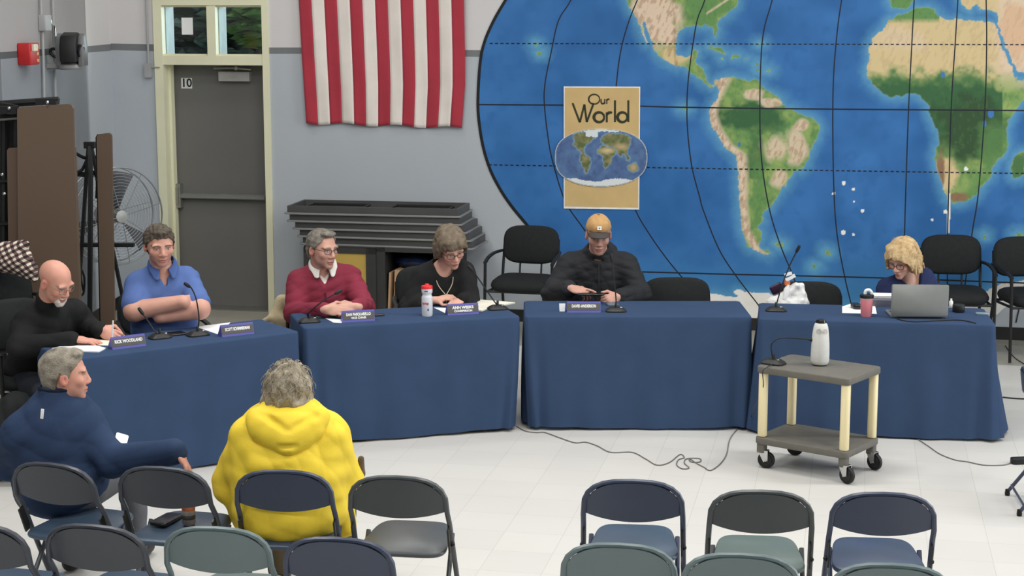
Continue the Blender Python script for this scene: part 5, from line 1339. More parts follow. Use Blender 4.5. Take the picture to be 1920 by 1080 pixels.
# phone and can on folding chair seat
SZ = 0.431
def onseat(ch, lx_, ly_): return ch.location + rotz(ch.rotation_euler.z) @ Vector((lx_, ly_, SZ + math.tan(math.radians(3)) * (ly_ - 0.092)))
R3 = rotz(chB.rotation_euler.z)
cph = onseat(chB, -0.105, 0.125); mb = MB(); mb.rbox(cph + Vector((0, 0, 0.012)), (0.085, 0.165, 0.014), 0.016, 0.004, rotz(chB.rotation_euler.z - 0.12)); o = mb.build('phone', M_phone, loc=cph); tag(o, 'black phone in a case lying on the folding chair seat beside the can', 'phone')
cca = onseat(chB, 0.008, 0.11); can = thing('drink_can', cca, 'tall pale drink can with an orange band standing on the folding chair seat', 'can')
mb = MB(); mb.lathe([(0.001, 0.002), (0.024, 0.002), (0.029, 0.010), (0.029, 0.135), (0.024, 0.147), (0.001, 0.148)], cca, 28); cb_ = mb.build('body', mat('can_pale', (196, 182, 172), 0.35, 1.0, 0.25, 30, c2=(150, 140, 132), metal=0.2), can)
mb = MB(); mb.lathe([(0.0293, 0.07), (0.0295, 0.071), (0.0295, 0.088), (0.0293, 0.089)], cca, 28); mb.build('label_band', mat('can_orange', (200, 120, 76), 0.4, c2=(170, 70, 50), vary=0.2, scale=40), cb_)
mb = MB(); mb.lathe([(0.0293, 0.03), (0.0296, 0.031), (0.0296, 0.048), (0.0293, 0.049)], cca, 28); mb.build('dark_band', mat('can_dark', (80, 76, 72), 0.4), cb_)
# plaid shirt over a chair back at the left
ch_l = guest(ony(12, 560, 11.0).x, 11.05, math.radians(35), 'black armchair at the far left edge under the plaid shirt', s=1.05)
def plaid():
    m = bpy.data.materials.new('plaid_flannel'); m.use_nodes = True; nt = m.node_tree; b = nt.nodes['Principled BSDF']; N = nt.nodes.new; L_ = nt.links.new
    tc = N('ShaderNodeTexCoord'); mp = N('ShaderNodeMapping'); mp.inputs['Rotation'].default_value = (0.2, 0.5, 0.5); L_(tc.outputs['Object'], mp.inputs[0])
    sp_ = N('ShaderNodeSeparateXYZ'); L_(mp.outputs[0], sp_.inputs[0]); outs = []
    for ax in ('X', 'Z'):
        a = N('ShaderNodeMath'); a.operation = 'MULTIPLY'; a.inputs[1].default_value = 185; L_(sp_.outputs[ax], a.inputs[0])
        c = N('ShaderNodeMath'); c.operation = 'SINE'; L_(a.outputs[0], c.inputs[0]); g = N('ShaderNodeMath'); g.operation = 'GREATER_THAN'; g.inputs[1].default_value = 0.0; L_(c.outputs[0], g.inputs[0]); outs.append(g)
    s = N('ShaderNodeMath'); s.operation = 'ADD'; L_(outs[0].outputs[0], s.inputs[0]); L_(outs[1].outputs[0], s.inputs[1])
    h = N('ShaderNodeMath'); h.operation = 'MULTIPLY'; h.inputs[1].default_value = 0.5; L_(s.outputs[0], h.inputs[0])
    rp = N('ShaderNodeValToRGB'); rp.color_ramp.interpolation = 'CONSTANT'; e = rp.color_ramp.elements; e[0].color = (*lin((222, 214, 196)), 1); e[1].position = 0.75; e[1].color = (*lin((40, 30, 34)), 1); k = e.new(0.25); k.color = (*lin((112, 88, 84)), 1)
    L_(h.outputs[0], rp.inputs[0]); L_(rp.outputs[0], b.inputs['Base Color']); b.inputs['Roughness'].default_value = 0.9; return m
s_ = SDF(0.009); Yp = 11.15; J = lambda x, y, d=0: ony(x, y, Yp + d)
s_.cone(J(-20, 470), J(44, 462), 0.06, 0.035, 0.03); s_.cone(J(-20, 490), J(60, 505), 0.06, 0.04, 0.03); s_.cone(J(0, 480), J(64, 522), 0.05, 0.025, 0.03); s_.ell(J(20, 485), (0.15, 0.07, 0.07), None, 0.05); s_.cone(J(40, 462), J(46, 458), 0.035, 0.03, 0.02); s_.fn(folds(0.010, 40, 8, 6, (1, 1, 1))); V, Q = s_.mesh()
o = np_mesh('plaid_shirt', V, Q, plaid(), loc=J(10, 520)); tag(o, 'dark red and cream plaid shirt draped over the chair at the far left', 'shirt')
# tan jacket over the maroon pullover man's chair
s_ = SDF(0.009); Yp = 11.05; J = lambda x, y, d=0: ony(x, y, Yp + d)
s_.cone(J(533, 560), J(518, 592), 0.04, 0.055, 0.03); s_.cone(J(545, 575), J(530, 605), 0.05, 0.05, 0.03); s_.cone(J(515, 590), J(499, 602), 0.03, 0.018, 0.02); s_.cone(J(560, 580), J(560, 620), 0.06, 0.06, 0.03); s_.fn(ripple(0.008, 50, 5)); V, Q = s_.mesh()
o = np_mesh('tan_jacket', V, Q, mat('jacket_tan', (188, 172, 138), 0.85, 0.85, 0.12, 12, 0.3, 60), loc=J(530, 610)); tag(o, 'crumpled tan jacket hung behind the man in the maroon pullover', 'jacket')
# brown bag beside the yellow raincoat
s_ = SDF(0.006); Yp = 7.2; J = lambda x, y, d=0: ony(x, y, Yp + d)
s_.cone(J(677, 860), J(676, 888), 0.014, 0.02, 0.01); s_.cone(J(676, 888), J(655, 915), 0.02, 0.03, 0.01); s_.cone(J(655, 915), J(640, 1000), 0.03, 0.06, 0.03); V, Q = s_.mesh()
o = np_mesh('brown_bag', V, Q, mat('brown_leather', (92, 78, 64), 0.6, 0.9, 0.12, 20), loc=J(660, 990)); tag(o, 'brown leather bag strap sticking up right of the yellow raincoat', 'bag')

# dark backpack heaped at the left end of the tables
s_ = SDF(0.01); Yp = 9.35; J = lambda x, y, d=0: ony(x, y, Yp + d)
p = J(22, 700); s_.cone(Vector((p.x - 0.1, p.y, 0.16)), Vector((p.x + 0.02, p.y, 0.20)), 0.15, 0.14, 0.05); s_.cone(Vector((p.x - 0.12, p.y + 0.05, 0.30)), Vector((p.x + 0.0, p.y + 0.05, 0.40)), 0.13, 0.10, 0.06); s_.fn(folds(0.012, 26, 4, 6, (1, 1, 1))); V, Q = s_.mesh()
o = np_mesh('backpack', V, Q, M_mesh, loc=(p.x, p.y, 0)); tag(o, 'dark backpack slumped on the floor at the left end of the tables', 'bag')
# ================================================================ PEOPLE
VB, VC, VH = 0.0052, 0.0065, 0.0045          # voxel sizes: body, clothes, hair
M_skin = vmat('skin', 0.5, 0.35); M_garment = {}
def garment(name, c, rough=0.85, f=0.9, vary=0.07, scale=9, bump=0.15, bscale=250, **k):
    return mat(name, c, rough, f, vary, scale, bump, bscale, spec=0.12, **k)
def J(px, py, Y): return ony(px, py, Y)
class Head:
    def __init__(s, c, yaw, pitch=0, roll=0, size=1.0, wide=1.0):
        s.c = Vector(c); s.s = size; s.wd = wide
        y, p, r = map(math.radians, (yaw, pitch, roll))
        f0 = Vector((math.sin(y), -math.cos(y), 0)); z = Vector((0, 0, 1))
        f = f0 * math.cos(p) - z * math.sin(p); u = z * math.cos(p) + f0 * math.sin(p)
        x = u.cross(f) * -1                      # image right when facing the camera
        s.f = f; s.u = u * math.cos(r) + x * math.sin(r); s.x = x * math.cos(r) - u * math.sin(r)
        s.R = np.array([[s.x[i], s.f[i], s.u[i]] for i in range(3)], dtype=np.float32)
    def p(s, x, f, u): return s.c + (s.x * x * s.wd + s.f * f + s.u * u) * s.s
    def local(s, V):
        q = (np.asarray(V) - np.array(s.c)) @ s.R / s.s; q = q.copy(); q[:, 0] /= s.wd; return q
    def lgrid(s, X, Y, Z):
        c = s.c; a, b, d = X - c.x, Y - c.y, Z - c.z
        L = [(a * s.R[0, j] + b * s.R[1, j] + d * s.R[2, j]) / s.s for j in range(3)]; L[0] = L[0] / s.wd; return L
    def sculpt(s, S, nose=1.0, chin=1.0, jowl=1.0):
        e = lambda x, f, u, r, k=0.012, op='add': S.ell(s.p(x, f, u), [r[0] * s.s * s.wd, r[1] * s.s, r[2] * s.s], s.R, k * s.s, op)
        c = lambda a, b, ra, rb, k=0.01, op='add': S.cone(s.p(*a), s.p(*b), ra * s.s, rb * s.s, k * s.s, op)
        e(0, -0.012, 0.040, (0.076, 0.097, 0.083)); e(0, 0.016, -0.005, (0.066, 0.078, 0.075), 0.02)
        e(0, 0.030, -0.058, (0.053 * jowl, 0.056, 0.050), 0.025); e(0, 0.068, -0.098, (0.026 * chin, 0.020, 0.019), 0.025)
        for q in (-1, 1):
            e(q * 0.040, 0.062, -0.020, (0.024, 0.022, 0.022), 0.02); e(q * 0.033, 0.082, 0.027, (0.026, 0.012, 0.010), 0.018)
            e(q * 0.032, 0.100, 0.005, (0.019, 0.016, 0.011), 0.014, 'sub')
            e(q * 0.0315, 0.076, 0.005, (0.0145, 0.0125, 0.0115), 0.004)
            e(q * 0.078, -0.010, -0.004, (0.010, 0.020, 0.031), 0.008); e(q * 0.086, -0.004, -0.002, (0.006, 0.009, 0.016), 0.006, 'sub')
            e(q * 0.0135 * nose, 0.094, -0.035, (0.010, 0.011, 0.008), 0.006)
        c((0, 0.086, 0.014), (0, 0.103, -0.024), 0.010, 0.0125 * nose, 0.012); e(0, 0.104, -0.030, (0.0125 * nose, 0.011, 0.010), 0.007)
        e(0, 0.084, -0.061, (0.025, 0.016, 0.009), 0.006); e(0, 0.083, -0.074, (0.021, 0.015, 0.008), 0.006); e(0, 0.101, -0.0675, (0.024, 0.010, 0.0022), 0.003, 'sub')
    def paint(s, V, col, skin, lip=(176, 104, 98), brow=(92, 72, 56), stubble=None, blush=0.14, iris=(70, 80, 90)):
        q = s.local(V); x, f, u = q[:, 0], q[:, 1], q[:, 2]; near = (np.abs(x) < 0.11) & (np.abs(f) < 0.14) & (u > -0.125) & (u < 0.14)
        L = lambda c: np.array(alb(c, 0.86))
        def mixm(m, c): 
            m = np.clip(m, 0, 1) * near; col[:] = col + (L(c) - col) * m[:, None]
        g = lambda cx, cu, rx, ru: np.clip(1.6 - np.hypot((x - cx) / rx, (u - cu) / ru) * 1.3, 0, 1) * (f > 0.02)
        red = tuple(np.clip(np.array(skin) * np.array((1.0, 0.80, 0.78)), 0, 255))
        for k in (-1, 1): mixm(g(k * 0.043, -0.024, 0.028, 0.024) * blush * 1.6, red)
        mixm(g(0, -0.032, 0.018, 0.016) * blush * 1.6, red); mixm((np.abs(x) > 0.07) * (np.abs(u) < 0.04) * (np.abs(f) < 0.04) * 0.5, red)
        if stubble: mixm(((u < -0.038) & (f > -0.01)) * np.clip((np.abs(x) - 0.0) * 3 + 0.45, 0, 0.62) * np.clip((-0.038 - u) / 0.02, 0, 1), stubble)
        mixm(g(0, -0.0675, 0.025, 0.0115) * (f > 0.06) * 0.85, lip); mixm(g(0, -0.0675, 0.022, 0.0024) * (f > 0.06), (96, 50, 48))
        for k in (-1, 1):
            mixm(g(k * 0.0315, 0.0055, 0.017, 0.0085) * (f > 0.06) * 0.75, (120, 84, 74)); mixm(g(k * 0.0315, 0.004, 0.0125, 0.0050) * (f > 0.07), (214, 206, 200)); mixm(g(k * 0.0315, 0.0045, 0.0058, 0.0056) * (f > 0.07), iris); mixm(g(k * 0.0315, 0.0105, 0.015, 0.0028) * (f > 0.07) * 0.9, (60, 44, 40))
            bx = np.clip((np.abs(x - k * 0.034) - 0.0) / 0.024, 0, 1); mixm((np.abs(u - (0.0285 - 0.006 * bx ** 2)) < 0.0052) * (bx < 1) * (f > 0.05) * 0.8, brow)
        for k in (-1, 1): mixm(g(k * 0.008, -0.040, 0.0045, 0.003) * (f > 0.085), (110, 62, 56))
def hand(S, w, d, n, t, curl=0.5, spread=0.1, s=1.0, thumb=0.5, pinch=False, curls=None):
    """w wrist, d finger direction, n back-of-hand normal, t thumb side"""
    d = Vector(d).normalized(); n = Vector(n); n = (n - d * n.dot(d)).normalized(); t = Vector(t); t = (t - d * t.dot(d) - n * t.dot(n)).normalized()
    R = np.array([[t[i], d[i], n[i]] for i in range(3)], dtype=np.float32); w = Vector(w)
    P = lambda a, b, c: w + (t * a + d * b + n * c) * s
    S.ell(P(0, 0.048, 0), [0.040 * s, 0.054 * s, 0.0155 * s], R, 0.012); S.cone(P(0.0, -0.02, 0), P(0.008, 0.03, 0), 0.025 * s, 0.022 * s, 0.015); S.ell(P(0.028, 0.03, -0.006), [0.018 * s, 0.03 * s, 0.015 * s], R, 0.012)
    LN_ = (0.086, 0.096, 0.090, 0.072)
    for i in range(4):
        a = 0.029 - 0.0195 * i; cu = (curls[i] if curls else curl + 0.10 * i); b = P(a, 0.088 - 0.004 * abs(i - 1.2), 0.001); sp = spread * (1.3 - i) * 0.5
        dirv = (d * math.cos(sp) + t * math.sin(sp)).normalized(); ang_ = 0.0; r = (0.0092, 0.0096, 0.0092, 0.0082)[i] * s
        for q, (fr_, bend) in enumerate(((0.46, 0.55), (0.30, 0.9), (0.24, 0.6))):
            ang_ += cu * bend; v = dirv * math.cos(ang_) - n * math.sin(ang_); e = b + v * LN_[i] * fr_ * s
            S.cone(b, e, r, r * 0.9, 0.004); b = e; r *= 0.9
    b = P(0.034, 0.028, -0.004); v = (t * 0.75 + d * 0.7 - n * 0.25 * (1 + thumb)).normalized(); e = b + v * 0.042 * s; S.cone(b, e, 0.0125 * s, 0.0108 * s, 0.006)
    v = (d * 1.0 + t * (0.35 - 0.8 * thumb) - n * 0.5 * thumb).normalized(); e2 = e + v * 0.032 * s; S.cone(e, e2, 0.0105 * s, 0.009 * s, 0.004); S.cone(e2, e2 + (v - n * 0.2).normalized() * 0.02 * s, 0.009 * s, 0.0078 * s, 0.004)
class Fig:
    def __init__(s, head, sL, sR, pelvis, face, eL=None, wL=None, eR=None, wR=None, g=1.0, neckb=None):
        s.h = head; s.sL, s.sR, s.pel = Vector(sL), Vector(sR), Vector(pelvis); s.eL, s.wL, s.eR, s.wR = [Vector(v) if v is not None else None for v in (eL, wL, eR, wR)]
        a = math.radians(face); s.b = Vector((math.sin(a), -math.cos(a), 0)); s.g = g
        s.mid = (s.sL + s.sR) / 2; s.nb = Vector(neckb) if neckb is not None else s.mid + Vector((0, 0, 0.035)); s.skull = head.p(0, -0.025, -0.045)
        s.ax = (s.sR - s.sL).normalized(); zt = (s.nb - s.pel).normalized(); fw = s.ax.cross(zt).normalized(); 
        s.Rt = np.array([[s.ax[i], fw[i], zt[i]] for i in range(3)], dtype=np.float32); s.zt = zt
        s.fw = fw if fw.dot(s.b) > 0 else -fw
    def torso(s, S, inf=0.0, k=0.035, belly=1.0, chest=1.0):
        g = s.g; L = (s.nb - s.pel).length; P = lambda t, f=0: s.pel + s.zt * L * t + s.fw * f
        S.cone(s.sL - s.ax * -0.02, s.sR - s.ax * 0.02, 0.058 * g + inf, None, k)
        S.ell(P(0.66, 0.012), [0.165 * g + inf, 0.112 * g * chest + inf, 0.20 + inf], s.Rt, k); S.ell(P(0.40, 0.02), [0.150 * g * belly + inf, 0.118 * g * belly + inf, 0.19 + inf], s.Rt, k); S.ell(P(0.08), [0.172 * g + inf, 0.125 * g + inf, 0.14 + inf], s.Rt, k)
        for q in (s.sL, s.sR): S.cone(s.nb + Vector((0, 0, 0.015)), q + Vector((0, 0, 0.012)), 0.048 * g + inf * 0.8, 0.042 * g + inf * 0.8, 0.03)
    def arms(s, S, inf=0.0, upto=1.0, k=0.03, fat=1.0):
        for sh, el, wr in ((s.sL, s.eL, s.wL), (s.sR, s.eR, s.wR)):
            if el is None: continue
            S.cone(sh, el, 0.056 * s.g * fat + inf, 0.044 * s.g * fat + inf, k)
            if upto > 0 and wr is not None: S.cone(el, el.lerp(wr, upto), 0.045 * s.g * fat + inf, (0.044 * (1 - upto) + 0.029 * upto) * s.g * fat + inf, 0.02)
    def neck(s, S, r=0.056): S.cone(s.nb - Vector((0, 0, 0.03)), s.skull, r * s.g * 1.06, r * s.h.s * 0.96, 0.02)
    def legs(s, S, inf=0.0, knee=0.42, kz=0.47, splay=0.10, foot=True):
        for q in (-1, 1):
            hip = s.pel + s.ax * q * 0.09 + Vector((0, 0, -0.02)); kn = hip + s.b * knee + s.ax * q * splay * 0.6; kn.z = kz; an = kn + s.b * 0.02; an.z = 0.09
            S.cone(hip, kn, 0.085 * s.g + inf, 0.058 + inf, 0.03); S.cone(kn, an, 0.056 + inf, 0.038 + inf * 1.5, 0.02)
            if foot: S.cone(an - s.b * 0.03 + Vector((0, 0, -0.04)), an + s.b * 0.15 + Vector((0, 0, -0.05)), 0.042, 0.036, 0.02)
def finish(S, name, m, parent, skin=None, head=None, paint=None):
    V, Q = S.mesh(); col = None
    if skin is not None:
        col = np.tile(np.array(alb(skin, 0.86)), (len(V), 1)); n = np.sin(V[:, 0] * 90) * np.sin(V[:, 1] * 80 + 1) * np.sin(V[:, 2] * 85); col *= (1 + 0.03 * n)[:, None]
        col[V[:, 2] < 0.105] = alb((34, 32, 32))
        if head is not None: head.paint(V, col, skin, **(paint or {}))
    return np_mesh(name, V, Q, m, parent, col=col) if parent is not None else (V, Q, col)
def person(label, base): 
    return thing('person', base, label, 'person')
def hair(h, parent, m, t=0.012, line=None, amp=0.003, freq=120, seed=1, extra=None, cutears=True, sub=None, name='hair', back=-0.070):
    """hair cap around the cranium; line: [(angle from the face front in degrees, lowest height)]"""
    S = SDF(VH)
    S.ell(h.p(0, -0.014, 0.042), [(0.076 + t) * h.s * h.wd, (0.097 + t) * h.s, (0.083 + t * 1.25) * h.s], h.R, 0.01); S.ell(h.p(0, -0.035, -0.01), [(0.068 + t) * h.s * h.wd, (0.066 + t) * h.s, 0.075 * h.s], h.R, 0.02)
    if extra: extra(S)
    line = line or [(0, 0.088), (28, 0.082), (42, 0.06), (56, 0.038), (66, 0.02), (78, -0.012), (86, 0.0), (100, 0.030), (112, -0.01), (130, back), (180, back)]
    A = [a for a, b in line]; B = [b for a, b in line]
    def cut(X, Y, Z, D):
        x, f, u = h.lgrid(X, Y, Z); a = np.degrees(np.arctan2(np.abs(x), f + 0.012)); lo = np.interp(a, A, B)
        return np.maximum(D, (lo - u) * h.s)
    S.fn(cut)
    S.fn(ripple(amp, freq, seed, 7))
    if sub: sub(S)
    V, Q = S.mesh(); return np_mesh(name, V, Q, m, parent)
def locks(S, h, n, r, line, seed=0, k=1.0, wave=0.006, wf=2.0, part=0.0, flare=0.15, kk=0.004, amin=0, rz=0.098):
    rs = random.Random(seed); A = [a for a, b in line]; B = [b for a, b in line]
    for i in range(n):
        a = 2 * math.pi * (i + rs.uniform(-0.4, 0.4)) / n; deg = abs(math.degrees((a + math.pi) % (2 * math.pi) - math.pi))
        end = float(np.interp(deg, A, B)) + rs.uniform(-0.008, 0.004); prev = None; ph = rs.uniform(0, 6.28); kr = k * rs.uniform(0.97, 1.05); steps = 15
        for j in range(steps + 1):
            t = j / steps; th = 0.12 + t * 1.45
            ztop = math.cos(th) * rz + 0.040
            if t > 0.55 and end < 0.04: 
                q = (t - 0.55) / 0.45; thm = 0.12 + 0.55 * 1.45; z0 = math.cos(thm) * rz + 0.040; zz = z0 + (end - z0) * q; rad = math.sin(min(1.55, thm + q * 1.2)) * (1 + flare * q * q)
            else: zz = ztop; rad = math.sin(th)
            if zz < end - 0.002: break
            aa = a + wave / 0.09 * math.sin(t * wf * 6.28 + ph) + part * (1 - t)
            p = h.p(math.sin(aa) * rad * 0.086 * kr, -0.014 + math.cos(aa) * rad * 0.106 * kr, zz + wave * 0.6 * math.cos(t * wf * 6.28 + ph))
            if prev is not None: S.cone(prev, p, r * (1 - 0.35 * (t > 0.9)), None, kk)
            prev = p
def strands(h, parent, m, n, rmin, rmax, lo, seed=0, L=0.05, r=0.0016, curl=0.02, back=False, name='hair_strand'):
    mb = MB(); rs = random.Random(seed)
    for i in range(n):
        a = rs.uniform(-math.pi, math.pi); e = rs.uniform(lo, 1.0)
        if abs(a) < 1.1 and e < 0.75: continue
        cz = e; q = math.sqrt(max(0, 1 - cz * cz))
        dv = Vector((math.sin(a) * q, math.cos(a) * q, cz)); k = rs.uniform(rmin, rmax)
        p = h.p(dv.x * 0.085 * k, -0.012 + dv.y * 0.104 * k, 0.040 + dv.z * 0.092 * k)
        pts = [p]; tang = (h.x * rs.uniform(-1, 1) + h.f * rs.uniform(-1, 1) - h.u * rs.uniform(0.2, 1.2)); nrm = (p - h.p(0, -0.012, 0.03)).normalized(); tang = (tang - nrm * tang.dot(nrm)).normalized()
        ph = rs.uniform(0, 6)
        for j in range(1, 6):
            tang = (tang + nrm * math.sin(ph + j * 1.3) * 0.35 + nrm.cross(tang) * math.cos(ph + j) * 0.4 - (h.u * 0.15)).normalized(); pts.append(pts[-1] + tang * L / 5)
        mb.tube(pts, [r, r, r, r, r * 0.8, r * 0.4], 4)
    return mb.build(name, m, parent, smooth=60)
def glasses(h, parent, m, w=0.024, hh=0.018, y=0.004, f=0.102, r=0.0019, temple=True):
    mb = MB()
    for k in (-1, 1):
        pts = []
        for i in range(20):
            a = 2 * math.pi * i / 20; ca, sa = math.cos(a), math.sin(a)
            xx = k * 0.034 + w * math.copysign(abs(ca) ** 0.7, ca); pts.append(h.p(xx, f - 0.35 * max(0, abs(xx) - 0.03), y + hh * math.copysign(abs(sa) ** 0.7, sa)))
        mb.tube(pts, r * h.s, 6, closed=True)
        if temple: mb.tube([h.p(k * (0.034 + w), f - 0.010, y + hh * 0.4), h.p(k * 0.080, 0.05, y + 0.012), h.p(k * 0.083, -0.005, y + 0.012)], r * h.s, 6)
    mb.tube([h.p(-0.034 + w, f, y + 0.004), h.p(0, f + 0.006, y + 0.007), h.p(0.034 - w, f, y + 0.004)], r * h.s, 6)
    return mb.build('glasses', m, parent)
def neckcut(S, F, r=0.07, up=0.16, fwd=0.03, k=0.01, drop=0.0):
    S.cone(F.nb + Vector((0, 0, -0.005 - drop)) + F.fw * fwd, F.nb + Vector((0, 0, up)) + F.fw * fwd, r, r * 1.05, k, 'sub')
M_glassf = mat('glasses_frame_dark', (40, 34, 32), 0.3)
M_trous = garment('trousers_dark', (52, 54, 60)); M_jean = garment('trousers_grey_denim', (96, 98, 104))
def trousers(F, parent, m, **k):
    S = SDF(0.009); F.legs(S, 0.012, foot=False, **k); S.ell(F.pel + Vector((0, 0, -0.01)), [0.185 * F.g, 0.145 * F.g, 0.13], F.Rt, 0.03); S.fn(ripple(0.003, 40, 3)); V, Q = S.mesh(); return np_mesh('trousers', V, Q, m, parent)

# ---------------------------------------------------------------- 1 bald man in black, writing
Y = 9.72
h = Head(J(103, 529, Y - 0.08), 64, 27, 6, 1.03, 1.02)
pw = onz(203, 619, TT + 0.055); pl = onz(152, 637, TT + 0.035)
F = Fig(h, J(48, 612, Y + 0.02), J(140, 588, Y + 0.20), J(70, 700, Y + 0.22).to_3d() * 1, 42, J(36, 652, Y - 0.16), pl + Vector((-0.05, 0.0, 0.0)), J(168, 618, Y + 0.24), pw + Vector((-0.055, -0.01, 0.0)), g=1.12, neckb=J(86, 588, Y + 0.06))
F.pel.z = 0.50
t = person('bald man with a white goatee in black writing at the left table', (F.pel.x, F.pel.y, 0)); guest(F.pel.x - 0.06, F.pel.y + 0.04, math.radians(42), 'black armchair the bald man sits on', s=1.0)
skin1 = (196, 142, 124)
S = SDF(VB); h.sculpt(S, 1.0, 1.1); F.neck(S); F.torso(S, -0.012); F.arms(S, -0.006); F.legs(S, splay=0.12)
hand(S, F.wR + Vector((0.01, 0.0, 0)), (0.88, -0.30, -0.25), (-0.1, -0.75, 0.6), (0.2, 0.5, 0.8), curl=0.95, thumb=0.9, s=1.05)
hand(S, F.wL + Vector((0.02, 0, 0)), (0.96, 0.1, -0.1), (0, -0.1, 1), (0, 1, 0), curl=0.35, s=0.98)
finish(S, 'body', M_skin, t, skin1, h, dict(brow=(150, 130, 118), stubble=None))
sk = garment('sweater_black', (36, 37, 37), f=0.95)
S = SDF(VC); F.torso(S, 0.016, belly=1.08); F.arms(S, 0.014, 0.97, fat=1.08); S.cone(F.nb - Vector((0, 0, 0.02)), F.nb.lerp(F.skull, 0.55), 0.074, 0.068, 0.02); S.fn(folds(0.006, 34, 2)); V, Q = S.mesh(); sw = np_mesh('sweater', V, Q, sk, t)
mb = MB(); q = F.nb + F.fw * 0.085 + Vector((0, 0, -0.01)); mb.rbox(q + Vector((0, 0, -0.02)), (0.006, 0.006, 0.035), 0.002, 0.001); mb.build('zip_pull', M_chrome, sw)
trousers(F, t, M_trous, splay=0.12)
S = SDF(VH); e = lambda x, f, u, r: S.ell(h.p(x, f, u), [r[0] * h.s, r[1] * h.s, r[2] * h.s], h.R, 0.01)
e(0, 0.074, -0.100, (0.032, 0.022, 0.021)); 
for k in (-1, 1): e(k * 0.026, 0.074, -0.080, (0.012, 0.018, 0.022)); e(k * 0.016, 0.091, -0.0525, (0.017, 0.008, 0.005))
S.ell(h.p(0, 0.104, -0.071), [0.021, 0.014, 0.009], h.R, 0.004, 'sub'); S.fn(ripple(0.0012, 300, 2, 6)); V, Q = S.mesh(); np_mesh('beard', V, Q, mat('beard_white', (206, 196, 186), 0.8, 0.9, 0.1, 60), t)
glasses(h, t, mat('glasses_frame_thin', (120, 104, 92), 0.3), r=0.0014, hh=0.015)
pd = onz(210, 640, TT + 0.010); pe = pw + Vector((0.0, -0.0, 0.02)); penr = (pe - pd).normalized(); tip = pd
pn = thing('pen', pd, 'white pen in the writing hand of the bald man', 'pen'); mb = MB(); e1 = J(212, 601, pd.y + 0.0); mb.tube([pd, pd.lerp(e1, 0.08), e1], [0.001, 0.0045, 0.0045], 8); mb.build('barrel', M_white, pn)

# ---------------------------------------------------------------- 2 man in the blue polo, arms crossed
Y = 10.22
h = Head(J(299, 461, Y - 0.06), 24, 10, 2, 0.98, 1.13)
F = Fig(h, J(259, 535, Y), J(351, 527, Y + 0.10), J(308, 640, Y + 0.12), 22, J(252, 583, Y - 0.18), J(343, 566, Y - 0.20), J(374, 579, Y - 0.12), J(300, 594, Y - 0.17), g=1.16, neckb=J(304, 510, Y + 0.02))
F.pel.z = 0.50
t = person('man in a blue polo shirt sitting with crossed arms', (F.pel.x, F.pel.y, 0)); guest(F.pel.x - 0.02, F.pel.y + 0.08, math.radians(24), 'black armchair the blue polo man sits on')
skin2 = (192, 144, 126)
S = SDF(VB); h.sculpt(S, 1.0, 1.05, 1.04); F.neck(S, 0.062); F.torso(S, -0.012); F.arms(S, 0.002, fat=1.2); F.legs(S)
hand(S, F.wR, (-0.55, 0.83, 0.1), (-0.8, -0.5, 0.3), (0, -0.1, 1), curl=0.5, s=0.92)
hand(S, F.wL, (0.42, 0.9, 0.0), (0.9, -0.4, 0.3), (0, 0.2, -1), curl=0.5, s=0.9, thumb=0.9)
finish(S, 'body', M_skin, t, skin2, h, dict(brow=(66, 52, 44), stubble=(146, 110, 96), iris=(60, 58, 56)))
po_ = garment('polo_blue', (82, 104, 156), f=0.86)
S = SDF(VC); F.torso(S, 0.014, belly=1.1); 
for sh, el in ((F.sL, F.eL), (F.sR, F.eR)): S.cone(sh, sh.lerp(el, 0.80), 0.080, 0.083, 0.03)
neckcut(S, F, 0.064, fwd=0.028); S.ell(F.nb + F.fw * 0.10 + Vector((0, 0, -0.005)), [0.020, 0.05, 0.045], F.Rt, 0.006, 'sub'); S.fn(folds(0.006, 34, 11)); V, Q = S.mesh(); sh_ = np_mesh('polo_shirt', V, Q, po_, t)
def collar(F, parent, m, r=0.07, drop=0.05, gap=20, fwd=0.022, lift=0.035, name='collar', zoff=0.048):
    c0 = F.nb + Vector((0, 0, 0.012 + zoff)) + F.fw * fwd; n = 48
    def fn(a, b):
        deg = gap + (360 - 2 * gap) * a; near = min(deg, 360 - deg); th = math.radians(deg); d = F.fw * math.cos(th) + F.ax * math.sin(th)
        front = max(0.0, math.cos(th)); tip = math.exp(-((near - gap - 9) / 13.0) ** 2)
        top = c0 + d * r + Vector((0, 0, lift - 0.050 * front)); out = c0 + d * (r + 0.020 + 0.012 * tip + 0.022 * front) + Vector((0, 0, -0.006 - 0.036 * front - drop * 0.5 * tip))
        k = math.sin(b * math.pi) * 0.006
        return top.lerp(out, b) + d * k
    mb = MB(); mb.grid(fn, n, 6); return mb.build(name, m, parent, smooth=60, thick=0.005)
collar(F, sh_, garment('polo_collar_blue', (74, 96, 148), f=0.86), 0.068)
mb = MB()
for i in range(3): mb.ball(F.nb + F.fw * (0.118 + 0.01 * i) + Vector((0, 0, -0.07 - 0.045 * i)), 0.005, n=6)
mb.build('button', M_white, sh_)
trousers(F, t, M_trous)
hair(h, t, mat('hair_brown_short', (98, 88, 76), 0.8, 1.0, 0.2, 40, 0.4, 220, c2=(66, 58, 50)), 0.010, amp=0.003, freq=210, seed=3, extra=lambda S: S.ell(h.p(0, 0.045, 0.106), [0.058, 0.045, 0.024], h.R, 0.015), line=[(0, 0.070), (28, 0.068), (42, 0.055), (56, 0.035), (66, 0.015), (78, -0.015), (86, 0.0), (100, 0.030), (112, -0.01), (130, -0.07), (180, -0.075)])
wd = (F.wR - F.eR).normalized(); mb = MB(); mb.lathe([(0.032, -0.012), (0.036, -0.008), (0.036, 0.008), (0.032, 0.012)], F.wR - wd * 0.025, 20, frame(wd)); mb.build('wristwatch', M_black, t)

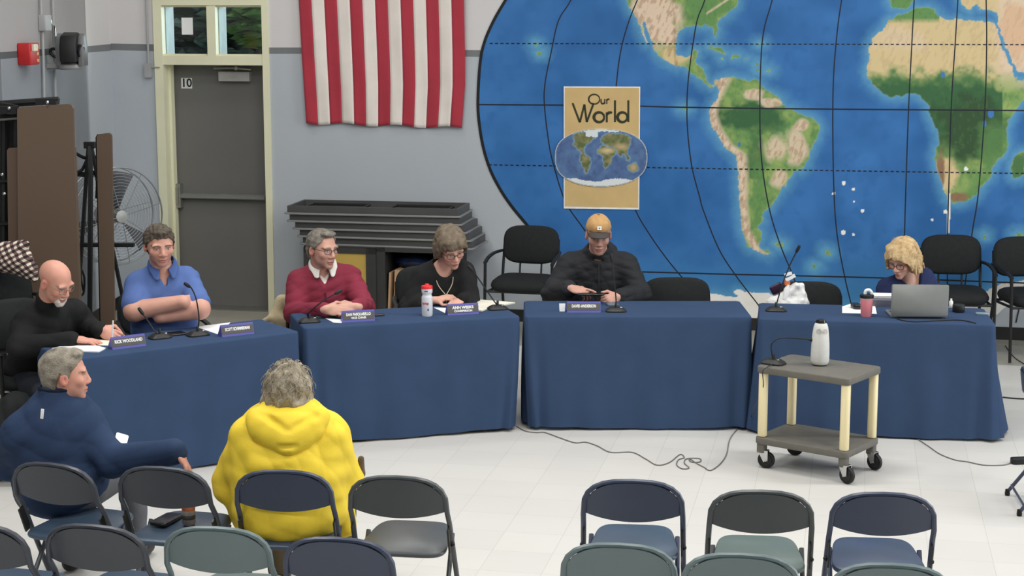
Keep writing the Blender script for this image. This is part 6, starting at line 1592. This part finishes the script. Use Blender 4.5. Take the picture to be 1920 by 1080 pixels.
# ---------------------------------------------------------------- 3 man in the maroon pullover, hands clasped
Y = 10.98
h = Head(J(604, 468, Y - 0.06), 48, 4, 0, 1.04, 1.05)
hc = onz(640, 583, TT + 0.055)
F = Fig(h, J(561, 530, Y), J(655, 522, Y + 0.08), J(612, 630, Y + 0.12), 12, J(552, 588, Y - 0.12), hc + Vector((-0.10, 0.04, 0.0)), J(683, 575, Y - 0.10), hc + Vector((0.085, 0.075, 0.01)), g=1.14, neckb=J(604, 508, Y + 0.03))
F.pel.z = 0.50
t = person('man with grey hair in a maroon pullover, his hands clasped', (F.pel.x, F.pel.y, 0)); guest(F.pel.x, F.pel.y + 0.08, math.radians(10), 'black armchair the maroon pullover man sits on')
skin3 = (190, 146, 128)
S = SDF(VB); h.sculpt(S, 1.08, 1.0, 1.08); F.neck(S, 0.06); F.torso(S, -0.012); F.arms(S, -0.004); F.legs(S)
hand(S, F.wL + Vector((0.0, 0, 0)), (0.9, -0.12, 0.02), (-0.05, -0.75, 0.6), (0.1, 0.5, 0.85), curl=0.75, s=1.02)
hand(S, F.wR, (-0.85, -0.35, 0.0), (0.1, -0.65, 0.7), (-0.1, 0.5, 0.85), curl=0.8, s=1.02)
finish(S, 'body', M_skin, t, skin3, h, dict(brow=(120, 106, 92), stubble=(170, 136, 122)))
S = SDF(VC); F.torso(S, 0.016, belly=1.12); F.arms(S, 0.015, 0.93, fat=1.05); neckcut(S, F, 0.070, fwd=0.03); S.cone(F.nb + F.fw * 0.10 + Vector((0, 0, 0.03)), F.nb + F.fw * 0.145 + Vector((0, 0, -0.062)), 0.045, 0.010, 0.008, 'sub'); S.fn(folds(0.006, 34, 21)); V, Q = S.mesh(); pu = np_mesh('pullover', V, Q, garment('pullover_maroon', (130, 50, 66), f=0.88), t)
M_wsh = garment('shirt_white', (226, 224, 216), f=0.95)
S = SDF(VC); S.cone(F.nb + Vector((0, 0, -0.02)) + F.fw * 0.02, F.nb + F.fw * 0.105 + Vector((0, 0, -0.075)), 0.075, 0.024, 0.02); S.cone(F.nb + Vector((0, 0, -0.05)), F.nb + Vector((0, 0, 0.03)) + F.fw * 0.018, 0.08, 0.071, 0.02); neckcut(S, F, 0.060, fwd=0.024); S.cone(F.nb + F.fw * 0.09 + Vector((0, 0, 0.03)), F.nb + F.fw * 0.125 + Vector((0, 0, -0.045)), 0.026, 0.008, 0.006, 'sub'); V, Q = S.mesh(); wsm = np_mesh('shirt', V, Q, M_wsh, t)
collar(F, wsm, M_wsh, 0.070, 0.05)
mb = MB(); p0, p1 = F.nb + F.fw * 0.135 + Vector((0, 0, -0.10)), F.nb + F.fw * 0.165 + Vector((0, 0, -0.22)); mb.tube([p0, p1], 0.0045, 6); mb.build('zip', garment('zip_dark_red', (92, 34, 48)), pu)
trousers(F, t, M_trous)
hair(h, t, mat('hair_grey_short', (138, 132, 122), 0.75, 1.0, 0.22, 30, 0.5, 160, c2=(92, 86, 78)), 0.008, amp=0.0018, freq=120, seed=5, extra=lambda S: S.ell(h.p(0, 0.055, 0.108), [0.055, 0.035, 0.022], h.R, 0.015), line=[(0, 0.092), (28, 0.082), (42, 0.06), (56, 0.038), (66, 0.02), (78, -0.022), (86, -0.005), (100, 0.030), (112, -0.01), (130, -0.07), (180, -0.075)])
glasses(h, t, M_glassf, r=0.0018, hh=0.014)
mb = MB(); dv = (F.wR - F.eR).normalized(); mb.lathe([(0.036, -0.008), (0.04, -0.004), (0.04, 0.004), (0.036, 0.008)], F.wR - dv * 0.02, 18, frame(dv)); mb.build('bracelet', mat('gold', (180, 150, 80), 0.3, metal=0.6), t)

# ---------------------------------------------------------------- 4 woman in black with glasses, looking down
Y = 11.06
h = Head(J(845, 466, Y - 0.10), 24, 24, 9, 1.03)
hw = J(838, 560, 10.84)
F = Fig(h, J(795, 522, Y), J(868, 514, Y + 0.04), J(820, 630, Y + 0.15), 14, J(768, 578, Y - 0.06), hw + Vector((-0.085, 0.04, -0.02)), J(880, 572, Y - 0.02), J(868, 592, Y - 0.26), g=1.04, neckb=J(830, 503, Y + 0.02))
F.pel.z = 0.50; F.wR.z = max(F.wR.z, 0.80)
t = person('woman in black with glasses and a pendant, looking down', (F.pel.x, F.pel.y, 0)); guest(F.pel.x - 0.02, F.pel.y + 0.08, math.radians(12), 'black armchair the woman in black sits on')
skin4 = (200, 154, 136)
S = SDF(VB); h.sculpt(S, 0.95, 0.9, 0.98); F.neck(S, 0.05); F.torso(S, -0.012); F.arms(S, -0.006); F.legs(S)
hand(S, F.wL + Vector((0.01, 0, 0.005)), (0.92, -0.2, 0.22), (-0.15, -0.35, 0.95), (0.1, -0.9, -0.1), curl=0.35, s=0.95, spread=0.15, thumb=0.2)
hand(S, F.wR, (-0.5, -0.6, -0.2), (0, -0.3, 1), (-0.6, 0.4, 0.2), curl=0.6, s=0.92)
finish(S, 'body', M_skin, t, skin4, h, dict(brow=(120, 94, 78), lip=(168, 84, 86), blush=0.18))
S = SDF(VC); F.torso(S, 0.018, belly=1.1); F.arms(S, 0.022, 0.55, fat=1.1); S.cone(F.eR, F.wR, 0.06, 0.045, 0.02); neckcut(S, F, 0.068, fwd=0.035); S.fn(folds(0.006, 34, 31)); V, Q = S.mesh(); np_mesh('cardigan', V, Q, garment('cardigan_black', (40, 40, 41), f=0.95), t)
trousers(F, t, M_trous)
mb = MB()
for k in (-1, 1): mb.tube(spline([F.nb + F.ax * k * 0.062 + F.fw * 0.035 + Vector((0, 0, 0.02)), F.nb + F.ax * k * 0.05 + F.fw * 0.12 + Vector((0, 0, -0.05)), F.nb + F.fw * 0.160 + Vector((0, 0, -0.115))], 6), 0.0028, 6)
nk = mb.build('necklace', mat('necklace_pale', (200, 192, 160), 0.4), t)
mb = MB(); mb.ball(F.nb + F.fw * 0.168 + Vector((0, 0, -0.13)), (0.010, 0.006, 0.017), n=10); mb.tube([F.nb + F.fw * 0.168 + Vector((0, 0, -0.145)), F.nb + F.fw * 0.176 + Vector((0, 0, -0.20))], 0.003, 6); mb.build('pendant', mat('pendant_white', (220, 218, 208), 0.3), nk)
LA4 = [(0, 0.050), (25, 0.046), (45, 0.036), (58, 0.0), (70, -0.045), (90, -0.065), (120, -0.085), (180, -0.09)]
def ex4(S): S.ell(h.p(0.0, 0.05, 0.090), [0.082, 0.055, 0.040], h.R, 0.02); S.ell(h.p(-0.066, 0.0, 0.0), [0.038, 0.062, 0.07], h.R, 0.02); S.ell(h.p(0.066, 0.0, 0.0), [0.038, 0.062, 0.07], h.R, 0.02); S.ell(h.p(0, -0.07, 0.0), [0.08, 0.055, 0.09], h.R, 0.02); locks(S, h, 30, 0.013, LA4, 3, 1.06, 0.004, 0.8, 0.5, 0.05, 0.010)
hair(h, t, mat('hair_brown_bob', (126, 112, 94), 0.7, 1.0, 0.2, 30, 0.5, 140, c2=(88, 76, 62)), 0.020, amp=0.0015, freq=120, seed=7, extra=ex4, line=LA4)
glasses(h, t, M_glassf, r=0.0019, hh=0.016)

# ---------------------------------------------------------------- 5 man in the tan cap with a tablet
Y = 11.42
h = Head(J(1122, 441, Y - 0.12), 0, 13, 0, 1.04)
tbc = J(1107, 550, Y - 0.40)
F = Fig(h, J(1068, 500, Y + 0.02), J(1172, 500, Y + 0.02), J(1120, 630, Y + 0.14), 0, J(1036, 552, Y - 0.08), J(1070, 541, Y - 0.34), J(1200, 552, Y - 0.08), J(1160, 558, Y - 0.36), g=1.14, neckb=J(1121, 484, Y + 0.02))
F.pel.z = 0.50
t = person('man in a tan cap and black puffer jacket tapping a tablet', (F.pel.x, F.pel.y, 0)); guest(F.pel.x, F.pel.y + 0.08, 0, 'black armchair the man in the tan cap sits on')
skin5 = (184, 140, 124)
S = SDF(VB); h.sculpt(S, 1.0, 0.95, 0.95); F.neck(S, 0.058); F.torso(S, -0.012); F.arms(S, -0.006); F.legs(S)
hand(S, F.wL + Vector((0.0, -0.01, 0.0)), (0.80, -0.40, -0.10), (-0.2, -0.35, 0.92), (0.55, 0.55, 0.0), curls=[0.15, 0.9, 1.0, 1.05], s=1.0, thumb=0.6)
hand(S, F.wR + Vector((0, 0, 0)), (-0.80, -0.45, -0.05), (0.35, -0.75, 0.55), (-0.35, 0.5, 0.8), curl=0.85, s=1.0, thumb=0.4)
finish(S, 'body', M_skin, t, skin5, h, dict(brow=(110, 90, 78), stubble=(150, 122, 112)))
M_puff = garment('jacket_black', (46, 47, 50), rough=0.6, f=0.95)
S = SDF(VC); F.torso(S, 0.024, belly=1.1, chest=1.08); F.arms(S, 0.022, 0.88, fat=1.08, k=0.04)
S.cone(F.nb - Vector((0, 0, 0.03)), F.nb + Vector((0, 0, 0.045)) + F.fw * 0.02, 0.098, 0.092, 0.03); S.ell(F.nb + Vector((0.02, 0.09, 0.03)), [0.12, 0.07, 0.085], F.Rt, 0.03)
neckcut(S, F, 0.066, fwd=0.035, drop=-0.01)
def seams(X, Y_, Z, D): return D + 0.0055 * np.clip(np.abs(np.sin((Z - 0.1 * np.abs(X - F.nb.x)) * 42)) ** 0.3 * -1 + 0.85, -0.2, 1)
S.fn(seams); S.fn(folds(0.006, 40, 41)); V, Q = S.mesh(); jk = np_mesh('puffer_jacket', V, Q, M_puff, t)
mb = MB(); mb.tube(spline([F.nb + F.fw * 0.125 + Vector((0, 0, 0.01)), F.nb + F.fw * 0.165 + Vector((0, 0, -0.12)), F.nb + F.fw * 0.175 + Vector((0, 0, -0.28))], 5), 0.005, 6); mb.build('zip', M_black, jk)
trousers(F, t, garment('trousers_grey', (98, 98, 92)))
M_capt = garment('cap_tan', (182, 144, 98), f=0.86)
S = SDF(VH); S.ell(h.p(0, -0.010, 0.055), [0.086, 0.106, 0.088], h.R, 0.01); S.ell(h.p(0, 0.05, 0.08), [0.062, 0.05, 0.045], h.R, 0.02); S.fn(lambda X, Y_, Z, D: np.maximum(D, (0.048 - h.lgrid(X, Y_, Z)[2] - 0.05 * np.minimum(0, h.lgrid(X, Y_, Z)[1])) * h.s)); S.fn(ripple(0.0012, 120, 3)); V, Q = S.mesh(); cp = np_mesh('cap', V, Q, M_capt, t)
def billf(a, b):
    x = (a - 0.5) * 2; e = math.sqrt(max(0.0, 1 - abs(x) ** 2.4)); ff = 0.070 + 0.028 * (1 - x * x) + b * 0.062 * e; return h.p(x * 0.072, ff, 0.056 - 0.012 * x * x - 0.020 * b)
mb = MB(); mb.grid(billf, 20, 8); mb.build('bill', garment('cap_bill_dark', (76, 70, 68)), cp, smooth=60, thick=0.005)
mb = MB(); q = h.p(0, 0.104, 0.088); nrm = (h.f + h.u * 0.30).normalized(); upq = (h.u - nrm * h.u.dot(nrm)).normalized(); Rq = Matrix((upq.cross(nrm), upq, nrm)).transposed(); mb.box(q, (0.028, 0.024, 0.004), Rq); pa = mb.build('patch', M_white, cp, smooth=0)
mb = MB(); mb.ball(h.p(0, -0.010, 0.143), (0.008, 0.008, 0.005), n=8); mb.build('top_button', M_capt, cp)
mb = MB(); mb.box(q + nrm * 0.0022, (0.013, 0.0065, 0.001), Rq); mb.box(q + nrm * 0.0022 - upq * 0.004, (0.007, 0.006, 0.001), Rq); mb.build('patch_mark', mat('patch_grey', (120, 118, 120), 0.6), cp, smooth=0)
hair(h, t, mat('hair_grey_side', (150, 138, 126), 0.8), 0.004, amp=0.001, freq=200, seed=2, line=[(0, 0.2), (60, 0.2), (66, 0.02), (78, -0.005), (90, 0.02), (110, -0.02), (130, -0.06), (180, -0.065)])
Rt_ = Matrix.Rotation(math.radians(-5), 3, 'X'); mb = MB(); mb.rbox(tbc, (0.175, 0.24, 0.012), 0.012, 0.004, Rt_); tb = mb.build('tablet', M_phone, loc=tbc); tag(tb, 'dark tablet held flat in the hands of the man in the tan cap', 'tablet')

# ---------------------------------------------------------------- 6 blond woman behind the laptop
Y = 11.18
h = Head(J(1692, 487, Y - 0.10), -42, 24, -4, 0.97)
F = Fig(h, J(1664, 543, Y + 0.02), J(1742, 545, Y + 0.10), J(1710, 640, Y + 0.12), -16, J(1655, 590, Y - 0.06), J(1690, 592, Y - 0.26), J(1748, 592, Y + 0.0), J(1735, 592, Y - 0.22), g=1.0, neckb=J(1702, 525, Y + 0.04))
F.pel.z = 0.47
for q in (F.wL, F.wR): q.z = 0.79
t = person('blond woman in a navy top with glasses behind the laptop', (F.pel.x, F.pel.y, 0)); guest(F.pel.x, F.pel.y + 0.10, math.radians(-14), 'black armchair the blond woman sits on', zs=0.86)
skin6 = (206, 162, 144)
S = SDF(VB); h.sculpt(S, 0.95, 0.9, 0.96); F.neck(S, 0.05); F.torso(S, -0.012); F.arms(S, -0.006); F.legs(S, kz=0.45)
hand(S, F.wL, (0.6, -0.6, -0.1), (0, -0.3, 1), (0.6, 0.5, 0.1), curl=0.5, s=0.9); hand(S, F.wR, (-0.3, -0.9, -0.1), (0, -0.3, 1), (-0.9, 0.2, 0), curl=0.5, s=0.9)
finish(S, 'body', M_skin, t, skin6, h, dict(brow=(150, 122, 96), lip=(178, 96, 98), blush=0.16))
S = SDF(VC); F.torso(S, 0.016, belly=1.1); F.arms(S, 0.018, 0.9); neckcut(S, F, 0.066, fwd=0.03); S.cone(F.nb + F.fw * 0.09 + Vector((0, 0, 0.04)), F.nb + F.fw * 0.14 + Vector((0, 0, -0.075)), 0.05, 0.015, 0.01, 'sub'); S.fn(folds(0.006, 34, 51)); V, Q = S.mesh(); np_mesh('top', V, Q, garment('top_navy', (44, 52, 86), f=0.95), t)
trousers(F, t, M_trous, kz=0.45)
M_blond = mat('hair_blond', (206, 180, 136), 0.65, 0.95, 0.2, 26, 0.5, 120, c2=(166, 136, 94))
def ex6(S):
    for q in (-1, 1): S.ell(h.p(q * 0.070, -0.012, -0.012), [0.040, 0.062, 0.085], h.R, 0.02)
    S.ell(h.p(0, -0.072, -0.02), [0.085, 0.058, 0.105], h.R, 0.02); S.ell(h.p(0.02, 0.03, 0.105), [0.075, 0.06, 0.035], h.R, 0.02); S.ell(h.p(-0.05, 0.055, 0.06), [0.03, 0.03, 0.045], h.R, 0.015); S.ell(h.p(0.055, 0.05, 0.055), [0.03, 0.03, 0.05], h.R, 0.015)
LA6 = [(0, 0.062), (22, 0.058), (36, 0.040), (46, 0.01), (56, -0.045), (66, -0.085), (100, -0.105), (180, -0.12)]
def ex6b(S): ex6(S); locks(S, h, 34, 0.0135, LA6, 5, 1.11, 0.010, 1.4, 0.4, 0.12, 0.007); locks(S, h, 26, 0.008, LA6, 15, 1.22, 0.012, 1.2, 0.2, 0.12, 0.006)
hr = hair(h, t, M_blond, 0.018, amp=0.002, freq=110, seed=9, extra=ex6b, line=LA6)
strands(h, t, M_blond, 220, 1.20, 1.27, -0.5, 4, 0.05, 0.0016)
glasses(h, t, mat('glasses_frame_brown', (86, 46, 40), 0.3), r=0.0024, hh=0.019, w=0.025)

# ---------------------------------------------------------------- 7 man in the navy fleece, seen from behind, arm over the next chair
Y = 7.34
h = Head(J(122, 705, Y + 0.02), 108, 0, 0, 0.98)
F = Fig(h, J(40, 812, Y - 0.02), J(160, 806, Y + 0.08), J(118, 1000, Y + 0.02), 171, J(22, 872, Y + 0.14), J(95, 905, Y + 0.42), J(212, 864, Y - 0.02), J(333, 846, Y - 0.15), g=1.1, neckb=J(108, 772, Y + 0.02))
F.pel.z = 0.54; F.sL = J(40, 816, Y - 0.02)
t = person('man in a navy fleece seen from behind, one arm over a chair', (F.pel.x, F.pel.y, 0))
skin7 = (194, 142, 124)
S = SDF(VB); h.sculpt(S, 1.0, 0.95, 1.05); F.neck(S, 0.062); F.torso(S, -0.012); F.arms(S, -0.006); F.legs(S, knee=0.44, kz=0.49)
hand(S, F.wR + Vector((-0.005, 0, 0.0)), (0.55, -0.15, -0.8), (0.75, 0.1, 0.5), (0.0, 1, 0.0), curl=0.4, s=1.0, thumb=0.3)
hand(S, F.wL, (0.6, 0.6, -0.1), (0, 0, 1), (0.5, -0.5, 0), curl=0.5, s=1.0)
finish(S, 'body', M_skin, t, skin7, h, dict(brow=(130, 112, 98), stubble=(170, 124, 110)))
M_fle = garment('fleece_navy', (46, 61, 88), f=0.9)
S = SDF(VC); F.torso(S, 0.024, belly=1.02, chest=1.05); S.ell(F.pel + Vector((0, 0, -0.02)), [0.178, 0.145, 0.12], F.Rt, 0.05); F.arms(S, 0.020, 0.94, fat=1.1, k=0.05); S.cone(F.nb - Vector((0, 0, 0.03)), F.nb + Vector((0, 0, 0.092)), 0.094, 0.080, 0.03); neckcut(S, F, 0.066, fwd=0.0, drop=-0.06, k=0.006); S.cone(F.wR.lerp(F.eR, 0.10), F.wR.lerp(F.eR, 0.02), 0.052, 0.047, 0.01); S.fn(folds(0.006, 34, 61)); V, Q = S.mesh(); fz = np_mesh('fleece_jacket', V, Q, M_fle, t)
mb = MB()
rb = [F.nb + Vector((0, 0, 0.155 )) * 0.72 + (F.fw * math.cos(a) + F.ax * math.sin(a)) * 0.076 for a in [2 * math.pi * i / 28 for i in range(28)]]; mb.tube(rb, 0.008, 8, closed=True); mb.build('collar_trim', garment('collar_black', (30, 34, 44)), fz)
mb = MB(); q = J(79, 776, Y - 0.20); mb.rbox(q, (0.014, 0.004, 0.044), 0.005, 0.001, Matrix.Rotation(0.14, 3, 'Y')); mb.build('reflective_tab', M_white, fz)
trousers(F, t, M_jean, knee=0.44, kz=0.49)
hair(h, t, mat('hair_salt_grey', (158, 150, 136), 0.75, 1.0, 0.25, 26, 0.5, 150, c2=(104, 96, 84)), 0.008, amp=0.0025, freq=100, seed=6, back=-0.085, extra=lambda S: S.ell(h.p(0, 0.045, 0.104), [0.06, 0.04, 0.020], h.R, 0.015), line=[(0, 0.086), (28, 0.078), (42, 0.06), (56, 0.038), (66, 0.02), (78, -0.025), (86, -0.005), (100, 0.030), (112, -0.01), (130, -0.085), (180, -0.09)])
nb = J(227, 826, Y + 0.42); mb = MB(); mb.rbox(nb, (0.06, 0.09, 0.004), 0.008, 0.001, Matrix.Rotation(0.5, 3, 'X') @ Matrix.Rotation(0.4, 3, 'Y')); o = mb.build('paper_slip', M_white, loc=nb); tag(o, 'white paper slip beyond the navy fleece sleeve', 'paper')

# ---------------------------------------------------------------- 8 person in the yellow raincoat, seen from behind
Y = 7.10
h = Head(J(541, 737, Y + 0.03), 176, 6, 2, 0.98)
F = Fig(h, J(478, 828, Y + 0.0), J(608, 826, Y + 0.0), J(545, 1000, Y - 0.03), 176, J(440, 905, Y + 0.08), J(470, 960, Y + 0.34), J(640, 905, Y + 0.08), J(612, 960, Y + 0.34), g=1.16, neckb=J(541, 785, Y + 0.02))
F.pel.z = 0.53
t = person('person with curly grey hair in a yellow hooded raincoat, from behind', (F.pel.x, F.pel.y, 0))
S = SDF(VB); h.sculpt(S, 0.95, 0.9); F.neck(S, 0.052); F.torso(S, -0.02); F.arms(S, -0.008); F.legs(S, knee=0.44, kz=0.49)
hand(S, F.wL, (0.5, 0.7, -0.2), (0, 0, 1), (0.7, -0.5, 0), curl=0.5, s=0.92); hand(S, F.wR, (-0.5, 0.7, -0.2), (0, 0, 1), (-0.7, -0.5, 0), curl=0.5, s=0.92)
finish(S, 'body', M_skin, t, (210, 160, 142), h, dict(brow=(150, 140, 130)))
M_yel2 = garment('raincoat_yellow', (234, 204, 66), rough=0.55, f=0.92, vary=0.04)
S = SDF(VC); F.torso(S, 0.040, belly=1.18, chest=1.12); F.arms(S, 0.036, 0.96, fat=1.18, k=0.05); S.ell(F.pel + Vector((0, 0, 0.0)), [0.245, 0.185, 0.17], F.Rt, 0.05); S.ell(F.pel + Vector((0, -0.02, 0.16)), [0.235, 0.17, 0.2], F.Rt, 0.05)
S.cone(J(640, 915, Y + 0.05), J(648, 990, Y + 0.04), 0.05, 0.045, 0.04); S.cone(J(448, 915, Y + 0.05), J(452, 980, Y + 0.04), 0.05, 0.04, 0.04); S.fn(folds(0.006, 22, 71, 5, (0.6, 0.3, 0.8))); S.fn(ripple(0.003, 60, 72)); V, Q = S.mesh(); co = np_mesh('raincoat', V, Q, M_yel2, t)
S = SDF(VC); K = lambda x, y, d: J(x, y, Y + d)
S.ell(K(536, 806, -0.13), [0.155, 0.06, 0.085], np.eye(3), 0.03); S.cone(K(478, 790, -0.10), K(540, 836, -0.175), 0.035, 0.03, 0.05); S.cone(K(598, 788, -0.10), K(540, 836, -0.175), 0.035, 0.03, 0.05); S.cone(K(482, 782, -0.08), K(600, 780, -0.08), 0.04, 0.04, 0.03)
S.cone(K(508, 770, -0.02), K(575, 772, -0.02), 0.055, 0.055, 0.03); S.ell(K(538, 822, -0.16), [0.10, 0.045, 0.07], np.eye(3), 0.03)
S.cone(K(492, 775, -0.14), K(535, 806, -0.205), 0.012, 0.012, 0.02, 'sub'); S.cone(K(590, 777, -0.14), K(545, 806, -0.205), 0.012, 0.012, 0.02, 'sub'); S.cone(K(524, 838, -0.215), K(556, 838, -0.215), 0.008, 0.008, 0.015, 'sub')
S.fn(folds(0.003, 30, 73)); V, Q = S.mesh(); np_mesh('hood', V, Q, M_yel2, co)
trousers(F, t, garment('trousers_tan', (120, 108, 88)), knee=0.44, kz=0.49)
M_curl = mat('hair_grey_curly', (176, 166, 146), 0.7, 1.0, 0.25, 30, 0.5, 120, c2=(112, 102, 84))
def ex8(S):
    for q in (-1, 1): S.ell(h.p(q * 0.075, -0.02, -0.01), [0.038, 0.06, 0.075], h.R, 0.02); S.ell(h.p(q * 0.07, -0.05, -0.055), [0.035, 0.035, 0.035], h.R, 0.02)
    S.ell(h.p(0, -0.075, 0.0), [0.085, 0.05, 0.10], h.R, 0.02)
LA8 = [(0, 0.07), (40, 0.05), (60, -0.02), (80, -0.085), (140, -0.115), (180, -0.10)]
def ex8b(S): ex8(S); S.fn(ripple(0.007, 90, 12, 7))
hair(h, t, M_curl, 0.013, amp=0.002, freq=120, seed=12, extra=ex8b, line=LA8)
strands(h, t, M_curl, 420, 1.14, 1.27, -0.75, 8, 0.055, 0.0015)
